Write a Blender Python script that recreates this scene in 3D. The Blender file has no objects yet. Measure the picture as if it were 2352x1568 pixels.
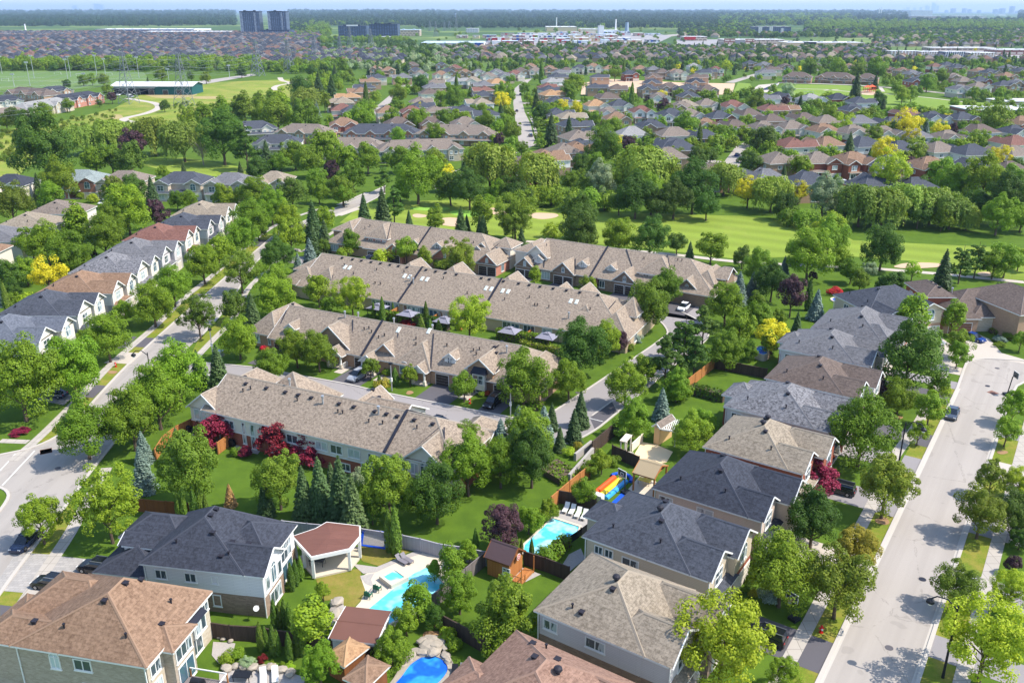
import bpy, math, random
import numpy as np
from mathutils import Vector, Matrix
rnd = random.Random(7)
SC = bpy.context.scene
COL = SC.collection
PI = math.pi
# ---------------------------------------------------------------- camera
CAM_H = 62.0
FPX, CXP, CYP, HOR = 2005.0, 1176.0, 784.0, 25.0
PITCH = math.atan((CYP - HOR) / FPX)
cam = bpy.data.cameras.new("camera")
camo = bpy.data.objects.new("camera", cam)
COL.objects.link(camo)
camo.location = (0, 0, CAM_H)
camo.rotation_euler = (PI / 2 - PITCH, 0, 0)
cam.sensor_width = 36.0
cam.lens = FPX / 2352 * 36
cam.clip_start = 1
cam.clip_end = 90000
SC.camera = camo
# ---------------------------------------------------------------- light
SUN_EL, SUN_AZ = math.radians(52), math.radians(97)      # azimuth clockwise from +Y
world = bpy.data.worlds.new("World")
SC.world = world
world.use_nodes = True
wn = world.node_tree.nodes; wl = world.node_tree.links
bg = wn["Background"]
sky = wn.new("ShaderNodeTexSky")
sky.sky_type = 'NISHITA'
sky.sun_disc = False
sky.sun_elevation = SUN_EL
sky.sun_rotation = SUN_AZ
sky.altitude = 200
sky.air_density = 1.0
sky.dust_density = .8
sky.ozone_density = 1.5
wl.new(sky.outputs[0], bg.inputs[0])
bg.inputs[1].default_value = 0.15
sl = bpy.data.lights.new("sun", 'SUN')
sl.energy = 3.2
sl.angle = math.radians(0.5)
sl.color = (1.0, 0.94, 0.84)
so = bpy.data.objects.new("sun", sl)
COL.objects.link(so)
so.rotation_euler = Vector((math.sin(SUN_AZ) * math.cos(SUN_EL), math.cos(SUN_AZ) * math.cos(SUN_EL), math.sin(SUN_EL))).to_track_quat('Z', 'Y').to_euler()
SC.view_settings.view_transform = 'Standard'
SC.view_settings.look = 'None'
SC.view_settings.exposure = 1.08
SC.view_settings.gamma = 1
SC.cycles.max_bounces = 5
SC.cycles.diffuse_bounces = 3
SC.cycles.glossy_bounces = 2
SC.cycles.transmission_bounces = 3
SC.cycles.transparent_max_bounces = 6
SC.cycles.volume_bounces = 0
SC.cycles.caustics_reflective = False
SC.cycles.caustics_refractive = False
# ---------------------------------------------------------------- survey helpers: a spot seen in the photo -> its point on the ground (metres)
_cp, _sp = math.cos(PITCH), math.sin(PITCH)
def ground_at(x, y, z=0.0):
    u = x - CXP; v = y - CYP
    t = (CAM_H - z) / (FPX * _sp + v * _cp)
    return (u * t, (FPX * _cp - v * _sp) * t)
TILE = {1: (0, 1100), 2: (825, 1100), 3: (1650, 1100), 4: (0, 550), 5: (825, 550), 6: (1650, 550), 7: (0, 0), 8: (825, 0), 9: (1650, 0)}
ZT = {'Z1': (450, 850, 450 / 2352), 'Z2': (850, 900, 400 / 2240), 'Z3': (600, 720, 400 / 2240), 'Z4': (1000, 750, 400 / 2240),
      'Z5': (680, 500, 600 / 2352), 'Z6': (1230, 560, 600 / 2352), 'Z7': (1500, 950, 600 / 2352), 'Z8': (680, 1240, 500 / 1836)}
def pix(t, x, y):
    if t in ZT:
        a, b, s = ZT[t]
    else:
        a, b = TILE[t]; s = 850 / 2351
    return ((a + x * s) * .9408, (b + y * s) * .9408)
def P(t, x, y, z=0.0):
    return ground_at(*pix(t, x, y), z)
def frame(o, ang, x, y):
    a = math.radians(ang)
    return (o[0] + math.cos(a) * x + math.sin(a) * y, o[1] - math.sin(a) * x + math.cos(a) * y)
def RF(x, y):
    return frame((0, 0), 33.8, x, y)
# ---------------------------------------------------------------- objects
def tag(o, label=None, cat=None, group=None, kind=None):
    if label: o["label"] = label
    if cat: o["category"] = cat
    if group: o["group"] = group
    if kind: o["kind"] = kind
    return o
def empty(name, loc, ang=0.0):
    o = bpy.data.objects.new(name, None)
    o.empty_display_size = 0.5
    COL.objects.link(o)
    o.location = (loc[0], loc[1], loc[2] if len(loc) > 2 else 0)
    o.rotation_euler = (0, 0, -math.radians(ang))
    return o
def thing(name, label, cat, loc, ang=0.0, group=None):
    return tag(empty(name, loc, ang), label, cat, group)
def link_mesh(name, me, parent=None, loc=None, rotz=None):
    o = bpy.data.objects.new(name, me)
    COL.objects.link(o)
    if parent: o.parent = parent
    if loc is not None: o.location = loc
    if rotz is not None: o.rotation_euler = (0, 0, rotz)
    return o
KIDS = {}
def copy_tree(o, parent=None):
    c = o.copy()
    COL.objects.link(c)
    if parent: c.parent = parent
    for ch in list(o.children):
        copy_tree(ch, c)
    return c
class MB:
    """collects faces with metre-scaled UVs and a material per face"""
    def __init__(s):
        s.v = []; s.f = []; s.m = []; s.uv = []; s.mats = []
    def mi(s, mat):
        if mat not in s.mats: s.mats.append(mat)
        return s.mats.index(mat)
    def face(s, pts, mat, ref=None):
        pts = [Vector(p) for p in pts]
        n = Vector((0, 0, 0))
        for i in range(len(pts)):
            a, b = pts[i], pts[(i + 1) % len(pts)]
            n += Vector(((a.y - b.y) * (a.z + b.z), (a.z - b.z) * (a.x + b.x), (a.x - b.x) * (a.y + b.y)))
        if n.length < 1e-9: return
        n.normalize()
        if abs(n.z) > .985:
            h = Vector((1, 0, 0)); w = Vector((0, 1, 0))
        else:
            h = Vector((0, 0, 1)).cross(n).normalized(); w = n.cross(h)
        b = len(s.v)
        s.v += [tuple(p) for p in pts]
        s.f.append(tuple(range(b, b + len(pts))))
        s.m.append(s.mi(mat))
        s.uv += [(p.dot(h), p.dot(w)) for p in pts]
    def box(s, x0, x1, y0, y1, z0, z1, mat, top=True, bottom=False):
        p = [(x0, y0, z0), (x1, y0, z0), (x1, y1, z0), (x0, y1, z0), (x0, y0, z1), (x1, y0, z1), (x1, y1, z1), (x0, y1, z1)]
        for q in ((0, 1, 5, 4), (1, 2, 6, 5), (2, 3, 7, 6), (3, 0, 4, 7)):
            s.face([p[i] for i in q], mat)
        if top: s.face([p[i] for i in (4, 5, 6, 7)], mat)
        if bottom: s.face([p[i] for i in (3, 2, 1, 0)], mat)
    def bar(s, a, b, w, mat, h=None, up=(0, 0, 1)):
        """a square bar from a to b"""
        a, b = Vector(a), Vector(b); d = (b - a)
        if d.length < 1e-6: return
        d.normalize(); up = Vector(up)
        if abs(d.dot(up)) > .95: up = Vector((1, 0, 0))
        r = d.cross(up).normalized(); u = r.cross(d)
        h = w if h is None else h
        q = [r * (-w / 2) + u * (-h / 2), r * (w / 2) + u * (-h / 2), r * (w / 2) + u * (h / 2), r * (-w / 2) + u * (h / 2)]
        A = [a + k for k in q]; B = [b + k for k in q]
        for i in range(4):
            j = (i + 1) % 4
            s.face([A[i], A[j], B[j], B[i]], mat)
        s.face([A[3], A[2], A[1], A[0]], mat); s.face(B, mat)
    def tube(s, pts, rad, mat, n=8, cap=True):
        """round tube through pts, radius per point"""
        if not hasattr(rad, '__len__'): rad = [rad] * len(pts)
        rings = []
        P_ = [Vector(p) for p in pts]
        for i, p in enumerate(P_):
            d = (P_[min(i + 1, len(P_) - 1)] - P_[max(i - 1, 0)]).normalized()
            up = Vector((0, 0, 1)) if abs(d.z) < .9 else Vector((1, 0, 0))
            r = d.cross(up).normalized(); u = r.cross(d)
            rings.append([p + (r * math.cos(2 * PI * k / n) + u * math.sin(2 * PI * k / n)) * rad[i] for k in range(n)])
        for A, B in zip(rings, rings[1:]):
            for k in range(n):
                j = (k + 1) % n
                s.face([A[k], B[k], B[j], A[j]], mat)
        if cap:
            s.face(rings[0], mat); s.face(rings[-1][::-1], mat)
    def prism(s, poly, z0, z1, mat, topmat=None, bottom=False):
        n = len(poly)
        for i in range(n):
            a, b = poly[i], poly[(i + 1) % n]
            s.face([(a[0], a[1], z0), (b[0], b[1], z0), (b[0], b[1], z1), (a[0], a[1], z1)], mat)
        s.face([(q[0], q[1], z1) for q in poly], topmat or mat)
        if bottom: s.face([(q[0], q[1], z0) for q in poly][::-1], mat)
    def mesh(s, name, smooth=False):
        me = bpy.data.meshes.new(name)
        me.from_pydata(s.v, [], s.f)
        for m in s.mats: me.materials.append(m)
        me.polygons.foreach_set("material_index", s.m)
        uvl = me.uv_layers.new(name="uv")
        uvl.data.foreach_set("uv", [c for p in s.uv for c in p])
        if smooth: me.polygons.foreach_set("use_smooth", [True] * len(s.f))
        me.update()
        return me
    def build(s, name, parent=None, loc=None, rotz=None, smooth=False):
        return link_mesh(name, s.mesh(name, smooth), parent, loc, rotz)
def ccw(poly):
    a = sum(poly[i][0] * poly[(i + 1) % len(poly)][1] - poly[(i + 1) % len(poly)][0] * poly[i][1] for i in range(len(poly)))
    return poly if a > 0 else poly[::-1]
# ---------------------------------------------------------------- materials
def S(*c):      # sRGB 0-255 -> linear
    r = []
    for x in c:
        x /= 255.0
        r.append(x / 12.92 if x <= .04045 else ((x + .055) / 1.055) ** 2.4)
    return (r[0], r[1], r[2], 1)
class NT:
    def __init__(s, name):
        s.mat = bpy.data.materials.new(name); s.mat.use_nodes = True
        s.t = s.mat.node_tree; s.n = s.t.nodes; s.l = s.t.links
        s.b = s.n["Principled BSDF"]
        s.b.inputs["Specular IOR Level"].default_value = .3
    def node(s, k, **kw):
        x = s.n.new(k)
        for a, v in kw.items():
            if isinstance(v, tuple) and a in ('data_type',): pass
            setattr(x, a, v)
        return x
    def val(s, x, name, v):
        if hasattr(v, 'is_linked') or isinstance(v, bpy.types.NodeSocket): s.l.new(v, x.inputs[name])
        else: x.inputs[name].default_value = v
        return x
    def tc(s, out="Object", scale=(1, 1, 1)):
        c = s.node("ShaderNodeTexCoord"); m = s.node("ShaderNodeMapping")
        s.l.new(c.outputs[out], m.inputs[0]); m.inputs["Scale"].default_value = scale
        return m.outputs[0]
    def noise(s, vec, scale, detail=4, rough=.6):
        x = s.node("ShaderNodeTexNoise"); s.l.new(vec, x.inputs["Vector"])
        x.inputs["Scale"].default_value = scale; x.inputs["Detail"].default_value = detail; x.inputs["Roughness"].default_value = rough
        return x.outputs[0]
    def ramp(s, f, stops, interp='LINEAR'):
        x = s.node("ShaderNodeValToRGB"); s.l.new(f, x.inputs[0]); x.color_ramp.interpolation = interp
        e = x.color_ramp.elements
        while len(e) < len(stops): e.new(.5)
        for i, (p, c) in enumerate(stops):
            e[i].position = p; e[i].color = c
        return x.outputs[0]
    def mix(s, f, a, b, blend='MIX'):
        x = s.node("ShaderNodeMix", data_type='RGBA', blend_type=blend)
        for k, v in ((0, f), (6, a), (7, b)):
            if isinstance(v, bpy.types.NodeSocket): s.l.new(v, x.inputs[k])
            else: x.inputs[k].default_value = v
        return x.outputs[2]
    def math(s, op, a, b=0.0):
        x = s.node("ShaderNodeMath", operation=op)
        for k, v in ((0, a), (1, b)):
            if isinstance(v, bpy.types.NodeSocket): s.l.new(v, x.inputs[k])
            else: x.inputs[k].default_value = v
        return x.outputs[0]
    def out(s, col, rough=.8, bump=None, bstr=.3, bdist=.05, metal=0, spec=None):
        if isinstance(col, bpy.types.NodeSocket): s.l.new(col, s.b.inputs["Base Color"])
        else: s.b.inputs["Base Color"].default_value = col
        if isinstance(rough, bpy.types.NodeSocket): s.l.new(rough, s.b.inputs["Roughness"])
        else: s.b.inputs["Roughness"].default_value = rough
        s.b.inputs["Metallic"].default_value = metal
        if spec is not None: s.b.inputs["Specular IOR Level"].default_value = spec
        if bump is not None:
            bm = s.node("ShaderNodeBump"); s.l.new(bump, bm.inputs["Height"]); bm.inputs["Strength"].default_value = bstr; bm.inputs["Distance"].default_value = bdist
            s.l.new(bm.outputs[0], s.b.inputs["Normal"])
        return s.mat
def scl(c, k): return (min(1, c[0] * k), min(1, c[1] * k), min(1, c[2] * k), 1)
def m_plain(name, c, rough=.7, var=.12, scale=2.0, metal=0, spec=.3):
    t = NT(name); v = t.tc("Object")
    col = t.mix(t.noise(v, scale, 3), scl(c, 1 - var), scl(c, 1 + var))
    return t.out(col, rough, metal=metal, spec=spec)
def m_shingle(name, c1, c2, rh=.3, bw=.55, streak=.3):
    """asphalt shingle: staggered tabs of two tones, granule noise and broad weathering"""
    t = NT(name); uv = t.tc("UV")
    br = t.node("ShaderNodeTexBrick"); t.l.new(uv, br.inputs["Vector"])
    br.inputs["Scale"].default_value = 1; br.inputs["Brick Width"].default_value = bw; br.inputs["Row Height"].default_value = rh
    br.inputs["Mortar Size"].default_value = .022; br.inputs["Mortar Smooth"].default_value = .5; br.inputs["Bias"].default_value = -.1
    br.inputs["Color1"].default_value = c1; br.inputs["Color2"].default_value = c2; br.inputs["Mortar"].default_value = scl(c1, .5)
    br.inputs["Color1"].default_value = scl(c1, .85); br.inputs["Color2"].default_value = scl(c2, 1.08)
    n = t.noise(uv, 2.6, 5, .8)
    col = t.mix(t.ramp(n, [(.42, (0, 0, 0, 1)), (.6, (.75, .75, .75, 1))]), br.outputs[0], scl(c2, 1.35))
    col = t.mix(t.ramp(t.noise(uv, 1.9, 4, .85), [(.5, (0, 0, 0, 1)), (.66, (.6, .6, .6, 1))]), col, scl(c1, .6))
    w = t.noise(t.tc("Object", (.25, .25, .25)), 1, 3)
    col = t.mix(streak, col, t.mix(w, scl(c1, .7), scl(c2, 1.3)))
    return t.out(col, .92, bump=br.outputs[1], bstr=.25, bdist=.02, spec=.2)
def m_brick(name, c1, c2, mortar, rh=.11, bw=.32):
    t = NT(name); uv = t.tc("UV")
    br = t.node("ShaderNodeTexBrick"); t.l.new(uv, br.inputs["Vector"])
    br.inputs["Scale"].default_value = 1; br.inputs["Brick Width"].default_value = bw; br.inputs["Row Height"].default_value = rh
    br.inputs["Mortar Size"].default_value = .012; br.inputs["Color1"].default_value = c1; br.inputs["Color2"].default_value = c2; br.inputs["Mortar"].default_value = mortar
    n = t.noise(t.tc("UV", (.6, 2.4, 1)), 1.2, 4, .7)
    col = t.mix(t.ramp(n, [(.4, (0, 0, 0, 1)), (.7, (.6, .6, .6, 1))]), br.outputs[0], scl(c1, .72))
    return t.out(col, .9)
def m_siding(name, c, rh=.2):
    t = NT(name); uv = t.tc("UV")
    br = t.node("ShaderNodeTexBrick"); t.l.new(uv, br.inputs["Vector"])
    br.inputs["Scale"].default_value = 1; br.inputs["Brick Width"].default_value = 3.6; br.inputs["Row Height"].default_value = rh
    br.inputs["Mortar Size"].default_value = .014; br.inputs["Mortar Smooth"].default_value = .6
    br.inputs["Color1"].default_value = c; br.inputs["Color2"].default_value = scl(c, .95); br.inputs["Mortar"].default_value = scl(c, .62)
    n = t.noise(uv, .5, 3)
    return t.out(t.mix(.12, br.outputs[0], t.mix(n, scl(c, .75), scl(c, 1.1))), .6)
def m_asphalt(name, c, tone=.2, crack=True, joints=None, lane=None):
    t = NT(name); v = t.tc("Object")
    a = t.noise(v, .12, 5, .6); b = t.noise(v, 9, 3, .8)
    col = t.mix(a, scl(c, 1 - tone), scl(c, 1 + tone * .6))
    col = t.mix(.35, col, t.mix(b, scl(c, .72), scl(c, 1.25)))
    if lane is not None:      # tyre-polished bands along the street, tar patches
        cc = t.node("ShaderNodeTexCoord"); m1 = t.node("ShaderNodeMapping"); t.l.new(cc.outputs["Object"], m1.inputs[0]); m1.inputs["Rotation"].default_value = (0, 0, lane)
        m2 = t.node("ShaderNodeMapping"); t.l.new(m1.outputs[0], m2.inputs[0]); m2.inputs["Scale"].default_value = (.55, .012, 1)
        col = t.mix(t.ramp(t.noise(m2.outputs[0], 1, 3), [(.4, (0, 0, 0, 1)), (.62, (.55, .55, .55, 1))]), col, scl(c, .8))
        pt = t.ramp(t.noise(v, .33, 2, .4), [(.66, (0, 0, 0, 1)), (.675, (.5, .5, .5, 1))])
        col = t.mix(pt, col, scl(c, .72))
        sp = t.ramp(t.noise(v, 1.7, 2, .5), [(.72, (0, 0, 0, 1)), (.78, (.6, .6, .6, 1))])
        col = t.mix(sp, col, scl(c, .6))
    if crack:
        vo = t.node("ShaderNodeTexVoronoi", feature='DISTANCE_TO_EDGE'); t.l.new(v, vo.inputs["Vector"]); vo.inputs["Scale"].default_value = .09; vo.inputs["Randomness"].default_value = 1
        vn = t.noise(v, .5, 5, .7)
        k = t.math('ADD', vo.outputs[0], t.math('MULTIPLY', t.math('SUBTRACT', vn, .5), .12))
        line = t.ramp(t.math('ABSOLUTE', k), [(0, (1, 1, 1, 1)), (.006, (0, 0, 0, 1))])
        col = t.mix(t.math('MULTIPLY', line, .5), col, scl(c, .45))
    if joints:
        mp = t.tc("UV")
        br = t.node("ShaderNodeTexBrick"); t.l.new(mp, br.inputs["Vector"]); br.offset = 0
        br.inputs["Scale"].default_value = 1; br.inputs["Brick Width"].default_value = joints; br.inputs["Row Height"].default_value = joints
        br.inputs["Mortar Size"].default_value = .04; br.inputs["Color1"].default_value = (1, 1, 1, 1); br.inputs["Color2"].default_value = (.92, .92, .92, 1); br.inputs["Mortar"].default_value = (.62, .62, .62, 1)
        col = t.mix(1.0, col, br.outputs[0], 'MULTIPLY')
    return t.out(col, .9, spec=.2)
def m_grass(name, c1, c2, c3, s1=.35, stripes=None, dry=.5):
    """two greens plus a dry tone, blade noise and optional mowing stripes"""
    t = NT(name); v = t.tc("Object")
    a = t.noise(v, s1 * .35, 5, .65); b = t.noise(v, 6, 4, .75); d = t.noise(v, s1, 6, .7)
    col = t.mix(t.ramp(a, [(.35, (0, 0, 0, 1)), (.65, (1, 1, 1, 1))]), c1, c2)
    col = t.mix(t.ramp(d, [(dry, (0, 0, 0, 1)), (dry + .2, (1, 1, 1, 1))]), col, c3)
    e = t.noise(v, 1.3, 5, .8)
    col = t.mix(.42, col, t.mix(t.ramp(b, [(.3, (0, 0, 0, 1)), (.7, (1, 1, 1, 1))]), scl(c1, .5), scl(c2, 1.4)))
    col = t.mix(t.ramp(e, [(.45, (0, 0, 0, 1)), (.75, (.55, .55, .55, 1))]), col, scl(c3, .85))
    if stripes:
        ang, wd = stripes
        m = t.node("ShaderNodeMapping"); c = t.node("ShaderNodeTexCoord"); t.l.new(c.outputs["Object"], m.inputs[0]); m.inputs["Rotation"].default_value = (0, 0, ang)
        w = t.node("ShaderNodeTexWave"); t.l.new(m.outputs[0], w.inputs[0]); w.inputs["Scale"].default_value = wd; w.inputs["Distortion"].default_value = 6; w.inputs["Detail"].default_value = 1; w.inputs["Detail Scale"].default_value = .25
        col = t.mix(t.math('MULTIPLY', w.outputs[1], .28), col, scl(c2, 1.5))
    return t.out(col, .95, spec=.12)
def m_leaf(name, c1, c2, c3=None, trans=.3, hue=.035):
    """leaf clumps: tone per clump, tone per tree, some light passing through"""
    t = NT(name)
    g = t.node("ShaderNodeNewGeometry"); oi = t.node("ShaderNodeObjectInfo")
    col = t.mix(g.outputs["Random Per Island"], c1, c2)
    if c3: col = t.mix(t.ramp(oi.outputs["Random"], [(.3, (0, 0, 0, 1)), (1, (.8, .8, .8, 1))]), col, c3)
    hs = t.node("ShaderNodeHueSaturation"); t.l.new(col, hs.inputs["Color"])
    r2 = t.node("ShaderNodeTexWhiteNoise", noise_dimensions='1D'); t.l.new(oi.outputs["Random"], r2.inputs["W"])
    t.l.new(t.math('ADD', t.math('MULTIPLY', r2.outputs[0], .5), .75), hs.inputs["Value"])
    t.l.new(t.math('ADD', t.math('MULTIPLY', oi.outputs["Random"], hue), (.5 - hue * .5)), hs.inputs["Hue"])
    cc = hs.outputs[0]
    t.out(cc, .6, spec=.25)
    tr = t.node("ShaderNodeBsdfTranslucent"); t.l.new(t.mix(1.0, cc, (1.25, 1.3, .5, 1), 'MULTIPLY'), tr.inputs[0])
    ms = t.node("ShaderNodeMixShader"); ms.inputs[0].default_value = trans
    t.l.new(t.b.outputs[0], ms.inputs[1]); t.l.new(tr.outputs[0], ms.inputs[2])
    t.l.new(ms.outputs[0], t.n["Material Output"].inputs[0])
    return t.mat
def m_glass(name, c=(.05, .075, .09, 1), curtain=(.42, .48, .5, 1)):
    t = NT(name); oi = t.node("ShaderNodeObjectInfo")
    v = t.tc("Object", (1.6, 1.6, .35))
    n = t.noise(v, 1.2, 2)
    f = t.ramp(t.math('ADD', n, t.math('MULTIPLY', t.math('SUBTRACT', oi.outputs["Random"], .5), .5)), [(.5, (0, 0, 0, 1)), (.56, (1, 1, 1, 1))])
    return t.out(t.mix(f, c, curtain), .08, spec=.9)
def m_water(name, c1, c2, caustic=.5):
    t = NT(name); v = t.tc("Object")
    vo = t.node("ShaderNodeTexVoronoi", feature='SMOOTH_F1'); t.l.new(v, vo.inputs["Vector"]); vo.inputs["Scale"].default_value = 2.2
    n = t.noise(v, .35, 2)
    col = t.mix(t.ramp(n, [(.46, (0, 0, 0, 1)), (.54, (1, 1, 1, 1))]), c1, c2)
    col = t.mix(t.math('MULTIPLY', t.ramp(vo.outputs[0], [(.2, (0, 0, 0, 1)), (.75, (1, 1, 1, 1))]), caustic), col, scl(c1, 1.35))  # lighter cells paint caustic light into the water colour
    return t.out(col, .06, bump=t.noise(v, 3, 3), bstr=.15, bdist=.05, spec=.5)
M = {}
M['trim'] = m_plain('white_trim', S(222, 221, 216), .5, .03)
M['cream'] = m_plain('cream_trim', S(226, 214, 196), .6, .04)
M['glass'] = m_glass('window_glass')
M['glass2'] = m_glass('window_glass_blue', (.06, .12, .16, 1), (.5, .58, .6, 1))
M['gar_dark'] = m_plain('garage_door_dark', S(62, 54, 52), .6, .08)
M['gar_light'] = m_plain('garage_door_light', S(205, 195, 182), .6, .05)
M['gar_brown'] = m_plain('garage_door_brown', S(120, 84, 62), .6, .08)
M['door'] = m_plain('front_door_paint', S(58, 46, 44), .5, .08)
M['black'] = m_plain('black_metal', S(28, 30, 36), .5, .1)
M['vent'] = m_plain('vent_plastic', S(38, 36, 44), .6, .1)
M['flue'] = m_plain('flue_metal', S(190, 192, 196), .35, .05, metal=.6)
M['flash'] = m_plain('dark_flashing', S(36, 38, 50), .6, .15)
M['concrete'] = m_asphalt('concrete_pale', S(182, 172, 160), .12, False)
M['side'] = m_asphalt('sidewalk_concrete', S(176, 168, 158), .12, False, joints=1.5)
M['kerb'] = m_asphalt('kerb_concrete', S(182, 175, 166), .12, False)
M['road'] = m_asphalt('road_asphalt', S(164, 156, 148), .14, lane=math.radians(33.8))
M['road2'] = m_asphalt('left_road_asphalt', S(160, 153, 146), .14, lane=0.0)
M['lane'] = m_asphalt('lane_asphalt', S(146, 140, 138), .15)
M['drive'] = m_asphalt('driveway_asphalt', S(92, 89, 93), .22, False)
M['drive2'] = m_asphalt('driveway_worn', S(140, 135, 135), .15, False)
M['paver'] = m_brick('interlock_paving', S(170, 164, 158), S(152, 148, 144), S(112, 108, 104), .45, .6)
M['wood'] = m_brick('cedar_board', S(190, 128, 72), S(166, 106, 56), S(96, 62, 36), 3, .16)
M['woodgrey'] = m_brick('weathered_board', S(132, 122, 120), S(108, 100, 98), S(66, 60, 58), 3, .16)
M['wooddark'] = m_brick('dark_board', S(84, 68, 58), S(66, 54, 46), S(34, 28, 26), 3, .16)
M['woodbrown'] = m_brick('brown_board', S(140, 88, 50), S(120, 74, 44), S(70, 44, 28), 3, .16)
M['woodwhite'] = m_brick('pale_board', S(172, 170, 176), S(154, 152, 158), S(104, 102, 108), 3, .16)
M['bark'] = m_plain('bark', S(92, 78, 66), .95, .25, 6)
M['barkpale'] = m_plain('pale_bark', S(150, 138, 124), .95, .2, 6)
M['stone'] = m_plain('armour_stone', S(158, 148, 134), .9, .3, 2.5)
M['mulch'] = m_plain('mulch', S(110, 78, 60), .95, .25, 5)
M['pebble'] = m_plain('pebbles', S(164, 158, 152), .9, .35, 9)
M['sand'] = m_plain('bunker_sand', S(192, 164, 136), .95, .06, .4)
M['red'] = m_plain('red_paint', S(190, 26, 22), .4, .05)
M['roofmetal'] = m_plain('brown_metal_roof', S(84, 66, 66), .5, .08)
# roofs: dark tone / light tone
RC = {
 'taupe': (S(98, 88, 80), S(130, 118, 108)), 'tan': (S(112, 102, 88), S(148, 136, 120)), 'brown': (S(106, 82, 65), S(138, 112, 92)),
 'red': (S(96, 66, 60), S(126, 90, 80)), 'slate': (S(54, 57, 64), S(77, 80, 89)), 'dark': (S(44, 47, 55), S(63, 66, 76)),
 'grey': (S(84, 83, 86), S(114, 113, 116)), 'pale': (S(118, 116, 116), S(146, 144, 142)), 'orange': (S(136, 104, 76), S(168, 134, 100)),
 'mocha': (S(82, 71, 65), S(108, 95, 88)), 'rust': (S(112, 85, 73), S(142, 114, 99)), 'bluegrey': (S(74, 78, 88), S(102, 106, 116)), 'teal': (S(104, 112, 110), S(134, 143, 141)), 'maroon': (S(92, 68, 60), S(120, 92, 82))}
RM = {k: m_shingle('shingle_' + k, a, b) for k, (a, b) in RC.items()}
RM['town'] = m_shingle('shingle_townhouse', S(112, 99, 87), S(152, 137, 121), .3, .38, .25)
RM['greyspot'] = m_shingle('shingle_spotted_grey', S(72, 71, 75), S(126, 125, 128), .34, .42, .1)
CAPM = {k: m_plain('ridge_cap_' + k, scl(RC[k][1], 1.0), .9, .1) for k in RC}
CAPM['town'] = m_plain('ridge_cap_town', S(146, 135, 122), .9, .1); CAPM['greyspot'] = CAPM['grey']
WM = {
 'greybrick': m_brick('grey_brick', S(178, 164, 146), S(152, 138, 120), S(176, 166, 152), .16, .4),
 'stonebrick': m_brick('buff_stone_brick', S(198, 186, 166), S(176, 160, 138), S(186, 176, 160), .16, .4),
 'redbrick': m_brick('red_brick', S(158, 88, 66), S(138, 72, 54), S(150, 110, 94)),
 'pinkbrick': m_brick('pink_brick', S(192, 128, 108), S(172, 108, 90), S(186, 146, 130)),
 'buffbrick': m_brick('buff_brick', S(180, 146, 118), S(160, 128, 104), S(170, 148, 130)),
 'brownbrick': m_brick('brown_brick', S(156, 132, 112), S(130, 108, 92), S(152, 134, 118), .16, .4),
 'siding': m_siding('pale_siding', S(206, 200, 200)), 'beige': m_siding('beige_siding', S(202, 186, 162)), 'whitesiding': m_siding('white_siding', S(226, 222, 220)),
 'pinksiding': m_siding('blush_siding', S(208, 188, 172)), 'stucco': m_plain('cream_stucco', S(218, 210, 196), .85, .05), 'greystucco': m_plain('grey_stucco', S(170, 164, 160), .85, .05),
 'townbeige': m_siding('town_beige_siding', S(190, 170, 142)), 'tanwall': m_plain('tan_stucco', S(212, 176, 128), .85, .06)}
# ================================================================ SETTING
GR = {
 'lawn': m_grass('lawn_grass', S(78, 98, 26), S(100, 118, 34), S(136, 128, 56), dry=.5),
 'verge': m_grass('verge_grass', S(88, 112, 32), S(114, 126, 40), S(150, 132, 68), dry=.45),
 'golf': m_grass('fairway_grass', S(98, 118, 40), S(124, 142, 52), S(148, 150, 74), .05, (math.radians(118), .035), .56),
 'green': m_grass('putting_green', S(128, 172, 66), S(136, 178, 72), S(140, 180, 80), .3),
 'meadow': m_grass('meadow_grass', S(84, 114, 34), S(124, 142, 46), S(164, 150, 84), .05, dry=.43),
 'park': m_grass('park_grass', S(100, 130, 44), S(118, 142, 54), S(142, 144, 76), .1, dry=.55),
 'dryyard': m_grass('dry_yard_grass', S(126, 116, 52), S(104, 116, 38), S(150, 128, 74), .5, dry=.42),
 'field': m_grass('sports_turf', S(88, 114, 62), S(98, 124, 66), S(118, 132, 76), .02),
}
def far_ground():
    t = NT('countryside'); v = t.tc("Object")
    a = t.noise(v, .0016, 4, .6); b = t.noise(v, .02, 5, .7); c = t.noise(v, .3, 4, .7); w = t.noise(v, 5, 3, .75)
    near = t.mix(t.ramp(c, [(.35, (0, 0, 0, 1)), (.65, (1, 1, 1, 1))]), S(64, 90, 26), S(86, 112, 32))
    near = t.mix(.35, near, t.mix(w, S(48, 70, 22), S(104, 128, 44)))
    far = t.mix(t.ramp(a, [(.5, (0, 0, 0, 1)), (.6, (1, 1, 1, 1))], 'LINEAR'), S(60, 84, 44), S(128, 142, 78))
    far = t.mix(t.ramp(b, [(.4, (0, 0, 0, 1)), (.7, (1, 1, 1, 1))]), far, S(78, 104, 52))
    x = t.node("ShaderNodeSeparateXYZ"); t.l.new(v, x.inputs[0])
    f = t.ramp(t.math('DIVIDE', x.outputs[1], 3000), [(.3, (0, 0, 0, 1)), (.5, (1, 1, 1, 1))])
    return t.out(t.mix(f, near, far), .95, spec=.1)
def structure(o, kind='structure'):
    o["kind"] = kind
    return o
def sheet(name, poly, z, mat):
    """a flat sheet; poly in metres"""
    m = MB(); m.face([(x, y, z) for x, y in ccw(poly)], mat)
    return structure(m.build(name))
def sheets(name, polys, z, mat):
    m = MB()
    for p in polys: m.face([(x, y, z) for x, y in ccw(p)], mat)
    return structure(m.build(name))
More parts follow.
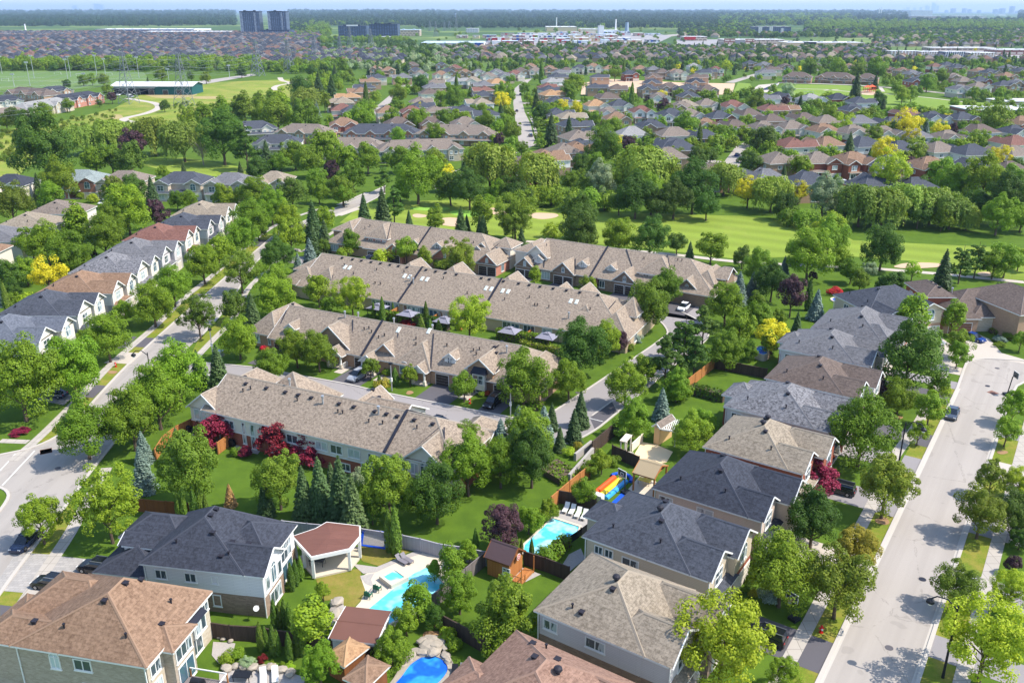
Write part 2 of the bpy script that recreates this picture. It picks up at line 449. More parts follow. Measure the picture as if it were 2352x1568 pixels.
def ribbon_faces(m, pts, w, z, mat, h=None):
    pts = [Vector((p[0], p[1], 0)) for p in pts]
    L = []; R_ = []
    for i, p in enumerate(pts):
        d = (pts[min(i + 1, len(pts) - 1)] - pts[max(i - 1, 0)]).normalized()
        n = Vector((-d.y, d.x, 0))
        L.append(p + n * w / 2); R_.append(p - n * w / 2)
    for i in range(len(pts) - 1):
        q = [R_[i], R_[i + 1], L[i + 1], L[i]]
        m.face([(a.x, a.y, z) for a in q], mat)
        if h:
            for a, b in ((R_[i], R_[i + 1]), (L[i + 1], L[i])):
                m.face([(a.x, a.y, z - h), (b.x, b.y, z - h), (b.x, b.y, z), (a.x, a.y, z)], mat)
def smooth_line(pts, n=5):
    """Catmull-Rom through pts"""
    q = [pts[0]] + list(pts) + [pts[-1]]; out = []
    for i in range(1, len(q) - 2):
        a, b, c, d = [Vector((p[0], p[1], 0)) for p in q[i - 1:i + 3]]
        for k in range(n):
            s = k / n
            v = .5 * ((2 * b) + (c - a) * s + (2 * a - 5 * b + 4 * c - d) * s * s + (3 * b - a - 3 * c + d) * s ** 3)
            out.append((v.x, v.y))
    out.append((pts[-1][0], pts[-1][1]))
    return out
m = MB(); FE = 45000
m.face([(-FE, -400, 0), (FE, -400, 0), (FE, FE, 0), (-FE, FE, 0)], far_ground())
structure(m.build('ground'))
# ---- right street (frame R: x across, y along)
A = lambda L: [RF(*p) for p in L]
rc = [(-13.15, 20), (-13.15, 160.4), (-13.5, 169.8), (-13.6, 174.1), (-12.7, 176.7), (-11.2, 178.4), (-8.3, 179.9), (-4.6, 181.5), (1, 182.5), (8, 182), (14, 178), (16, 172), (14, 165), (9, 160.5), (4, 160.2)]
isl = [(-4.95, 20), (-4.95, 161.9), (-4.6, 167.2), (-3.4, 170.6), (0, 171.5), (3.6, 168.4), (4, 160.2)]
sheet('right_street', A(rc + isl[::-1]), .02, M['road'])
km = MB()
ribbon_faces(km, A(rc), .42, .13, M['kerb'], .13)
ribbon_faces(km, A(isl), .42, .13, M['kerb'], .13)
structure(km.build('right_street_kerb'))
gm = MB()      # gutter pans
ribbon_faces(gm, A([(-12.8, 20), (-12.8, 160.4)]), .3, .028, M['kerb']); ribbon_faces(gm, A([(-5.3, 20), (-5.3, 161.9)]), .3, .028, M['kerb'])
structure(gm.build('street_gutter'))
sm = MB()
ribbon_faces(sm, smooth_line(A([(-16.45, 20), (-16.45, 60), (-16.45, 110), (-16.9, 127), (-16.2, 140), (-16.1, 158), (-16.5, 170), (-18, 177), (-20.6, 183)])), 1.5, .04, M['side'])
ribbon_faces(sm, A([(-1.35, 20), (-1.35, 160)]), 1.5, .04, M['side'])
structure(sm.build('right_sidewalk'))
# boulevard verges and driveways on the right street
vm = MB()
def rq(m, x0, x1, y0, y1, z, mat, skew=0):
    m.face([(*RF(x0, y0), z), (*RF(x1, y0 + skew), z), (*RF(x1, y1 + skew), z), (*RF(x0, y1), z)], mat)
rq(vm, -15.7, -13.36, 20, 160, .014, GR['verge']); rq(vm, -4.75, -2.1, 20, 150, .013, GR['verge'])
structure(vm.build('boulevard_verge'))
dm = MB(); dmat = {'a': M['drive'], 'w': M['drive2'], 'c': M['concrete']}
# (y0,y1,inner x (house end), material): left side
for y0, y1, xi, k in [(59.5, 65, -27, 'a'), (75.2, 80.6, -26, 'a'), (94, 98.6, -27.5, 'c'), (109.9, 115.6, -29, 'w'), (123.6, 128.9, -27, 'w'), (133.4, 138.2, -26, 'a'), (151.6, 157, -26, 'a'), (159.6, 163.2, -26, 'w'), (167, 171, -25, 'c')]:
    rq(dm, -15.75, -13.36, y0, y1, .03, dmat[k]); rq(dm, xi, -17.15, y0, y1, .03, dmat[k])
for y0, y1, xi, k in [(84, 88, 9, 'w'), (96.6, 101.9, 9, 'w'), (111.5, 116, 9, 'w'), (128.4, 134.4, 9, 'c'), (143.5, 148.5, 9, 'w'), (155, 159, 9, 'w'), (70, 76, 9, 'w')]:
    rq(dm, -4.74, -2.05, y0, y1, .03, dmat[k]); rq(dm, -.65, xi, y0, y1, .03, dmat[k])
structure(dm.build('driveways_right_street'))
# cul-de-sac aprons
sheets('culdesac_driveway', [[P(6, 1700, 740), P(6, 1760, 735), P(6, 1850, 800), P(6, 1980, 870), P(6, 1940, 905), P(6, 1880, 960), P(6, 1830, 960), P(6, 1840, 860), P(6, 1760, 790)],
    [P(6, 1850, 745), P(6, 1960, 700), P(6, 2120, 770), P(6, 2200, 862), P(6, 2351, 905), P(6, 2351, 935), P(6, 2200, 905), P(6, 2080, 905), P(6, 1960, 925), P(6, 1940, 870), P(6, 1990, 850)]], .026, M['concrete'])
# ---- left street
lw = [(-48, 330), P(7, 2350, 1370), (-66.5, 268), P(7, 1900, 1560), P(4, 1860, 60), (-71.2, 215), (-71.6, 190), (-72, 170), (-72, 151.9), (-71.2, 137), (-70.4, 127), (-70.9, 122), (-72.7, 118.5), (-76.5, 115.9), (-100, 104)]
le = [(-46, 315), P(7, 2351, 1430), (-62, 267), (-68, 250.9), (-67.6, 230), (-67, 217), (-65.2, 199), (-63.8, 184.6), (-63.4, 172), (-63.7, 160), (-63.0, 156.0), (-61.2, 153.7), (-60.8, 143), (-61.2, 125), (-60.7, 112.2), (-60, 104.3), (-59.3, 94.9), (-58.6, 86), (-57, 70), (-55, 40)]
lsw = [(-63, 40), (-66.5, 80), (-67.6, 96), (-68.2, 102), (-69.4, 105), (-72.5, 107), (-80, 110), (-100, 96)]
sheet('left_street', lw + lsw[::-1] + le[::-1], .02, M['road2'])
km = MB()
for q in (lw, le[:9] + [(-63.5, 163)], le[11:], lsw): ribbon_faces(km, smooth_line(q, 3), .42, .13, M['kerb'], .13)
structure(km.build('left_street_kerb'))
sheets('cross_street', [[(-100, 104), (-76.5, 115.9), (-72.7, 118.5), (-68.2, 102), (-72.5, 107), (-80, 110)][:3] + [(-72.5, 107), (-100, 96)]], .021, M['road'])
sm = MB()
ribbon_faces(sm, smooth_line([(-64, 290), P(4, 1835, 15), P(4, 1440, 335), P(4, 1230, 505), P(4, 1050, 680), P(4, 770, 920), P(4, 530, 1170), P(4, 300, 1400), (-73.6, 114)]), 1.5, .04, M['side'])
ribbon_faces(sm, smooth_line([(-59.7, 176), (-60.2, 165), (-60.4, 154.5)]), 1.4, .04, M['side'])
ribbon_faces(sm, smooth_line([(-58.8, 112), (-57, 100.6), (-56, 94), (-55.2, 86), (-54, 74), (-52.6, 60), (-51, 45)]), 1.6, .04, M['side'])
ribbon_faces(sm, smooth_line([P(4, 1560, 655), (-61, 186), P(4, 1700, 400), (-61, 235), P(4, 2060, 170), (-52, 262), (-42, 272)]), 1.4, .04, M['side'])
ribbon_faces(sm, [P(4, 0, 1455), P(4, 190, 1462)], 1.3, .04, M['side'])
structure(sm.build('left_sidewalk'))
vm = MB()
for q in ([(-74.2, 118), (-71.3, 121), (-71, 127), (-71.6, 137), (-72.4, 152), (-72.4, 170), (-72, 190), (-71.7, 215), (-70.6, 254), (-73.6, 254), (-74.6, 215), (-74.8, 190), (-74.5, 170), (-74.6, 153), (-74, 137), (-73, 123)],
          [(-57.9, 100), (-60, 103), (-59.3, 95), (-58.6, 86), (-57, 70), (-54, 70), (-55.2, 83), (-56, 91)],
          [(-62.9, 183), (-62.8, 172), (-63, 163), (-62, 157), (-60.9, 156), (-60.7, 165), (-60.3, 183)]):
    vm.face([(x, y, .014) for x, y in ccw(q)], GR['verge'])
structure(vm.build('left_boulevard_verge'))
dm = MB()
def q4(m, pts, z, mat): m.face([(*p, z) for p in ccw(pts)], mat)
q4(dm, [P(4, 960, 757), P(4, 1062, 762), P(4, 992, 825), P(4, 905, 820)], .03, M['drive'])
q4(dm, [P(4, 880, 752), P(4, 925, 752), P(4, 850, 830), P(4, 790, 830)], .03, M['drive'])
q4(dm, [P(4, 850, 858), P(4, 965, 862), P(4, 880, 937), P(4, 770, 930), P(4, 700, 930)], .03, M['concrete'])
q4(dm, [P(4, 600, 1075), P(4, 718, 1082), P(4, 632, 1165), P(4, 525, 1155)], .03, M['drive'])
q4(dm, [P(4, 330, 1100), P(4, 500, 1150), P(4, 430, 1215), P(4, 250, 1175)], .03, M['drive2'])
q4(dm, [P(4, 1330, 462), P(4, 1400, 462), P(4, 1360, 500), P(4, 1270, 505)], .03, M['drive'])
q4(dm, [P(4, 1745, 95), P(4, 1815, 105), P(4, 1760, 145), P(4, 1690, 140)], .03, M['drive'])
q4(dm, [P(1, 0, 1040), P(1, 85, 1050), P(1, 0, 1160)], .03, M['drive'])
q4(dm, [P(1, 160, 1065), P(1, 330, 1085), P(1, 250, 1190), P(1, 80, 1180)], .031, M['drive'])
q4(dm, [P(1, 100, 700), P(1, 205, 692), P(1, 345, 700), P(1, 190, 960), P(1, 0, 945), P(1, 0, 860)], .03, M['paver'])
q4(dm, [P(1, 415, 712), P(1, 690, 742), P(1, 690, 860), P(1, 330, 980), P(1, 225, 970)], .03, M['paver'])
structure(dm.build('driveways_left_street'))
# ---- complex lanes
l1 = [(-63.3, 156), (-61.5, 153.9), (-58.2, 152.4), (-47.8, 150.1), (-39.3, 146.5), (-29.1, 142.2), (-21.7, 138.4), (-.4, 128.9), (2.2, 128.2), (4.4, 128.6), P(5, 1475, 1245), P(5, 2040, 870), P(5, 2195, 760), (32.1, 169), (32, 173.8), (31.2, 176.7), (26, 180.5)]
l1s = [(-62, 143), (-60, 146.4), (-57, 146.6), (-48, 144), (-38, 139.6), (-29, 135.3), (-14, 128.5), (0, 122), (6, 119.5), (9, 120), (13, 124), (17.5, 130.8), (33.5, 156), (38.5, 163.5), (40.5, 169), (40, 176), (37, 182.6)]
sheet('complex_lane', l1[:-1] + l1s[::-1], .026, M['lane'])
fE = lambda x, y: frame((.5, 209.2), 31, x, y)
fD = lambda x, y: frame((-40.2, 227.3), 27, x, y)
sheet('court_lane', [(31.6, 175.2), (40.2, 175.2), (37.4, 182), (42, 187), fE(52, -8), fE(42, -5.6), fE(20, -6.5), fE(-3, -6.5), fD(36, -5.5), fD(10, -6), fD(-14, -6), fD(-20, -9), fD(-14, -13), fD(10, -13), fD(36, -12.5), fE(-3, -13.5), fE(20, -13.5), fE(34, -14)], .034, M['lane'])
dm = MB()
fB = lambda x, y: frame(P(5, 100, 880, 2.8), 26, x, y)
for F_, L_ in ((fB, [(-19.8, -16, -6.2, 1), (-.6, 5.4, -6, 1), (16.8, 23.4, -5.8, 1), (28.8, 32.8, -5.6, 1)]), (fD, [(2, 12.6, -6.2, -.2), (22.6, 28.8, -6, 0), (35.2, 40.4, -5.8, .6), (14.5, 19, -6, .6)]), (fE, [(.4, 5.4, -6.8, .4), (10.8, 16.4, -6.8, .4), (26.8, 32.4, -6.6, .8), (41.2, 47, -6.4, 2.2)])):
    for x0, x1, y0, y1 in L_: q4(dm, [F_(x0, y0), F_(x1, y0), F_(x1, y1), F_(x0, y1)], .04, M['drive'])
structure(dm.build('complex_driveways'))
dm = MB()
for x0, x1 in ((-2.6, -.8), (6.0, 8.4), (23.6, 25.4)): q4(dm, [fB(x0, -2.6), fB(x1, -2.6), fB(x1, 1), fB(x0, 1)], .044, M['concrete'])
structure(dm.build('entry_paths'))
km = MB()
ribbon_faces(km, smooth_line(l1[:-1], 3), .36, .12, M['kerb'], .12); ribbon_faces(km, smooth_line(l1s, 3), .36, .12, M['kerb'], .12)
structure(km.build('lane_kerb'))
sheet('visitor_parking', [P(5, 1700, 1300), P(5, 1850, 1190), P(5, 1885, 1262), P(5, 1735, 1378)], .028, M['drive'])
mk = MB()
ribbon_faces(mk, [P(5, 1715, 1285), P(5, 1862, 1178)], .3, .05, M['kerb']); ribbon_faces(mk, [P(5, 1700, 1303), P(5, 1790, 1325)], .15, .05, M['trim'])
ribbon_faces(mk, [P(1, 105, 20), P(1, 0, 135)], .16, .03, M['trim']); ribbon_faces(mk, [P(1, 235, 0), P(1, 15, 235)], .18, .03, M['trim'])
structure(mk.build('painted_lines'))
# golf cart path, meadow path, fairway, park and far roads
pm = MB()
ribbon_faces(pm, smooth_line([P(5, 1270, 110), P(5, 1390, 118), P(5, 2230, 195), P(6, 330, 238), P(6, 620, 260), P(6, 1250, 288), P(6, 1740, 325), P(6, 2100, 360), P(6, 2351, 385)]), 2.4, .05, M['concrete'])
ribbon_faces(pm, smooth_line([P(7, 860, 665), P(7, 960, 682), P(7, 1035, 695), P(7, 1072, 715), P(7, 1060, 738), P(7, 980, 768), P(7, 880, 790), P(7, 838, 803), P(7, 850, 815), P(7, 920, 826), P(7, 1040, 832), P(7, 1170, 855), P(7, 1220, 840)]), 5.2, .05, M['concrete'])
ribbon_faces(pm, smooth_line([P(7, 1890, 525), P(7, 1905, 545), P(7, 1960, 562), P(7, 1880, 578), P(7, 1850, 595), P(7, 1860, 610)]), 5, .05, M['concrete'])
for q in ([P(9, 800, 600), P(9, 1000, 605), P(9, 1230, 625), P(9, 1480, 640)], [P(9, 1000, 612), P(9, 1100, 605)], [P(9, 1380, 590), P(9, 1400, 620)], [P(9, 1480, 640), P(9, 1700, 660), P(9, 1950, 690)], [P(8, 0, 1455), P(8, 140, 1405), P(8, 0, 1455)][:2]):
    ribbon_faces(pm, q, 3, .05, M['concrete'])
structure(pm.build('footpaths'))
fair = [(780, 512), (830, 470), (940, 462), (1100, 458), (1230, 478), (1400, 488), (1700, 496), (1900, 520), (1960, 552), (2120, 560), (2600, 582), (2600, 660), (2300, 640), (2100, 600), (1900, 585), (1700, 596), (1500, 572), (1200, 548), (900, 520)]
sheet('golf_fairway', [ground_at(*p) for p in fair], .03, GR['golf'])
def blob(cx, cy, rx, ry, n=20, j=.12, seed=1):
    r = random.Random(seed); o = []
    ph = r.random() * 6
    for i in range(n):
        a = 2 * PI * i / n; k = 1 + j * math.sin(2 * a + ph) + j * .6 * math.sin(3 * a + ph * 2)
        o.append((cx + rx * k * math.cos(a), cy + ry * k * math.sin(a)))
    return o
def gblob(t, x, y, rx, ry, seed=1, n=20, j=.12):
    return [P(t, a, b) for a, b in blob(x, y, rx, ry, n, j, seed)]
sheets('sand_bunkers', [gblob(8, 550, 1458, 45, 14, 1), gblob(8, 760, 1500, 105, 28, 2), gblob(8, 1385, 1458, 92, 24, 3), gblob(8, 1090, 1415, 60, 14, 4), gblob(8, 1100, 1440, 60, 16, 4), gblob(6, 1650, 272, 190, 18, 5), gblob(6, 2090, 330, 60, 14, 6), gblob(7, 2080, 540, 70, 7, 7), gblob(7, 2120, 575, 40, 7, 7)], .06, M['sand'])
sheets('putting_greens', [gblob(8, 900, 1440, 130, 26, 3), gblob(8, 620, 1410, 120, 14, 4)], .045, GR['green'])
sheet('meadow', [ground_at(*p) for p in [(-300, 470), (-300, 300), (0, 300), (100, 288), (260, 250), (330, 215), (440, 192), (760, 178), (745, 196), (700, 215), (560, 262), (480, 292), (420, 300), (300, 306), (170, 335), (60, 385), (30, 420)]], .03, GR['meadow'])
sheet('clearing', [ground_at(*p) for p in [(300, 372), (420, 362), (640, 398), (560, 410), (400, 398)]], .032, GR['golf'])
sheets('bare_soil', [gblob(7, 1150, 640, 160, 28, 3), gblob(7, 1400, 660, 110, 10, 4), gblob(7, 790, 790, 40, 14, 5), gblob(7, 1040, 840, 80, 20, 6)], .04, m_grass('dry_reeds', S(178, 158, 112), S(160, 142, 100), S(140, 140, 80), .3))
sheet('sports_field', [ground_at(*p) for p in [(-200, 166), (60, 163), (330, 166), (345, 186), (180, 205), (-200, 210)]], .03, GR['field'])
sheet('park_lawn', [P(9, *p) for p in [(380, 640), (420, 560), (500, 565), (520, 600), (700, 600), (820, 572), (1100, 575), (1420, 600), (1500, 640), (1960, 690), (2180, 700), (2150, 760), (1600, 775), (1380, 730), (900, 700), (700, 650)]], .03, GR['park'])
sheet('playground_sand', gblob(9, 1290, 628, 75, 14, 2), .05, M['sand'])
sheet('parking_lot', [P(9, 490, 620), P(9, 560, 575), P(9, 700, 562), P(9, 650, 625)], .04, M['concrete'])
sheet('building_site', [P(8, 1640, 640), P(8, 1650, 560), P(8, 1850, 535), P(8, 2351, 560), P(9, 400, 565), P(9, 380, 640), P(9, 280, 640), P(8, 2000, 630)], .03, M['sand'])
rm = MB()
ZC = [.03]
def road_poly(pts): ZC[0] += .004; rm.face([(*p, ZC[0]) for p in ccw(pts)], M['road'])
road_poly([P(8, *p) for p in [(1226, 990), (1200, 830), (1184, 700), (1192, 600), (1265, 538), (1310, 532), (1238, 600), (1237, 660), (1262, 760), (1302, 840), (1318, 910), (1330, 945), (1310, 990)]])
road_poly([P(9, *p) for p in [(275, 1160), (412, 982), (500, 982), (405, 1165)]])
road_poly([P(8, *p) for p in [(0, 1395), (100, 1360), (220, 1310), (215, 1340), (60, 1420), (0, 1445)]])
road_poly([P(8, *p) for p in [(640, 1250), (760, 1215), (900, 1150), (1000, 1090), (1060, 1050), (1210, 985), (1320, 985), (1130, 1075), (900, 1180), (760, 1245), (660, 1280)]])
for q in [[P(8, 470, 575), P(8, 240, 775)], [P(8, 1210, 545), P(8, 700, 600)], [P(9, 360, 560), P(9, 560, 500)], [P(9, 940, 830), P(9, 1000, 700)], [P(9, 690, 560), P(9, 1350, 585), P(9, 2351, 690)], [P(9, 500, 980), P(9, 720, 870), P(9, 1000, 830), P(9, 1800, 880)], [P(8, 1320, 985), P(8, 1800, 960), P(9, 60, 1060), P(9, 280, 1100)], [P(8, 1240, 700), P(8, 1700, 680)]]:
    ZC[0] += .004; ribbon_faces(rm, smooth_line(q, 4), 9, ZC[0], M['road'])
road_poly([P(8, *p) for p in [(1960, 290), (2140, 242), (2351, 228), (2351, 236), (2180, 256), (2060, 290)]])
road_poly([P(7, *p) for p in [(1000, 600), (1170, 575), (1700, 500), (1730, 510), (1260, 590), (1080, 625)]])
structure(rm.build('far_streets'))
sm = MB()
for q in ([P(8, 1320, 830), P(8, 1345, 930)], [P(8, 1285, 760), P(8, 1320, 830)], [P(8, 700, 1180), P(8, 880, 1130)], [P(8, 0, 1385), P(8, 200, 1300)]): ribbon_faces(sm, q, 1.6, .05, M['side'])
structure(sm.build('far_sidewalks'))
fl = MB()
for (a, b) in (((0, 545), (700, 555)), ((0, 590), (420, 575)), ((700, 530), (1080, 535)), ((0, 520), (300, 525))): ribbon_faces(fl, [P(7, *a), P(7, *b)], .6, .06, M['trim'])
structure(fl.build('pitch_lines'))

def disc(t, x, y, r, mat, name, label=None):
    q = P(t, x, y); m = MB(); m.tube([(0, 0, 0), (0, 0, .02)], [r, r], mat, 14); return structure(m.build(name, None, (q[0], q[1], .024)))
for t, x, y in [(6, 2105, 1085), (6, 2420, 945), (3, 1665, 868), (3, 1440, 1330), (4, 940, 1045), (4, 830, 1152), (1, 390, 118), (5, 500, 1250), (5, 1620, 1130), (4, 1000, 980), (6, 2170, 965)]: disc(t, x, y, .42, M['flash'] if (x % 2) else M['drive'], 'manhole_cover')
for t, x, y, w in [(1, 310, 5, 1.6), (4, 312, 1524, 1.6), (6, 2140, 1130, 1.4)]:
    q = P(t, x, y); m = MB(); m.box(-w / 2, w / 2, -w / 2, w / 2, 0, .012, m_plain('rusty_patch', S(128, 92, 78), .9, .2, 3)); structure(m.build('road_patch', None, (q[0], q[1], .024), .5))
sheets('shopping_centre_lots', [[P(8, *p) for p in [(1000, 330), (990, 285), (1300, 222), (2150, 226), (2250, 250), (2130, 305), (1700, 330)]], [P(9, *p) for p in [(0, 300), (0, 270), (330, 268), (760, 275), (1280, 300), (1280, 345), (760, 345), (320, 312)]], [P(9, *p) for p in [(1450, 395), (1700, 335), (2400, 335), (2400, 390), (2150, 405)]]], .2, m_asphalt('lot_asphalt', S(150, 146, 146), .15, False))
# ================================================================ BUILDING KIT
SIDE = {'S': (0, (0, -1)), 'E': (PI / 2, (1, 0)), 'N': (PI, (0, 1)), 'W': (-PI / 2, (-1, 0))}
def B(x0, x1, y0, y1, z, d='x', e='hh', p=.55, oh=.45, zb=0.0, walls=None, ridge=None, open_=False, roof=True, tr=None):
    return dict(x0=x0, x1=x1, y0=y0, y1=y1, z=z, d=d, e=e, p=p, oh=oh, zb=zb, walls=walls, ridge=ridge, open=open_, roof=roof, tr=tr)
def block_geo(b):
    """eave rectangle, ridge ends and ridge height of a roof block"""
    oh = b['oh']
    X0, X1, Y0, Y1 = b['x0'] - oh, b['x1'] + oh, b['y0'] - oh, b['y1'] + oh
    z = b['z']
    if b['d'] == 'x':
        h = (Y1 - Y0) / 2; ym = (Y0 + Y1) / 2
        hl = h if b['e'][0] == 'h' else 0; hr = h if b['e'][1] == 'h' else 0
        if hl + hr > X1 - X0: k = (X1 - X0) / (hl + hr); hl *= k; hr *= k
        r0, r1 = (X0 + hl, ym), (X1 - hr, ym); rz = z + b['p'] * h
    else:
        h = (X1 - X0) / 2; xm = (X0 + X1) / 2
        hl = h if b['e'][0] == 'h' else 0; hr = h if b['e'][1] == 'h' else 0
        if hl + hr > Y1 - Y0: k = (Y1 - Y0) / (hl + hr); hl *= k; hr *= k
        r0, r1 = (xm, Y0 + hl), (xm, Y1 - hr); rz = z + b['p'] * h
    if b['ridge']: r0, r1, rz = b['ridge']
    return X0, X1, Y0, Y1, z, r0, r1, rz
def roof_z(b, x, y):
    X0, X1, Y0, Y1, z, r0, r1, rz = block_geo(b)
    if b['d'] == 'x':
        f = (y - Y0) / max(.01, r0[1] - Y0) if y < r0[1] else (Y1 - y) / max(.01, Y1 - r0[1])
        f = min(f, 1 if b['e'][0] == 'g' else (x - X0) / max(.01, r0[0] - X0), 1 if b['e'][1] == 'g' else (X1 - x) / max(.01, X1 - r1[0]))
    else:
        f = (x - X0) / max(.01, r0[0] - X0) if x < r0[0] else (X1 - x) / max(.01, X1 - r0[0])
        f = min(f, 1 if b['e'][0] == 'g' else (y - Y0) / max(.01, r0[1] - Y0), 1 if b['e'][1] == 'g' else (Y1 - y) / max(.01, Y1 - r1[1]))
    return z + (rz - z) * max(0, min(1, f))
def cap(m, a, b, w, mat):
    a, b = Vector(a), Vector(b); d = (b - a)
    if d.length < .3: return
    r = d.cross(Vector((0, 0, 1))).normalized() * w
    t = Vector((0, 0, .07)); lo = Vector((0, 0, -w * .35))
    m.face([a - r + lo, b - r + lo, b + t, a + t], mat); m.face([a + t, b + t, b + r + lo, a + r + lo], mat)
def add_block(b, wm, rm_, tm, walls, rmat, cmat, tmat, caps=True):
    X0, X1, Y0, Y1, z, r0, r1, rz = block_geo(b)
    zones = b['walls'] or walls
    x0, x1, y0, y1, zb = b['x0'], b['x1'], b['y0'], b['y1'], b['zb']
    if not b['open']:
        lo = zb
        for top, mat in zones:
            hi = min(z, top) if top else z
            if hi > lo + .01:
                wm.box(x0, x1, y0, y1, lo, hi, mat, top=False); lo = hi
        topmat = zones[-1][1]
    if not b['roof']: return
    e = b['e']; A0, A1, C, D_ = (X0, Y0, z), (X1, Y0, z), (X1, Y1, z), (X0, Y1, z)
    R0, R1 = (*r0, rz), (*r1, rz)
    th = .2
    cw = .16
    if b['d'] == 'x':
        rm_.face([A0, A1, R1, R0], rmat); rm_.face([C, D_, R0, R1], rmat)
        if e[0] == 'h': rm_.face([D_, A0, R0], rmat)
        if e[1] == 'h': rm_.face([A1, C, R1], rmat)
        for k, X, xw, R in ((0, X0, x0, R0), (1, X1, x1, R1)):
            if e[k] == 'g':
                if not b['open'] or True:
                    f = (y0 - Y0) / max(.01, R[1] - Y0)
                    g = [(xw, y0, z - .02), (xw, y1, z - .02), (xw, y1, z + (rz - z) * f - .02), (xw, R[1], rz - .04), (xw, y0, z + (rz - z) * f - .02)]
                    wm.face(g if k else g[::-1], zones[-1][1] if not b['open'] else tmat)
                for ya in (Y0, Y1):
                    tm.bar((X, ya, z - .1), (X, R[1], rz - .1), .09, tmat, .2)
        tm.box(X0 if e[0] == 'h' else x0, X1 if e[1] == 'h' else x1, Y0, Y1, z - th, z - .012, tmat, top=True, bottom=True)
    else:
        rm_.face([D_, A0, R0, R1], rmat); rm_.face([A1, C, R1, R0], rmat)
        if e[0] == 'h': rm_.face([A0, A1, R0], rmat)
        if e[1] == 'h': rm_.face([C, D_, R1], rmat)
        for k, Y, yw, R in ((0, Y0, y0, R0), (1, Y1, y1, R1)):
            if e[k] == 'g':
                f = (x0 - X0) / max(.01, R[0] - X0)
                g = [(x0, yw, z - .02), (x1, yw, z - .02), (x1, yw, z + (rz - z) * f - .02), (R[0], yw, rz - .04), (x0, yw, z + (rz - z) * f - .02)]
                wm.face(g if not k else g[::-1], zones[-1][1] if not b['open'] else tmat)
                for xa in (X0, X1):
                    tm.bar((xa, Y, z - .1), (R[0], Y, rz - .1), .09, tmat, .2)
        tm.box(X0, X1, Y0 if e[0] == 'h' else y0, Y1 if e[1] == 'h' else y1, z - th, z - .012, tmat, top=True, bottom=True)
    if caps:
        cap(rm_, R0, R1, cw, cmat)
        if b['d'] == 'x':
            if e[0] == 'h': cap(rm_, A0, R0, cw, cmat); cap(rm_, D_, R0, cw, cmat)
            if e[1] == 'h': cap(rm_, A1, R1, cw, cmat); cap(rm_, C, R1, cw, cmat)
        else:
            if e[0] == 'h': cap(rm_, A0, R0, cw, cmat); cap(rm_, A1, R0, cw, cmat)
            if e[1] == 'h': cap(rm_, C, R1, cw, cmat); cap(rm_, D_, R1, cw, cmat)
WMESH = {}
def win_mesh(w, h, st, fr):
    k = (round(w, 2), round(h, 2), st, fr)
    if k in WMESH: return WMESH[k]
    f = MB(); g = MB(); fm = M[fr]; t = .11; gl = M['glass2'] if st in ('arch', 'slide') else M['glass']
    f.box(-w / 2 - t, w / 2 + t, -.09, .01, -t, 0, fm, bottom=True); f.box(-w / 2 - t, -w / 2, -.09, .01, 0, h, fm); f.box(w / 2, w / 2 + t, -.09, .01, 0, h, fm)
    if st != 'arch': f.box(-w / 2 - t, w / 2 + t, -.09, .01, h, h + t, fm, bottom=True)
    f.box(-w / 2 - t - .06, w / 2 + t + .06, -.14, .01, -t - .1, -t, fm, bottom=True)
    n = {'door': 0, 'slide': 1, 'small': 0}.get(st, max(1, int(round(w / .85)) - 1))
    for i in range(1, n + 1):
        x = -w / 2 + w * i / (n + 1); f.box(x - .045, x + .045, -.085, 0, 0, h, fm)
    if st in ('grid', 'arch'):
        for z in ((h * .55,) if st == 'grid' else (h * .98,)): f.box(-w / 2, w / 2, -.08, 0, z - .035, z + .035, fm, bottom=True)
    g.face([(-w / 2, -.03, 0), (w / 2, -.03, 0), (w / 2, -.03, h), (-w / 2, -.03, h)], gl)
    if st == 'arch':
        pts = [(w / 2 * math.cos(PI * i / 10), w / 2 * math.sin(PI * i / 10)) for i in range(11)]
        g.face([(x, -.03, h + y) for x, y in pts], gl)
        k2 = 1 + t / (w / 2)
        for (a, b_), (c, d) in zip(pts, pts[1:]):
            f.face([(a, -.09, h + b_), (a * k2, -.09, h + b_ * k2), (c * k2, -.09, h + d * k2), (c, -.09, h + d)][::-1], fm)
            f.face([(a * k2, -.09, h + b_ * k2), (c * k2, -.09, h + d * k2), (c * k2, .0, h + d * k2), (a * k2, .0, h + b_ * k2)], fm)
        f.bar((0, -.07, h), (0, -.07, h + w / 2), .06, fm)
    WMESH[k] = (f.mesh('window'), g.mesh('pane'))
    return WMESH[k]
def add_window(root, x, y, side, z, w, h, st='plain', fr='trim'):
    rz, n = SIDE[side]
    a, b = win_mesh(w, h, st, fr)
    o = link_mesh('window', a, root, (x + n[0] * .005, y + n[1] * .005, z), rz)
    link_mesh('pane', b, o)
    return o
GMESH = {}
def add_garage(root, x, y, side, w=2.5, h=2.2, mat='gar_dark', z=0):
    k = (w, h, mat); rz, n = SIDE[side]
    if k not in GMESH:
        m = MB(); rows = 4
        m.box(-w / 2 - .12, w / 2 + .12, -.03, .02, 0, h + .12, M['trim'])
        for i in range(rows):
            m.box(-w / 2, w / 2, -.07, 0, h * i / rows + .02, h * (i + 1) / rows - .02, M[mat], bottom=True)
            for c in range(4):
                xc = -w / 2 + w * (c + .5) / 4
                m.box(xc - w / 10, xc + w / 10, -.085, -.06, h * i / rows + .1, h * (i + 1) / rows - .1, M[mat], bottom=True)
        GMESH[k] = m.mesh('garage_door')
    return link_mesh('garage_door', GMESH[k], root, (x + n[0] * .01, y + n[1] * .01, z), rz)
def _vent_mesh():
    m = MB(); m.box(-.22, .22, -.22, .22, -.25, .16, M['vent']); m.box(-.28, .28, -.28, .28, .16, .24, M['vent'], bottom=True); return m.mesh('roof_vent')
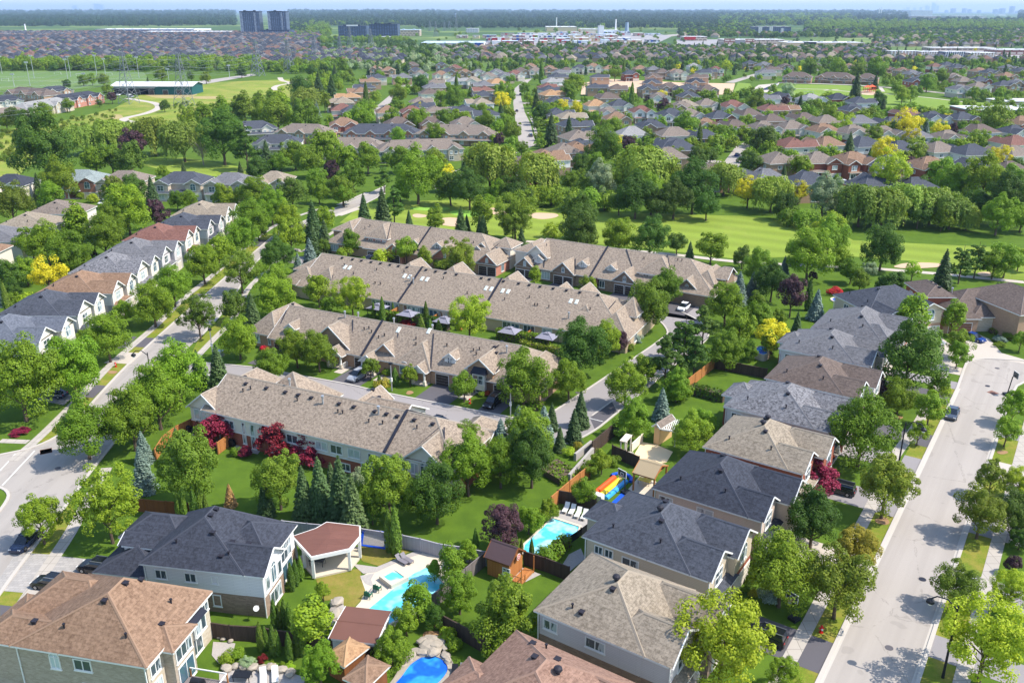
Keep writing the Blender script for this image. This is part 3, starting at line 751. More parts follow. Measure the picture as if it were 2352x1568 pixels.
def _pipe_mesh():
    m = MB(); m.tube([(0, 0, -.3), (0, 0, .4)], .09, M['vent'], 6); m.tube([(0, 0, .4), (0, 0, .52)], .15, M['vent'], 6); return m.mesh('vent_pipe')
def _flue_mesh():
    m = MB(); m.tube([(0, 0, -.3), (0, 0, 1.0)], .14, M['flue'], 8); m.tube([(0, 0, 1.0), (0, 0, 1.3)], .23, M['flue'], 8); return m.mesh('flue')
def _sky_mesh():
    m = MB(); m.box(-.32, .32, -.62, .62, -.1, .1, M['trim']); m.box(-.25, .25, -.55, .55, .1, .13, M['skyl']); return m.mesh('skylight')
def _turb_mesh():
    m = MB(); m.tube([(0, 0, -.3), (0, 0, .25)], .2, M['vent'], 8); m.tube([(0, 0, .25), (0, 0, .4), (0, 0, .6), (0, 0, .7)], [.3, .42, .36, .12], M['vent'], 10); return m.mesh('turbine_vent')
M['skyl'] = m_plain('skylight_glass', S(196, 208, 206), .1, .06, spec=.8)
UNIT = dict(roof_vent=_vent_mesh(), vent_pipe=_pipe_mesh(), flue=_flue_mesh(), skylight=_sky_mesh(), turbine_vent=_turb_mesh())
def fit(root, b, name, x, y):
    """stand a roof fitting on block b, tilted skylights follow the slope"""
    o = link_mesh(name, UNIT[name], root, (x, y, roof_z(b, x, y)))
    if name == 'skylight':
        X0, X1, Y0, Y1, z, r0, r1, rz = block_geo(b)
        if b['d'] == 'x': o.rotation_euler = (math.atan2(rz - z, r0[1] - Y0) * (1 if y < r0[1] else -1), 0, 0)
        else: o.rotation_euler = (0, 0, 0)
    return o
def party_wall(root, b, x, mat, w=.34):
    X0, X1, Y0, Y1, z, r0, r1, rz = block_geo(b)
    m = MB(); ym = r0[1]; h = .3
    for a, c in (((x, Y0 + .02, z), (x, ym, rz)), ((x, ym, rz), (x, Y1 - .02, z))):
        m.bar((a[0], a[1], a[2] + .12), (c[0], c[1], c[2] + .12), w, mat, h)
    return m.build('party_wall', root)
def valley(m, a, b, mat, w=.2):
    m.bar((a[0], a[1], a[2] + .03), (b[0], b[1], b[2] + .03), w, mat, .05)
def porch(root, x0, x1, y0, y1, z, cols, rmat, cmat, d='x', e='hh', p=.4, mat='trim', side='y0', zb=.25):
    """a porch roof on posts with a slab"""
    rm_, tm, wm = MB(), MB(), MB()
    b = B(x0, x1, y0, y1, z, d, e, p, .25, open_=True)
    add_block(b, wm, rm_, tm, [(None, M[mat])], rmat, cmat, M['trim'])
    o = rm_.build('porch_roof', root)
    tm.v += []
    tm.build('porch_trim', o)
    if wm.f: wm.build('porch_gable', o)
    sl_ = MB(); sl_.box(x0, x1, y0, y1, 0, zb, M['concrete']); sl_.build('porch_slab', root)
    for cx, cy in cols:
        c = MB(); c.box(cx - .13, cx + .13, cy - .13, cy + .13, .9, z - .2, M['trim']); c.box(cx - .24, cx + .24, cy - .24, cy + .24, zb, .95, M['cream'])
        c.build('porch_column', root)
    return b
def dormer(root, x, y0, y1, z0, w, zt, rmat, cmat, wall, p=.75, tri='flash', win=(.8, 1.1)):
    """front-facing dormer on the roof, face at y0 running back to y1; z0 base, zt eave"""
    wm, rm_, tm = MB(), MB(), MB()
    b = B(x - w / 2, x + w / 2, y0, y1, zt, 'y', 'gg', p, .3, zb=z0)
    add_block(b, wm, rm_, tm, [(None, wall)], rmat, cmat, M['trim'])
    o = wm.build('dormer', root)
    rm_.build('dormer_roof', o); tm.build('dormer_trim', o)
    a, c = win_mesh(win[0], win[1], 'grid', 'trim')
    link_mesh('dormer_window', a, o, (x, y0 - .01, max(z0 + .5, zt - win[1] - .25)), 0)
    link_mesh('dormer_pane', c, o, (x, y0 - .01, max(z0 + .5, zt - win[1] - .25)), 0)
    return o
def building(name, label, cat, o, ang, blocks, walls, roof='taupe', group=None, wins=(), garages=(), vents=(), trim='trim', caps=True):
    root = thing(name, label, cat, o, ang, group)
    wm, rm_, tm = MB(), MB(), MB()
    zones = [(t, WM[k] if k in WM else M[k]) for t, k in walls]
    for b in blocks:
        if b['walls']: b['walls'] = [(t, WM[k] if k in WM else M[k]) if isinstance(k, str) else (t, k) for t, k in b['walls']]
        add_block(b, wm, rm_, tm, zones, RM[roof], CAPM[roof], M[trim], caps)
    if wm.f: wm.build('wall', root)
    ro = rm_.build('roof', root)
    tm.build('fascia', ro)
    for w in wins: add_window(root, *w)
    for g in garages: add_garage(root, *g)
    for v in vents:
        fit(root, blocks[v[3] if len(v) > 3 else 0], v[0], v[1], v[2])
    return root
def spout(root, x, y, z, z0=0, mat='trim'):
    m = MB(); m.bar((x, y, z0), (x, y, z), .1, M[mat]); m.build('downspout', root)
# ================================================================ DETACHED HOUSES
def detached(label, o, ang, roof='taupe', lo='redbrick', up='siding', front=None, Lx=13.6, D=11.2, z=5.8, ridge=(6.3, 4.4, 6.8, 3.1), sw=(14.2, 5.8), nw=(15.6, 4.7), zs=2.9,
             group=None, gar='gar_light', name='detached_house', detail=2, swin=((1.6, 3.9, 1.5), (6.4, 3.9, 1.9)), rear=None, stories=None, porch_on=True, gdir='gg', vents=None, nwin=False, turb=0):
    """two-storey house; local x runs from the back garden to the street, y away along the street"""
    rx, ra, rb, rise = ridge
    p = rise / (ra + .45)
    front = front or lo
    zones = [(zs, lo), (None, up)]
    fz = [(None, front)]
    main = B(0, Lx - 2.2, 0, D, z, 'y', 'hh', p, ridge=((rx, ra), (rx, rb), z + rise))
    bl = [main]
    if sw: bl.append(B(Lx - 6.5, sw[0], .04, sw[1], z - .03, 'x', 'h' + gdir[0], p, walls=None if detail < 2 else zones))
    if nw: bl.append(B(Lx - 6.5, nw[0], D - nw[1], D - .04, z - .03, 'x', 'h' + gdir[1], p))
    if rear: bl.append(B(-rear[0], 2, rear[1], rear[2], z - .5, 'x', 'hh', p))
    wins = []; gars = []
    if sw:
        ym = (.04 + sw[1]) / 2
        wins.append((sw[0], ym, 'E', zs + .7, 2.0, 1.7, 'grid')); wins.append((sw[0], ym, 'E', .7, 2.0, 1.5, 'plain'))
    if nw:
        ym = D - nw[1] / 2
        wins.append((nw[0], ym, 'E', zs + .8, 1.8, 1.3, 'arch' if detail > 1 else 'grid'))
        gars = [(nw[0], ym - 1.15 if nw[1] > 5 else ym, 'E', 2.4, 2.15, gar)]
        if nw[1] > 5.2: gars.append((nw[0], ym + 1.45, 'E', 2.4, 2.15, gar))
    for x, zz, w in swin: wins.append((x, 0, 'S', zz, w, 1.0 if w > 1 else .9, 'plain'))
    if nwin:
        for x, zz, w in nwin: wins.append((x, D, 'N', zz, w, 1.0, 'plain'))
    if detail > 1: wins.append((0, 3, 'W', 3.8, 1.6, 1.1, 'plain')); wins.append((0, 7.5, 'W', .6, 2.4, 2, 'slide'))
    vs = vents if vents is not None else [('roof_vent', rx + .5, ra - .8), ('roof_vent', rx - .7, rb + .3), ('vent_pipe', 2.6, 1.4), ('vent_pipe', 8.4, 1.5)]
    if detail < 1: vs = vs[:1]
    h = building(name, label, 'house', o, ang, bl, zones, roof, group, wins, gars, vs)
    for i in range(turb): fit(h, main, 'turbine_vent', rx - .3, (ra + rb) / 2 - .8 + i * 2.0)
    if detail > 1 or porch_on == 2:
        y0 = sw[1] if sw else 3; y1 = D - (nw[1] if nw else 3)
        x0 = Lx - 2.2
        porch(h, x0, (sw or nw)[0] + .9, .3, max(y1 - .1, y0 + .6), 3.0, [((sw or nw)[0] + .6, y0 - .1), ((sw or nw)[0] + .6, .6)], RM[roof], CAPM[roof], 'y', 'hh', .35)
        m = MB(); m.box(-.05, .06, -.5, .5, 0, 2.15, M['door']); m.box(-.1, .02, -.62, .62, 0, 2.28, M['trim'])
        m.build('front_door', h, (x0 + .05, (y0 + y1) / 2, .25))
    if detail > 1: spout(h, -.08, -.12, z - .2); spout(h, Lx - 2.0 if not sw else sw[0] + .05, -.08, z - .2)
    return h
RG = 'houses on the west side of the right-hand street'
def o33(t, x, y, dx=0, dy=0): return frame(P(t, x, y, 5.8), 33.8, .45 + dx, .45 + dy)
R1 = detached('tan-roofed house with blush siding at the near end of the right-hand street', o33(2, 1320, 1075), 33.8, 'tan', 'brownbrick', 'siding', turb=1, swin=((1.3, 3.9, 1.5), (6.4, 3.9, 2.0), (7.4, .9, 1.6)), vents=[('roof_vent', 6.2, 3.7), ('vent_pipe', 3.2, 1.0), ('roof_vent', 4.3, .9)])
R2 = detached('slate-roofed cream-sided house beside the turquoise lap pool', o33(2, 1645, 575), 33.8, 'slate', 'redbrick', 'beige', rear=(2.4, 4.5, 8.2), turb=1, Lx=14.6, sw=(14.8, 5.6), nw=(15.6, 5.6), ridge=(7.0, 4.3, 6.9, 3.2), swin=((1.6, 4.0, .9), (2.9, 4.0, .9), (5.6, 3.7, 1.9)))
R3 = detached('dark blue-roofed house with blush siding and pink brick gables beside a red Japanese maple', o33(3, 0, 300, -3.3), 33.8, 'dark', 'pinksiding', 'pinksiding', Lx=13.9, sw=(13.6, 5.2), nw=(15.2, 5.6), ridge=(6.4, 4.4, 6.9, 3.3), swin=((1.4, 3.8, 1.7), (6.6, 3.8, 2.0)), gar='gar_light')
R4 = detached('pale tan-roofed house with red brick side wall and two black turbine vents', o33(6, 225, 1505, -1.0), 33.8, 'tan', 'redbrick', 'redbrick', turb=2, Lx=13.2, sw=(13.2, 5.4), nw=(14.4, 5.4))
R5 = detached('speckled grey-roofed house with a small hipped rear wing', o33(6, 320, 1220), 33.8, 'greyspot', 'redbrick', 'siding', rear=(2.2, 5.0, 9.6), Lx=15, sw=(15.2, 5.2), nw=(16.2, 5.4), ridge=(7.4, 4.4, 6.8, 3.1))
R6 = detached('brown-grey-roofed house overlooking the lawn with the orange cedar fence', o33(6, 595, 1030), 33.8, 'mocha', 'brownbrick', 'siding', Lx=14, sw=(14.2, 5.4), nw=(15.4, 5.4), ridge=(6.7, 4.4, 6.7, 3.0))
R7 = detached('plain grey-roofed house beside the yellow-leaved tree', o33(6, 690, 830), 33.8, 'grey', 'redbrick', 'siding', rear=(1.6, 4.5, 9), Lx=14.6, sw=(15.0, 5.3), nw=(16, 5.4), ridge=(7.1, 4.4, 6.8, 3.0))
R8 = detached('taupe-grey hip-roofed house last in the row before the cul-de-sac', o33(6, 910, 690), 33.8, 'grey', 'redbrick', 'siding', Lx=14, D=12, sw=(13.5, 5.0), nw=(15, 5.4), ridge=(7.1, 4.2, 8.6, 3.2), gdir='hg')
for h in (R1, R2, R3, R4, R5, R6, R7, R8): h['group'] = RG
R0 = building('detached_house', 'red-brown-roofed house at the bottom edge of the photo beside the blue kidney pool', 'house', P(2, 1070, 1345, 5.8), 33.8,
    [B(.4, 15, -8.6, 3.0, 5.8, 'y', 'hh', .55, ridge=((6.6, -3.6), (6.6, -1.8), 9.2)), B(7, 17, -8.5, -3.2, 5.77, 'x', 'hg', .62), B(7, 17, -2.4, 2.95, 5.77, 'x', 'hg', .62), B(-1.6, 3, -6.2, -2, 5.2, 'x', 'hh', .55)],
    [(None, 'brownbrick')], 'rust', None, [(3, 3.0, 'N', 3.9, 1.6, 1, 'plain')], [], [('roof_vent', 5.2, -1.5), ('roof_vent', 7.0, -.6), ('roof_vent', 3.4, 1.0), ('vent_pipe', 4.5, 1.6), ('turbine_vent', 8, -2.2)])
R9 = detached('dark slate-roofed house at the head of the cul-de-sac, backing on the fairway', P(6, 1080, 470, 5.8), 75, 'slate', 'buffbrick', 'beige', Lx=13.5, D=15.5, sw=(15.7, 5.2), nw=(13.6, 5.6), ridge=(6.0, 6.0, 9.6, 3.2), swin=((4, 3.9, 1.4), (9, 3.9, 1.2)))
R10 = building('bungalow', 'large taupe-roofed red brick bungalow with a round turret at the head of the cul-de-sac', 'house', P(6, 1710, 565, 3.2), 90,
    [B(-1.5, 6.2, .4, 7.4, 3.3, 'x', 'hh', .62, walls=[(None, 'buffbrick')]), B(-9.7, .2, -1, 4.6, 6.0, 'x', 'hh', .5, walls=[(None, 'redbrick')]), B(-7.5, 3.4, 3, 16.5, 3.4, 'y', 'hh', .62), B(-2, 5, 7, 12.6, 3.25, 'x', 'hh', .6)],
    [(None, 'stonebrick')], 'mocha', None, [], [], [('roof_vent', -2, 2.4, 1), ('roof_vent', -4, 2.4, 1), ('roof_vent', -6, 2.4, 1), ('flue', -3.5, 6, 2)])
tm_ = MB()
tc_ = (3.2, 14.2); oc = [(tc_[0] + 3.3 * math.cos(PI / 8 + k * PI / 4), tc_[1] + 3.3 * math.sin(PI / 8 + k * PI / 4)) for k in range(8)]
tm_.prism(oc, 0, 3.2, WM['stonebrick']); tw = tm_.build('turret', R10)
tr_ = MB()
oc2 = [(tc_[0] + 3.9 * math.cos(PI / 8 + k * PI / 4), tc_[1] + 3.9 * math.sin(PI / 8 + k * PI / 4)) for k in range(8)]
for k in range(8): tr_.face([(*oc2[k], 3.15), (*oc2[(k + 1) % 8], 3.15), (*tc_, 5.6)], RM['mocha'])
tr_.face([(*q, 3.1) for q in oc2][::-1], M['trim']); tr_.build('turret_roof', R10)
for y_ in (13.2, 15.2): add_window(R10, 6.3, y_, 'E', .7, 1.1, 1.5, 'arch')
add_garage(R10, 6.2, 3.9, 'E', 4.6, 2.2, 'gar_brown')
for k, (x_, y_) in enumerate([(-7, 0), (-3, 0)]): add_window(R10, x_, -1.0, 'S', 3.7, 1.1, 1.2, 'plain')
R11 = building('detached_house', 'brown-roofed house cut by the right edge beside the bungalow', 'house', P(6, 2245, 415, 5.8), 75,
    [B(0, 16, -12, 0, 5.8, 'x', 'hh', .5)], [(None, 'buffbrick')], 'mocha', None, [(4, -12, 'S', 3.7, 1.4, 1.2, 'grid')], [], [])
# ---- the two big houses at the bottom left
L1 = building('detached_house', 'large brown-roofed brick house at the bottom left corner with white patio-side windows', 'house', P(1, 45, 1325, 5.6), 12,
    [B(.5, 14.2, .7, 11.4, 5.6, 'y', 'hh', .5, ridge=((8.1, 4.8), (8.1, 7.3), 9.5)), B(-2.6, 6, 5.4, 11.3, 5.57, 'x', 'hh', .62), B(-3.2, 5, .74, 4.6, 5.57, 'x', 'hh', .62), B(11, 15.3, 3.2, 6.6, 5.4, 'x', 'hh', .5),
     B(-6.5, 0, 2.5, 10, 3.0, 'x', 'hh', .4)],
    [(None, 'greybrick')], 'brown', None,
    [(4.4, .7, 'S', 3.4, .9, 1.3, 'arch'), (7.4, .7, 'S', 3.7, 1.7, 1.1, 'plain'), (7.9, .7, 'S', .9, 1.7, 1.1, 'plain'), (14.2, 1.9, 'E', 3.6, 1.4, 1.2, 'plain'), (14.2, 1.9, 'E', .6, 1.2, 2.1, 'slide'), (15.3, 4.9, 'E', 3.4, 2.5, 1.4, 'plain'),
     (15.3, 4.9, 'E', .3, 2.4, 2.3, 'slide'), (14.2, 8.4, 'E', 3.1, 1.9, 2.0, 'grid'), (14.2, 8.4, 'E', .4, 2.0, 2.0, 'plain'), (14.2, 10.7, 'E', 3.9, 1.0, .9, 'plain')], [(-6.5, 5, 'W', 2.5, 2.2, 'gar_light')],
    [('roof_vent', 8.1, 4.2), ('roof_vent', 8.6, 6.8), ('roof_vent', 9.3, 8.2), ('vent_pipe', 5, 2.0), ('vent_pipe', 11.6, 2.0), ('vent_pipe', 12.6, 7.8), ('roof_vent', 1.4, 2.4, 2), ('roof_vent', 13.2, 5.1, 3)])
mw = MB(); mw.box(14.205, 14.225, .72, 11.38, 0, 5.4, WM['stonebrick']); mw.build('sunlit_side_wall', L1)  # paler brick over the sun-facing wall, sunlight put into its colour
bm_ = MB()
for q in (((14.3, 7.2, 5.05), (14.3, 9.7, 5.05), (15.2, 9.4, 5.0), (15.2, 7.5, 5.0)),): bm_.face(q, M['flash'])
bm_.face([(14.25, 7.1, 5.3), (15.3, 7.3, 4.95), (15.3, 9.6, 4.95), (14.25, 9.8, 5.3)], M['flash']); bm_.box(14.25, 15.0, 7.4, 9.5, 2.9, 5.0, M['trim']); bm_.build('bay_window', L1)
for y_ in (7.95, 8.95): add_window(L1, 15.0, y_, 'E', 3.3, .7, 1.4, 'small')
spout(L1, .42, .62, 5.4); spout(L1, 14.1, .6, 5.4)
L2 = building('detached_house', 'long dark slate-roofed house with white siding over brown brick beside the white pavilion', 'house', P(1, 935, 755, 5.6), 10,
    [B(.5, 12, .3, 10, 5.6, 'y', 'hh', .5, ridge=((5.8, 4.6), (5.8, 6.9), 9.2)), B(7, 14.3, .34, 5.0, 5.57, 'x', 'hg', .72, walls=[(2.6, 'brownbrick'), (None, 'whitesiding')]), B(7, 13.6, 3, 9.9, 5.57, 'x', 'hh', .6),
     B(-5, 2, 5.0, 9.8, 5.3, 'x', 'hh', .6), B(-4.4, 2, 3.9, 6.4, 5.0, 'x', 'gh', .5), B(-6.2, 1.5, 1.2, 6, 3.0, 'y', 'hh', .5), B(-3.6, 1.2, 4.8, 9.9, 3.3, 'x', 'hh', .5)],
    [(2.6, 'brownbrick'), (None, 'whitesiding')], 'dark', None,
    [(2.3, .3, 'S', 3.7, 1.2, 1.0, 'plain'), (5.8, .3, 'S', 3.7, 1.2, 1.0, 'plain'), (8.6, .34, 'S', 3.8, .6, .8, 'small'), (8.6, .34, 'S', .9, .8, 1.3, 'small'), (14.3, 2.7, 'E', 3.1, 1.0, 2.0, 'arch'), (14.3, 1.2, 'E', 3.1, .7, 1.6, 'small'), (14.3, 4.2, 'E', 3.1, .7, 1.6, 'small'),
     (14.3, 2.7, 'E', .5, 2.6, 1.7, 'plain'), (13.6, 7.4, 'E', 2.8, 2.6, 2.2, 'grid'), (13.6, 7.4, 'E', .3, 2.6, 2.0, 'slide')], [(-6.2, 3.6, 'W', 2.5, 2.2, 'gar_light')],
    [('roof_vent', 6.2, 6.5), ('roof_vent', 6.2, 5.2), ('roof_vent', 7.4, 3.2), ('roof_vent', 9.6, 3.2, 1), ('roof_vent', 11.6, 3.0, 1), ('vent_pipe', 3.6, 2.0), ('roof_vent', 9.2, 1.3, 1), ('vent_pipe', 10, 1.5, 1)])
spout(L2, .4, .25, 5.4); spout(L2, 14.25, .25, 5.4)
dish = MB(); dish.bar((13.4, -.1, 1.5), (13.4, .3, 1.5), .06, M['trim']); dish.tube([(13.4, -.15, 1.55), (13.45, -.3, 1.62), (13.5, -.42, 1.7)], [.08, .26, .32], M['trim'], 12); dish.build('satellite_dish', L2)
# ---- west side of the left street
LG = 'houses on the west side of the left street'
for i, (y0, rf, up, lab) in enumerate([(148, 'bluegrey', 'stucco', 'slate-roofed cream house nearest the intersection on the left street'), (162.6, 'slate', 'stucco', 'slate-roofed cream house below the brown-roofed house on the left street'),
    (177.8, 'brown', 'stucco', 'light brown-roofed cream house on the left street beside the yellow-leaved garden tree'), (192.6, 'greyspot', 'stucco', 'speckled grey-roofed white-gabled house next up from the brown-roofed one'),
    (206.8, 'grey', 'siding', 'grey-roofed house just below the red-roofed house on the left street'), (222.2, 'red', 'stucco', 'brick-red-roofed house on the left street'),
    (236.6, 'slate', 'siding', 'blue-grey-roofed house just above the red-roofed house on the left street'), (252, 'tan', 'stucco', 'tan-roofed house farthest up the west side of the left street')]):
    detached(lab, (-101.2 if i < 6 else -99.5, y0), 0, rf, 'greystucco', up, D=11.4, Lx=14.2, z=(5.8, 6.0, 5.7, 5.9)[i % 4], sw=(15.2 + (i % 3) * .3, 5.4 + (i % 2) * .5), nw=(16.2 - (i % 2) * .5, 4.9 - (i % 2) * .3), ridge=(6.8, 4.3, 6.9, 3.1), group=LG, gar='gar_light', swin=((3, 3.8, 1.2), (9, 3.8, 1.4)), turb=0, detail=2, vents=[('roof_vent', 7.2, 3.5), ('roof_vent', 6.3, 7.4), ('vent_pipe', 3, 1.3)])
BG = 'houses backing on the gardens west of the left street'
for y0, rf, lab in [(206.5, 'brown', 'brown-roofed white house at the left edge behind the street row'), (222, 'grey', 'grey-roofed white house at the left edge between a brown and a tan roof'), (238, 'tan', 'tan hip-roofed house at left behind the street row, lower of the two tan roofs'), (255, 'taupe', 'taupe hip-roofed house at left with cream rear wall, upper of the two tan roofs')]:
    detached(lab, (-143.5, y0), 0, rf, 'stucco', 'stucco', Lx=17.5, D=11, sw=None, nw=None, ridge=(6.4, 4.4, 6.4, 3.0), group=BG, detail=1, swin=((4, 3.8, 1.3),))
CG = 'houses along the cross street facing the camera at left'
for x0, yy, L_, rf, up, fr, lab in [(-181, 311, 13, 'dark', 'stucco', 'stucco', 'dark blue-roofed white house at the left edge of the photo'), (-161, 320, 14.5, 'teal', 'pinkbrick', 'pinkbrick', 'pink brick house with greenish grey roof and arched gable window'),
    (-145, 318, 15, 'taupe', 'stonebrick', 'stonebrick', 'tan-roofed buff house behind a pale green tree and a spruce'), (-124.5, 316, 16.5, 'slate', 'stonebrick', 'stucco', 'blue-grey-roofed cream house with a white porch and dormer'),
    (-106, 314, 14.5, 'grey', 'stonebrick', 'stucco', 'grey-roofed cream house with arched window right of the porch house'), (-90.5, 317, 12, 'tan', 'stonebrick', 'stonebrick', 'tan pyramid-roofed house by the street bend')]:
    detached(lab, (x0, yy), 90, rf, fr, up, Lx=13.6, D=L_, sw=(14.5, 5.4), nw=(14.0, 5.4), group=CG, detail=2, ridge=(6.2, 5.0, L_ - 5, 3.1), swin=())
# ================================================================ TOWNHOUSE ROWS
TW = [(None, 'buffbrick')]
def town(label, o, ang, blocks, walls, ridge_vents=(), parts=(), **kw):
    h = building('townhouse_row', label, 'townhouses', o, ang, blocks, walls, 'town', None, kw.get('wins', ()), kw.get('garages', ()), ())
    for x in parts: party_wall(h, blocks[0], x, M['flash'])
    for v in ridge_vents: fit(h, blocks[v[3] if len(v) > 3 else 0], v[0], v[1], v[2])
    return h
DM = lambda h, *a, **k: dormer(h, *a, RM['town'], CAPM['town'], M['trim'], **k)
def vl(h, L):
    for a, b in L: m = MB(); valley(m, a, b, M['flash']); m.build('valley_flashing', h)
# Row A (front row, seen from the back; walk-out basement)
oA = P(4, 1475, 1272, 5.0)
AW = [(2.3, 'redbrick'), (None, 'stucco')]
ab = [B(-3, 40.2, .4, 12.2, 5.0, 'x', 'gh', .58), B(-6.6, -.6, .9, 10, 4.6, 'y', 'gh', .8), B(33, 38.6, .1, 9, 5.0, 'y', 'gh', .8),
      B(-6.4, -1.6, 6, 16, 4.2, 'y', 'hh', .9), B(-.2, 10.4, 7, 16.4, 3.5, 'y', 'hh', .85), B(16.0, 26.6, 7, 16.2, 4.2, 'x', 'hg', .55), B(16, 20, 8, 16.6, 4.4, 'y', 'hg', .8), B(35.2, 40.2, 8.5, 16.2, 4.2, 'y', 'hh', .75), B(37, 40.4, 10.0, 13.0, 4.1, 'x', 'hg', .7)]
wa = [(-5.3, .9, 'S', 2.7, 1.0, 1.6, 'small'), (-3.6, .9, 'S', 2.35, 1.6, 1.9, 'arch'), (-1.8, .9, 'S', 2.7, 1.0, 1.6, 'small'), (1.6, .4, 'S', 2.9, 1.7, 1.1, 'plain'), (4.3, .4, 'S', .8, .5, 3.4, 'small'), (6.0, .4, 'S', .3, .7, 3.9, 'small')]
for x in (9.2, 13.4, 18.6, 21.2, 24.2, 27.6, 31.4): wa.append((x, .4, 'S', 2.9, 1.9, 1.2, 'plain'))
for x in (10, 14.2, 22.6, 30.0): wa.append((x, .4, 'S', .5, 1.4, 1.0, 'plain'))
for x in (16.6, 26.4): wa.append((x, .4, 'S', .2, 2.0, 2.0, 'slide'))
wa += [(34.3, .1, 'S', 2.9, 1.1, 1.5, 'plain'), (36, .1, 'S', 2.4, 1.4, 2.0, 'arch'), (37.8, .1, 'S', 2.9, 1.0, 1.5, 'plain'), (38.6, 4, 'E', 2.8, 1.2, 1.3, 'plain')]
RA = town('taupe-roofed townhouse block seen from behind, cream stucco over red brick, arched gable windows', oA, 25, ab, AW,
    [('roof_vent', x, 5.2) for x in (1.2, 5.2, 8.8, 11.2, 13.6, 18.6, 21.2, 24.8, 26.8, 28.6, 31.4, 34.4)] + [('vent_pipe', x, y) for x, y in ((2.6, 4.6), (1.6, 4), (11.6, 4.4), (19.2, 4), (20, 4), (24.8, 3.6), (27, 3.8), (32.4, 4.2))] + [('flue', 8.6, 6.6), ('flue', 16.0, 4.8), ('flue', 25.6, 5.0), ('roof_vent', -3.6, 10.2, 3), ('roof_vent', -5.0, 10, 3), ('roof_vent', 18, 14.8, 6), ('roof_vent', 21, 12, 5)],
    parts=(29.6,), wins=wa)
bnd = MB(); bnd.box(-3, 38, .3, .4, 2.25, 2.42, M['trim']); bnd.box(-6.65, -.55, .82, .9, 2.25, 2.42, M['trim']); bnd.box(32.95, 38.65, .02, .1, 2.25, 2.42, M['trim']); bnd.build('sill_band', RA)
vl(RA, [((-.2, .1, 5.0), (-3.0, 5.6, 8.2)), ((32.6, .1, 5.0), (35.6, 5.2, 8.0)), ((39, .1, 5.0), (36.2, 5.2, 8.0))])
for x in (-.6, 16, 29.3, 32.6): spout(RA, x, .32, 4.8, .2)
dk = MB(); dk.box(33.6, 38.4, -2.4, 0, 1.9, 2.1, M['woodbrown'], bottom=True)
for x in (33.6, 35.2, 36.8, 38.4): dk.bar((x, -2.4, 0), (x, -2.4, 3.0), .12, M['woodbrown'])
dk.box(33.6, 38.4, -2.45, -2.38, 2.2, 3.0, M['woodbrown']); dk.box(33.57, 33.65, -2.4, 0, 2.2, 3.0, M['woodbrown'])
for k in range(8): dk.box(31.8 - k * .25 + .8, 32.05 - k * .25 + .8 + .3, -2.2, -1.0, 1.9 - k * .24 - .1, 1.9 - k * .24, M['woodbrown'])
dk.build('back_deck', RA)
ds = MB(); ds.box(-4.6, -2.4, -.2, .9, 1.9, 2.1, M['woodbrown'], bottom=True)
for k in range(8): ds.box(-4.4, -3.2, -.2 - .26 * (k + 1), -.2 - .26 * k, 1.9 - k * .24 - .1, 1.9 - k * .24, M['woodbrown'], bottom=True)
for p_ in ((-4.5, -.1), (-2.5, -.1), (-4.5, -2.2)): ds.bar((*p_, 0), (*p_, 3.0), .08, M['black'])
ds.bar((-4.5, -.1, 3), (-4.5, -2.2, 1.1), .06, M['black']); ds.bar((-4.5, -.1, 3), (-2.5, -.1, 3), .06, M['black']); ds.build('back_steps', RA)
# Row B (faces the camera)
oB = P(5, 100, 880, 2.8)
bb = [B(-20, 37.3, .9, 14.6, 2.8, 'x', 'gh', .62), B(-26, -19.5, 1.8, 15, 2.9, 'y', 'hh', .95), B(-10.6, -1.6, 1.6, 9, 3.0, 'y', 'gh', .85), B(3.6, 8.0, 2.0, 9, 3.2, 'y', 'gh', .9), B(9.2, 16, .6, 9, 2.85, 'y', 'hh', .85),
      B(23.6, 28.4, .9, 9, 4.3, 'y', 'gh', .8), B(31, 37, 1.6, 13.5, 2.85, 'y', 'hh', .9)]
wb = [(-24.4, 1.8, 'S', .9, 1.6, 1.4, 'arch'), (-21.0, 1.8, 'S', .9, .8, 1.4, 'arch'), (5.8, 2.0, 'S', 1.1, 2.4, 1.7, 'grid'), (10.8, .6, 'S', 1.1, 1.9, 1.2, 'arch'), (34, 1.6, 'S', .9, 1.8, 1.4, 'grid'), (37, 5, 'E', .9, 1.6, 1.4, 'plain'), (37, 9, 'E', .9, 1.6, 1.4, 'plain')]
gb_ = [(x, .9, 'S', 2.5, 2.1, 'gar_dark') for x in (-17.9, 1.0, 18.4, 21.9)] + [(29.9, .9, 'S', 2.4, 2.1, 'gar_dark')]
RBh = town('long taupe-roofed brick townhouse block facing the camera with dark garages, middle of the complex', oB, 26, bb, TW,
    [('skylight', 5.9, 6.6), ('skylight', 12.0, 7.4, 0), ('flue', -6.6, 7.2), ('flue', -5.2, 9.5), ('flue', 3.4, 8.9), ('flue', 11.8, 9), ('flue', 28.6, 6), ('roof_vent', 26, 6.5, 5), ('roof_vent', 26.8, 5.5, 5), ('roof_vent', -22, 9, 1), ('roof_vent', -22.5, 11, 1), ('roof_vent', 26.6, 8.0)] +
    [('vent_pipe', x, y) for x, y in ((-1.0, 5.4), (-.2, 5.8), (.8, 5.2), (2.9, 4.4), (3.8, 5), (10.4, 5.4), (11, 4.4), (17, 5.2), (22.4, 5.2), (23.4, 5.6), (23.3, 4.6), (15.4, 9))],
    parts=(1.6,), wins=wb, garages=gb_)
DM(RBh, -16.2, 2.4, 7, 3.3, 2.2, 4.8); DM(RBh, 19.2, 2.4, 7, 3.3, 2.2, 4.8)
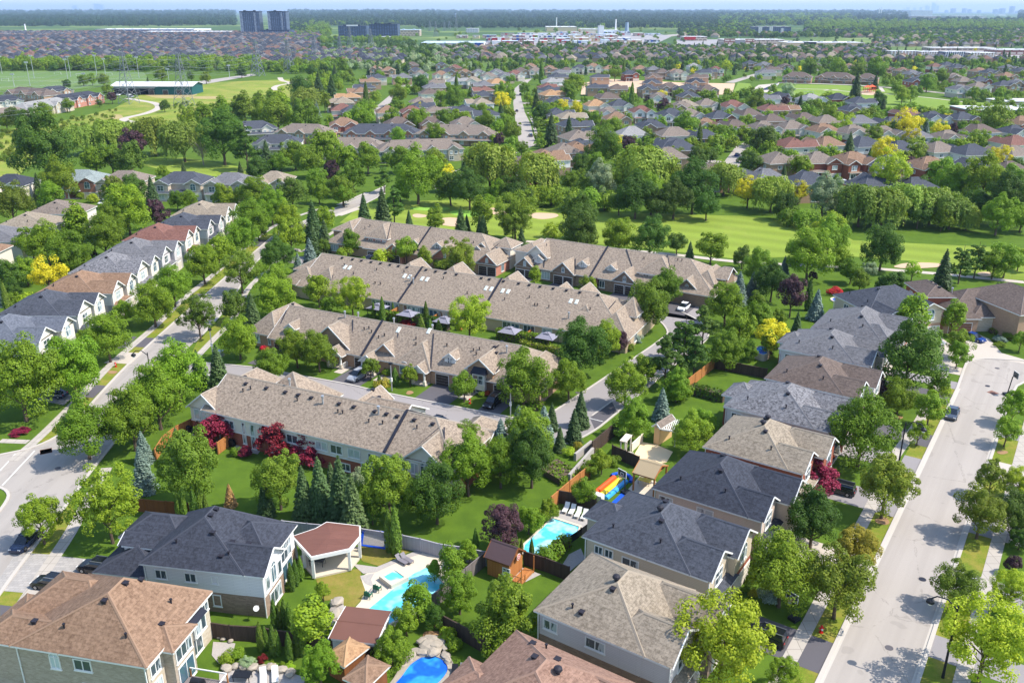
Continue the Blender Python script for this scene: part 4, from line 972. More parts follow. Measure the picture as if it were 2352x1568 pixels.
vl(RBh, [((-1.2, 1.4, 3.1), (-4.6, 6.9, 6.9)), ((-10.8, 1.4, 3.1), (-7.2, 5.9, 6)), ((16.4, .4, 2.9), (13.2, 7, 6.9)), ((8.4, 1.8, 3.2), (6.2, 5.9, 6.2)), ((28.8, 1.3, 4.3), (28.6, 5.0, 5.2)), ((23.2, 1.0, 3.2), (26.6, 7.0, 7.0)), ((-19.2, 1.4, 3.2), (-20.2, 6.4, 6.6))])
bay = MB(); bay.box(24.8, 27.2, .2, .9, .9, 4.1, M['trim'], bottom=True); bay.face([(24.5, -.05, 3.9), (27.5, -.05, 3.9), (27.2, .9, 4.9), (24.8, .9, 4.9)], M['flash']); bay.face([(24.5, -.05, 3.9), (24.8, .9, 4.9), (24.5, .9, 3.9)], M['flash']); bay.face([(27.5, -.05, 3.9), (27.5, .9, 3.9), (27.2, .9, 4.9)], M['flash']); by = bay.build('bay_window', RBh)
add_window(RBh, 26, .2, 'S', 2.1, 1.9, 1.5, 'grid'); add_window(RBh, 26, .9, 'S', .2, 1.6, .6, 'small')
for x0, x1, px in ((-5.4, -2.0, -2.3), (2.2, 5.2, 4.9), (13.1, 16, 15.7), (21.9 + 1.6, 24.9, 24.7)):
    porch(RBh, x0, x1, -.9, 2.0, 2.6, [(px, -.7), (x0 + .3, -.7)], RM['town'], CAPM['town'], 'y', 'gg', .8)
rl = MB()
for y_ in (-.75, .6): rl.bar((-1.8, y_, .3), (-1.8, y_, 1.2), .08, M['trim'])
for k in range(8): rl.bar((-1.8, -.75 + k * .19, .3), (-1.8, -.75 + k * .19, 1.15), .035, M['trim'])
rl.bar((-1.8, -.75, 1.2), (-1.8, .6, 1.2), .08, M['trim']); rl.build('porch_railing', RBh)
# Row C (seen from the back, skylights)
oC = P(5, 210, 490, 2.9)
cb = [B(-20, 59.4, .5, 20, 2.9, 'x', 'gh', .52), B(-26, -16, 1.0, 9, 2.9, 'y', 'hh', .6), B(-24.6, -18, 5.4, 17, 5.0, 'y', 'hh', .55), B(-16.6, -12.8, 3.4, 10, 4.6, 'y', 'hh', .9, oh=.3), B(52, 59.5, .8, 18, 2.9, 'y', 'hh', .9), B(47, 50.4, 4.6, 10, 4.7, 'y', 'hh', .95, oh=.3), B(55, 58.6, 8.0, 15, 5.2, 'x', 'hh', .7),
      B(-4, 3, 14, 22, 3.4, 'y', 'hg', .8), B(7, 15, 14, 22, 3.4, 'y', 'hg', .8), B(35.6, 40, 14, 21.6, 3.4, 'y', 'hg', .9), B(40.4, 46, 14, 22, 3.4, 'y', 'hg', .9), B(22, 29, 14, 22, 3.4, 'y', 'hg', .8)]
wc = [(x, .5, 'S', .9, w, 1.5, 'plain') for x, w in ((1.4, 1.9), (4.6, 1.2), (9.6, 1.9), (13.5, 2.2), (18.6, 1.9), (33.8, 1.9), (38.8, 2.4), (42.8, 2.0), (50.6, 2.2))] + [(x, .5, 'S', .1, 1.9, 2.2, 'slide') for x in (6.4, 11.8, 35.6, 47.6, 16.2)] + [(-24, 1.0, 'S', .8, 1.8, 1.5, 'plain'), (-19, 1.0, 'S', .1, 1.6, 2.1, 'slide'), (48.7, 4.6, 'S', 3.4, 1.2, .9, 'plain'), (-14.7, 3.4, 'S', 3.3, 1.2, .9, 'plain'), (-24.6, 8, 'W', 3.6, 1, 1, 'plain'), (59.5, 6, 'E', .8, 1.4, 1.4, 'plain'), (58.6, 11, 'E', 3.6, 1.2, 1.2, 'grid')]
RCh = town('longest taupe-roofed townhouse block, seen from behind with pairs of skylights and beige siding', oC, 26.5, cb, [(None, 'townbeige')],
    [('skylight', x + d, 7.2) for x in (-10.9, 5.4, 10.0, 26.0, 30.0, 45.6) for d in (-.6, .7)] + [('roof_vent', x, 9.6) for x in (-14, -11, -8.5, -5.8, -3.2, -.6, 1.7, 4, 9, 11.5, 14, 16.8, 23, 25, 28.4, 32, 34.5, 37, 40, 43, 46, 50)] +
    [('vent_pipe', x, y) for x, y in ((-12, 7.6), (-8, 5.6), (-3, 7.6), (4, 8.2), (-1, 4), (.4, 4), (14.4, 8), (22, 5), (31, 5), (38, 4.8), (38.6, 4.8), (41.2, 4.8), (36, 6.4), (49.8, 5.8))] + [('flue', 8.1, 5.6), ('flue', 6.9, 6.2), ('flue', 46.4, 3.0), ('vent_pipe', -.6, 19, 7)],
    parts=(7.6, 27.6), wins=wc)
vl(RCh, [((-12.5, 3.2, 4.6), (-14.5, 7.4, 6.4)), ((50.8, 4.4, 4.7), (48.6, 8.8, 6.6)), ((51.6, .6, 3.0), (54, 9, 7.4)), ((54.6, 7.8, 5.2), (57, 7.7, 5.3))])
for x in (-14.7, 48.7): pass
# Row D and Row E (face the camera beyond row C)
oD = P(5, 160, 150, 2.8)
db = [B(-6, 40.3, .6, 18, 3.0, 'x', 'gh', .56), B(-11.5, -5.6, .2, 12, 3.0, 'y', 'hh', .75), B(-12.6, -6, 4.4, 16, 5.4, 'y', 'hh', .55), B(-.2, 6.4, 2.6, 12, 5.2, 'y', 'hh', .8, walls=[(None, 'pinkbrick')]), B(1.2, 8.6, -.3, 3, 3.0, 'x', 'hh', .4), B(8.2, 13.2, -.6, 6, 3.0, 'y', 'gh', .8, walls=[(None, 'pinkbrick')]),
      B(22.4, 30.0, .0, 8, 3.0, 'y', 'gh', .8, walls=[(None, 'pinkbrick')]), B(35.2, 40.4, .6, 12, 3.0, 'y', 'gh', .85, walls=[(None, 'pinkbrick')]), B(31.6, 35.8, 5.6, 12, 4.8, 'y', 'gh', .8, walls=[(None, 'stucco')]), B(35, 40.6, 8, 14, 5.6, 'x', 'hh', .55, walls=[(None, 'stucco')])]
wd = [(-9.2, .2, 'S', .8, 2.4, 1.6, 'plain'), (1.2, 2.6, 'S', 3.5, 1.1, 1.1, 'grid'), (3.6, 2.6, 'S', 3.5, 1.3, 1.1, 'grid'), (5.6, 2.6, 'S', 3.5, 1.1, 1.1, 'grid'), (10.7, -.6, 'S', 3.3, .6, .7, 'arch'), (26, .0, 'S', 3.3, .6, .7, 'arch'), (37.8, .6, 'S', 3.4, .6, .7, 'arch'), (40.4, 4, 'E', .6, 1.2, 2, 'slide'), (40.6, 11, 'E', 3.9, .9, .9, 'small')]
gd = [(3.4, -.3, 'S', 2.4, 2.1, 'gar_dark'), (6.4, -.3, 'S', 2.2, 2.1, 'gar_dark'), (10.7, -.6, 'S', 3.4, 2.1, 'gar_dark'), (24.4, 0, 'S', 2.4, 2.1, 'gar_dark'), (27.4, 0, 'S', 2.4, 2.1, 'gar_dark'), (36.6, .6, 'S', 2.2, 2.2, 'gar_dark'), (39.1, .6, 'S', 2.2, 2.2, 'gar_dark')]
RD = town('taupe-roofed pink brick townhouse block along the fairway, left of the two', oD, 27, db, TW, [('vent_pipe', x, y) for x, y in ((-3, 6), (-2, 7), (.2, 5), (31, 6))], parts=(16.2,), wins=wd, garages=gd)
DM(RD, 14.8, 3.2, 8, 3.8, 2.0, 5.0); DM(RD, 22.0, 3.0, 8, 3.8, 2.4, 5.0); DM(RD, 33.0, 4.4, 9, 3.8, 2.4, 5.0)
vl(RD, [((-5.2, .2, 3.1), (-5.8, 8.4, 7.4)), ((6.9, 2.2, 5.3), (3.6, 8.8, 7.8)), ((35.0, 7.6, 5.4), (40.2, 7.5, 4.9)), ((34.8, .3, 3.0), (37.4, 7.6, 6.4))])
oE = P(5, 1190, 275, 2.8)
eb = [B(4, 50.7, 1.0, 19, 3.0, 'x', 'gh', .55), B(.4, 5.2, .4, 9, 3.0, 'y', 'gh', .85), B(1.8, 7.4, 3.2, 12, 5.2, 'y', 'gh', .85, walls=[(None, 'stucco')]), B(-2.6, 3.4, 5, 16, 5.4, 'y', 'hh', .5, walls=[(None, 'stucco')]), B(10.8, 16.4, .2, 8, 3.0, 'y', 'gh', .85), B(26.6, 32.2, .8, 8, 3.0, 'y', 'gh', .85),
      B(31.9, 39.6, 3.4, 12, 5.2, 'y', 'hh', .75, walls=[(None, 'stucco')]), B(41.2, 46.9, 2.2, 11, 3.0, 'y', 'gh', .85), B(43, 50.8, 3.4, 17, 3.0, 'y', 'hh', .9), B(46.6, 51.2, 8, 14, 5.2, 'x', 'hg', .6, walls=[(None, 'brownbrick')])]
we = [(x, y, 'S', 3.3, .6, .8, 'arch') for x, y in ((2.8, .4), (13.6, .2), (29.4, .8), (44, 2.2))] + [(8.4, 1.0, 'S', .6, 2.2, 1.7, 'plain'), (33.6, 3.4, 'S', 3.6, 1.3, 1.2, 'plain'), (37.6, 3.4, 'S', 3.6, 1.3, 1.2, 'plain'), (48.8, 3.4, 'S', .7, 2.0, 1.7, 'plain'), (20.4, 1.0, 'S', .8, 2, 1.5, 'plain'), (23.6, 1.0, 'S', .8, 1.2, 1.5, 'plain'), (4.8, 3.2, 'S', 3.6, 1.5, 1.2, 'grid')]
ge = [(x, y, 'S', 2.3, 2.1, 'gar_dark') for x, y in ((1.5, .4), (4.1, .4), (12.3, .2), (14.9, .2), (28.1, .8), (30.8, .8), (42.7, 2.2), (45.4, 2.2))]
REh = town('taupe-roofed grey-brick townhouse block along the fairway, white car on its drive', oE, 31, eb, [(None, 'brownbrick')], [('vent_pipe', x, y) for x, y in ((31, 8), (39, 9), (40, 9), (39, 7), (36, 4.2), (18.4, 3.4))], parts=(20.6,), wins=we, garages=ge)
DM(REh, 17.4, 3.0, 8, 3.8, 2.2, 5.0); DM(REh, 24.8, 3.2, 8, 3.8, 2.2, 5.0); DM(REh, 5.6, 2.2, 5, 3.6, 2.2, 4.9)
vl(REh, [((7.8, 1.0, 3.2), (5.2, 7, 7.6)), ((16.8, .2, 3.1), (14.4, 5, 5.5)), ((32.6, 1.0, 3.1), (25.6, 9.9, 8.3)), ((39.9, 3.4, 5.2), (36, 10, 8.4)), ((46.2, 8, 5.0), (51.6, 7.7, 5.0)), ((47.3, 2.2, 3.1), (44.2, 6.6, 5.6))])
for h in (RA, RBh, RCh, RD, REh): h['group'] = 'brick townhouse blocks of the complex'
# ================================================================ VEGETATION
LM = {
 'mid': m_leaf('leaves_mid_green', S(86, 115, 22), S(134, 161, 36), S(114, 138, 30)),
 'lime': m_leaf('leaves_lime_green', S(128, 150, 30), S(166, 184, 48), S(146, 170, 44), .34),
 'dark': m_leaf('leaves_dark_green', S(60, 90, 26), S(92, 122, 36), S(76, 102, 28)),
 'olive': m_leaf('leaves_olive_green', S(86, 108, 28), S(128, 146, 40), S(108, 130, 34)),
 'gold': m_leaf('leaves_golden_green', S(140, 136, 40), S(176, 164, 52)),
 'yellow': m_leaf('leaves_yellow', S(192, 182, 26), S(224, 212, 50), None, .3, .01),
 'purple': m_leaf('leaves_dark_purple', S(54, 36, 42), S(86, 56, 62), None, .12),
 'wine': m_leaf('leaves_wine_red', S(100, 26, 42), S(150, 46, 66), None, .2),
 'red': m_leaf('leaves_red', S(176, 44, 34), S(206, 70, 40), None, .2),
 'spruce': m_leaf('needles_green', S(60, 84, 44), S(92, 116, 64), S(74, 96, 50), .08),
 'blue': m_leaf('needles_blue', S(86, 108, 96), S(134, 152, 138), None, .08),
 'cedar': m_leaf('needles_cedar', S(70, 94, 26), S(100, 126, 38), None, .1),
 'willow': m_leaf('leaves_willow', S(112, 136, 42), S(154, 170, 64), S(128, 146, 58), .3),
 'grey': m_leaf('leaves_silver_grey', S(126, 144, 104), S(166, 180, 134), None, .2),
 'far': m_leaf('far_woods', S(36, 62, 34), S(62, 88, 46), S(48, 74, 40), .1),
 'brown': m_leaf('needles_dead', S(150, 112, 66), S(180, 142, 90), None, .05),
}
RNG = np.random.default_rng(5)
def leaf_mesh(name, C, N, Sz, asp=1.0, T=None):
    n = len(C)
    N = N / np.maximum(1e-6, np.linalg.norm(N, axis=1, keepdims=True))
    if T is None: T = RNG.normal(size=(n, 3))
    T = T - (T * N).sum(1, keepdims=True) * N
    T /= np.maximum(1e-6, np.linalg.norm(T, axis=1, keepdims=True))
    Bn = np.cross(N, T)
    s = Sz[:, None]
    j = 1 + RNG.uniform(-.35, .35, size=(4, n, 1))
    dz = N * s * RNG.uniform(-.35, .35, size=(n, 1))
    V = np.stack([C + (-T * asp) * s * j[0] - Bn * s * .25 * j[1], C - Bn * s * j[1] + dz, C + (T * asp) * s * j[2] + Bn * s * .2, C + Bn * s * j[3] - dz], 1).reshape(-1, 3)
    me = bpy.data.meshes.new(name)
    me.vertices.add(4 * n); me.vertices.foreach_set("co", V.astype(np.float32).ravel())
    me.loops.add(4 * n); me.loops.foreach_set("vertex_index", np.arange(4 * n, dtype=np.int32))
    me.polygons.add(n); me.polygons.foreach_set("loop_start", np.arange(0, 4 * n, 4, dtype=np.int32)); me.polygons.foreach_set("loop_total", np.full(n, 4, dtype=np.int32))
    me.update(); me.materials.append(LM['mid'])
    return me
def sph(n):
    v = RNG.normal(size=(n, 3)); return v / np.linalg.norm(v, axis=1, keepdims=True)
def crown_lobes(n, nl, h, zb, sz, lr=(.13, .21), egg=0.0, fill=.12, up=.25, shell=.62, flat=1.0):
    """leaf clumps gathered in lobes spread over an egg-shaped crown of width 1"""
    d = sph(nl * 3); d = d[d[:, 2] > -.75][:nl]; nl = len(d)
    rad = RNG.uniform(shell - .2, shell + .16, nl)
    rad[:nl // 6] *= .4
    wob = 1 + .16 * np.sin(np.arctan2(d[:, 1], d[:, 0]) * 3 + RNG.random() * 6 + d[:, 2] * 2)
    L = d * (rad * wob)[:, None] * np.array([.5, .5, h / 2]) * 1.12
    taper = 1 - egg * np.clip(L[:, 2] / (h / 2), -.4, 1); L[:, :2] *= taper[:, None]
    L[:, :2] += RNG.normal(size=(nl, 2)) * .02
    R_ = RNG.uniform(*lr, nl) * np.clip(taper, .5, 1.1)
    k = RNG.integers(0, nl, n); dd = sph(n)
    dd[:, 2] = np.where(dd[:, 2] < -.2, dd[:, 2] * .5, dd[:, 2]); dd += d[k] * .45; dd /= np.linalg.norm(dd, axis=1, keepdims=True)
    r = R_[k] * np.where(RNG.random(n) < fill, RNG.random(n) * .8, RNG.uniform(.82, 1.1, n))
    C = L[k] + dd * r[:, None] * np.array([1, 1, flat])
    C[:, 2] += zb + h / 2
    N = dd * 1.0 + sph(n) * .5 + np.array([0, 0, up + .2])
    return C, N, RNG.uniform(.7, 1.3, n) * sz
def g_spruce(n, h, sz, base=.03):
    t = RNG.random(n) ** .62; t = 1 - t     # more near the base
    t = np.round(t * 22 + RNG.normal(size=n) * .22) / 22; t = np.clip(t, 0, 1)
    R_ = .5 * (1 - t) ** .88 + .015
    br = RNG.integers(0, 11, n); lay = np.round(t * 22)
    a = br * 2 * PI / 11 + lay * 2.4 + RNG.normal(size=n) * .17
    q = RNG.random(n) ** .5
    r = R_ * q * (1 + .12 * np.sin(lay * 7 + br * 3))
    z = base * h + t * h * .96 - r * .34 + RNG.normal(size=n) * .012
    C = np.stack([np.cos(a) * r, np.sin(a) * r, z], 1)
    N = np.stack([np.cos(a) * .45, np.sin(a) * .45, np.full(n, .9)], 1) + sph(n) * .45
    T = np.stack([np.cos(a), np.sin(a), np.full(n, -.35)], 1)
    return C, N, RNG.uniform(.7, 1.3, n) * sz, 1.6, T
def g_cedar(n, h, sz):
    t = RNG.random(n); R_ = .5 * np.sqrt(np.clip(np.sin(PI * np.clip(t * .93 + .07, 0, 1)), 0, 1)) * (1 - .55 * t)
    a = RNG.random(n) * 2 * PI; r = R_ * RNG.uniform(.75, 1.05, n) * (1 + .1 * np.sin(a * 5 + t * 9))
    C = np.stack([np.cos(a) * r, np.sin(a) * r, t * h], 1)
    N = np.stack([np.cos(a), np.sin(a), np.full(n, .35)], 1) + sph(n) * .5
    T = np.tile(np.array([0, 0, 1.0]), (n, 1)) + sph(n) * .3
    return C, N, RNG.uniform(.7, 1.3, n) * sz, 1.5, T
def g_willow(n, h, sz, zb):
    C, N, Z = crown_lobes(n // 3, 24, h * .7, zb + h * .28, sz, (.15, .23), .1)
    nl = 150; m = n - len(C)
    a = RNG.random(nl) * 2 * PI; r = .5 * np.sqrt(RNG.random(nl)) * .98
    top = zb + h * (.62 + .33 * np.sqrt(np.clip(1 - (r / .52) ** 2, 0, 1))) + RNG.normal(size=nl) * .03
    ln = np.where(r > .3, RNG.uniform(.35, .72, nl), RNG.uniform(.12, .3, nl)) * h
    k = RNG.integers(0, nl, m); u = RNG.random(m)
    C2 = np.stack([np.cos(a[k]) * r[k] * (1 + .06 * u) + RNG.normal(size=m) * .018, np.sin(a[k]) * r[k] * (1 + .06 * u) + RNG.normal(size=m) * .018, top[k] - ln[k] * u], 1)
    N2 = np.stack([np.cos(a[k]), np.sin(a[k]), np.full(m, .35)], 1) + sph(m) * .5
    T2 = np.tile(np.array([0, 0, 1.0]), (m, 1)) + sph(m) * .15
    return np.vstack([C, C2]), np.vstack([N, N2]), np.concatenate([Z, RNG.uniform(.7, 1.2, m) * sz]), 1.5, np.vstack([sph(len(C)), T2])
def g_layer(n, h, sz, zb):
    nl = 70; a = RNG.random(nl) * 2 * PI; r = .44 * np.sqrt(RNG.random(nl)); z = zb + h * (1 - (r / .5) ** 2 * .75) * RNG.uniform(.45, 1, nl)
    k = RNG.integers(0, nl, n); a2 = RNG.random(n) * 2 * PI; q = np.sqrt(RNG.random(n)) * RNG.uniform(.08, .15, nl)[k]
    C = np.stack([np.cos(a[k]) * r[k] + np.cos(a2) * q, np.sin(a[k]) * r[k] + np.sin(a2) * q, z[k] - q * .5 + RNG.normal(size=n) * .012], 1)
    return C, np.tile(np.array([0, 0, 1.0]), (n, 1)) + sph(n) * .6, RNG.uniform(.7, 1.3, n) * sz, 1.0, None
def trunk_mesh(th, h, seed, r0=.028, limbs=7, straight=False):
    r = random.Random(seed); m = MB(); top = th + h * (.92 if straight else .45)
    m.tube([(0, 0, -.02), (r.uniform(-.01, .01), r.uniform(-.01, .01), th * .6), (r.uniform(-.02, .02), r.uniform(-.02, .02), th + h * .1), (0, 0, top)], [r0 * 1.25, r0, r0 * .85, r0 * .2], M['bark'], 7)
    for i in range(limbs):
        a = i * 2.4 + r.random(); z0 = th + h * (.02 + .3 * i / max(1, limbs)); L = r.uniform(.22, .36)
        b = (math.cos(a) * L * .5, math.sin(a) * L * .5, z0 + L * .45); c = (math.cos(a) * L, math.sin(a) * L, z0 + L * 1.0)
        m.tube([(0, 0, z0), b, c], [r0 * .5, r0 * .32, r0 * .1], M['bark'], 5, cap=False)
    return m.mesh('trunk')
GEO = {}
def proto(key, gen, th, h, limbs=7, r0=.028, straight=False, nv=2):
    GEO[key] = []
    for v in range(nv):
        g = gen(); asp = g[3] if len(g) > 3 else 1.0; T = g[4] if len(g) > 4 else None
        GEO[key].append((leaf_mesh('crown', g[0], g[1], g[2], asp, T), trunk_mesh(th, h, v + 3, r0, limbs, straight), th, h))
proto('round', lambda: crown_lobes(8500, 54, 1.02, .1, .0185, (.09, .19), egg=.14), .15, 1.0, nv=4)
proto('roundhi', lambda: crown_lobes(22000, 96, 1.06, .1, .0118, (.07, .15), egg=.16), .15, 1.0, nv=3)
proto('oval', lambda: crown_lobes(7000, 50, 1.12, .16, .0195, (.09, .18), egg=.28), .2, 1.1, nv=3)
proto('ovalhi', lambda: crown_lobes(17000, 84, 1.05, .18, .0128, (.07, .15), egg=.22), .2, 1.05, nv=2)
proto('airy', lambda: crown_lobes(5600, 64, 1.0, .14, .0175, (.06, .14), shell=.66, fill=.2), .2, .95, 12, nv=3)
proto('airyhi', lambda: crown_lobes(16000, 120, 1.02, .14, .0115, (.05, .11), shell=.66, fill=.25), .2, .96, 16, .022, nv=2)
proto('willow', lambda: g_willow(11000, .95, .016, .04), .12, .9, nv=2)
proto('spruce', lambda: g_spruce(6500, 1.9, .03), .1, 1.9, 0, .03, True, nv=2)
proto('cedar', lambda: g_cedar(2600, 3.6, .05), .05, 3.4, 0, .05, True, nv=1)
proto('column', lambda: crown_lobes(4600, 44, 2.0, .2, .034, (.17, .26), egg=.2), .25, 2.0, 3, .035, True, nv=2)
proto('dense', lambda: crown_lobes(15000, 100, 1.28, -.06, .014, (.08, .14), egg=.3, up=.4), .08, 1.2, 3, nv=2)
proto('pine', lambda: crown_lobes(4600, 44, 1.4, .12, .025, (.09, .16), egg=.5, flat=.5, up=.5), .2, 1.4, 5, .03, True, nv=2)
proto('layer', lambda: g_layer(12000, .66, .016, .02), .12, .4, 8, nv=2)
proto('shrub', lambda: crown_lobes(1800, 22, .8, -.03, .034, (.18, .26), up=.35), .03, .6, 2, nv=1)
KIND = {  # code: geometry, hi geometry, leaves, name, wording, category
 'm': ('round', 'roundhi', 'mid', 'maple_tree', 'bright green round-crowned tree'), 'M': ('round', 'roundhi', 'dark', 'maple_tree', 'dark green broad-crowned tree'),
 'o': ('oval', 'ovalhi', 'mid', 'linden_tree', 'small oval green tree'), 'O': ('oval', 'ovalhi', 'olive', 'linden_tree', 'olive green oval tree'), 'G': ('oval', 'ovalhi', 'gold', 'linden_tree', 'golden-green thin tree'),
 'a': ('airy', 'airyhi', 'lime', 'locust_tree', 'lime green feathery tree'), 'A': ('airy', 'airyhi', 'olive', 'plane_tree', 'open-branched pale green tree'), 'y': ('airy', 'airy', 'yellow', 'locust_tree', 'bright yellow-leaved tree'),
 'w': ('willow', 'willow', 'willow', 'willow_tree', 'weeping willow'), 'g': ('round', 'roundhi', 'grey', 'olive_tree', 'silvery grey-green tree'),
 'p': ('oval', 'ovalhi', 'purple', 'plum_tree', 'dark purple-leaved tree'), 'j': ('layer', 'layer', 'wine', 'japanese_maple', 'wine-red Japanese maple'),
 's': ('spruce', 'spruce', 'spruce', 'spruce_tree', 'green spruce'), 'b': ('spruce', 'spruce', 'blue', 'blue_spruce', 'silver-blue spruce'), 'd': ('spruce', 'spruce', 'brown', 'dead_conifer', 'small dead brown conifer'),
 'c': ('cedar', 'cedar', 'cedar', 'cedar_column', 'slim green cedar column'), 'k': ('column', 'column', 'mid', 'poplar_tree', 'tall narrow green tree'), 'K': ('dense', 'dense', 'mid', 'hornbeam_tree', 'dense egg-shaped green tree'),
 'n': ('pine', 'pine', 'dark', 'pine_tree', 'dark spreading pine'), 'h': ('shrub', 'shrub', 'mid', 'shrub', 'rounded green shrub'), 'l': ('shrub', 'shrub', 'lime', 'shrub', 'lime green shrub'),
 'u': ('shrub', 'shrub', 'gold', 'shrub', 'gold-green clipped shrub'), 'r': ('shrub', 'shrub', 'red', 'shrub', 'bright red shrub'), 'q': ('layer', 'layer', 'wine', 'shrub', 'low crimson shrub'), 'B': ('shrub', 'shrub', 'blue', 'shrub', 'silver-blue round shrub')}
TREES = []      # (x, y, radius) kept clear by the scatter
NB = [0]
def make_tree(code, x, y, w, zk=1.0, wpx=0, label=None, group=None, rot=None):
    geo, hi, lf, name, desc = KIND[code]
    me, tr, th, h = rnd.choice(GEO[hi if wpx > 62 else geo])
    t = empty(name, (x, y, 0)); t.rotation_euler = (0, 0, rnd.random() * 6.28 if rot is None else rot); w *= (1.17 if code in 'mMoO' else 1.32 if code == 'j' else 1.18 if code == 'w' else 1.08) * (.9 if w > 8.5 and code == 'a' else 1); zk *= {'j': 1.25, 'b': .88, 's': 1.0, 'c': 1.0, 'h': 1, 'l': 1, 'k': .9, 'K': 1, 'w': 1, 'm': 1.06, 'M': 1.06}.get(code, 1.06); t.scale = (w, w, w * zk)
    a = link_mesh('trunk', tr, t); b = link_mesh('crown', me, t)
    b.material_slots[0].link = 'OBJECT'; b.material_slots[0].material = LM[lf]
    t["category"] = 'shrub' if name == 'shrub' else 'tree'
    if label: t["label"] = label
    if group: t["group"] = group
    TREES.append((x, y, w / 2))
    if geo in ('round', 'oval', 'airy'): NB[0] += 1
    return t
ORD = ['', 'first', 'second', 'third', 'fourth', 'fifth', 'sixth', 'seventh', 'eighth', 'ninth', 'tenth', 'eleventh', 'twelfth', '13th', '14th', '15th', '16th', '17th', '18th', '19th', '20th']
def solve_tree(t, px, py, w, code):
    me, tr, th, h = GEO[KIND[code][0]][0]
    X, Y = pix(t, px, py); wp = w * 850 / 2351 * .9408
    zc = 4.0
    for _ in range(8):
        x, y = ground_at(X, Y, zc)
        depth = y * _cp + (CAM_H - zc) * _sp
        wm_ = wp * depth / FPX
        zc = (th * .75 + h * .5) * wm_ if th > .04 else h * .42 * wm_
    return x, y, wm_, wp
def area(phrase, group, data, zk=1.0, ws=1.0):
    """data: 'tile x y width code' entries; labels count from the left within the phrase's area"""
    E_ = []
    for e in data.replace('\n', ';').split(';'):
        q = e.split()
        if not q: continue
        t, x, y, w, c = int(q[0]), float(q[1]), float(q[2]), float(q[3]), q[4]
        E_.append((pix(t, x, y)[0], t, x, y, w, c, float(q[5]) if len(q) > 5 else 1.0))
    E_.sort()
    cnt = {}
    for e in E_: cnt[e[5]] = cnt.get(e[5], 0) + 1
    seen = {}
    for X, t, x, y, w, c, z in E_:
        seen[c] = seen.get(c, 0) + 1
        wx, wy, wm_, wp = solve_tree(t, x, y, w, c)
        d = KIND[c][4]
        lab = d + ' ' + phrase if cnt[c] == 1 else '%s %s from left %s' % (ORD[seen[c]] if seen[c] < len(ORD) else str(seen[c]) + 'th', d, phrase)
        make_tree(c, wx, wy, wm_ * ws, zk * z, wp, lab, group)
area('on verges at the lower left', 'trees near the lower left crossing', '''1 270 480 250 o;1 720 395 430 a 1.0;4 570 1400 330 m;4 890 1340 330 m;4 1060 1190 340 m;4 1200 1040 320 m;4 130 1090 420 m;4 240 1000 210 a;1 60 1480 130 j;1 30 1370 90 h;4 130 1375 120 q .5;1 970 1545 260 l .8;4 960 1480 130 b;4 1335 965 130 s;4 1470 960 160 s''')
area('lining the west side of the left street', 'street trees along the left street', '''4 490 975 360 m;4 720 765 280 m;4 1030 540 255 m;4 1165 420 225 m;4 1370 270 220 m;4 1475 175 180 m;4 1630 85 210 m;4 1740 25 130 m;4 840 590 130 o;4 790 590 70 p;4 560 760 90 o;7 1690 1500 230 m;7 1830 1400 200 m;7 1720 1320 200 m;7 1510 1340 160 m;7 1600 1320 90 M''', 1.0, .93)
area('between the left street and the townhouses', 'trees between the left street and the townhouses', '''4 1335 610 270 A;4 1620 300 270 A;4 1870 215 205 M;4 1575 550 180 M;4 1850 490 250 m;4 1860 380 200 m;4 1700 560 130 s;4 1960 65 180 m;4 2090 165 130 b;4 2110 90 130 s;4 2190 60 120 s;4 2010 240 90 b;4 2180 150 90 O;7 1930 1500 200 m;7 2110 1480 150 s;7 2190 1470 140 m;7 2320 1320 130 m;7 2260 1260 120 m;7 2150 1290 140 m;7 1970 1290 180 M''', 1.0, .92)
area('in gardens behind the left street', 'trees in the gardens behind the left street houses', '''4 215 140 180 m;4 60 350 170 M;4 175 320 150 m;4 320 170 240 m;4 470 210 240 m;4 560 240 110 m;4 700 90 220 m;4 620 190 60 p;4 320 345 230 y;4 110 520 110 h;4 190 520 110 l;4 40 510 60 c;4 500 35 130 m;4 410 180 90 s;4 440 290 130 m;4 20 480 70 b;4 90 440 110 M;7 500 1490 140 k;7 575 1490 40 c;7 740 1520 190 m;7 860 1440 270 m;7 1050 1450 150 p;7 905 1290 160 M;7 1025 1300 110 s;7 770 1310 150 O;7 390 1240 220 m;7 350 1320 140 m;7 255 1260 90 s;7 80 1390 220 O;7 1195 1360 100 m;7 1285 1360 110 m;7 630 1350 70 l;7 545 1330 50 h''')
area('behind the front townhouse block', 'trees on the lawn behind the front townhouse block', '''1 960 130 160 b;1 1285 170 340 O;4 1200 1500 110 s;1 1205 400 52 c;1 1242 400 52 c;1 1310 380 58 c;1 1345 350 62 c;1 1392 405 48 c;1 1550 300 85 d .8;1 1880 240 260 O;1 2050 310 165 s;1 2160 280 190 s;1 2300 310 220 s;2 100 400 200 s;1 2240 240 130 s;1 1790 330 120 s;2 230 420 150 M;2 160 190 130 g .8;2 340 300 300 O;2 345 570 75 c;2 390 580 85 c;2 665 340 290 M;2 880 150 290 m;2 1100 130 230 m;2 1310 100 280 M;4 1460 1425 200 j;4 1880 1490 230 j;4 2110 1540 200 j;4 1660 1535 90 q;4 1560 1345 100 h;4 1590 1540 60 h;4 1210 1430 60 h;2 500 290 130 M''', 1.14, 1.04)
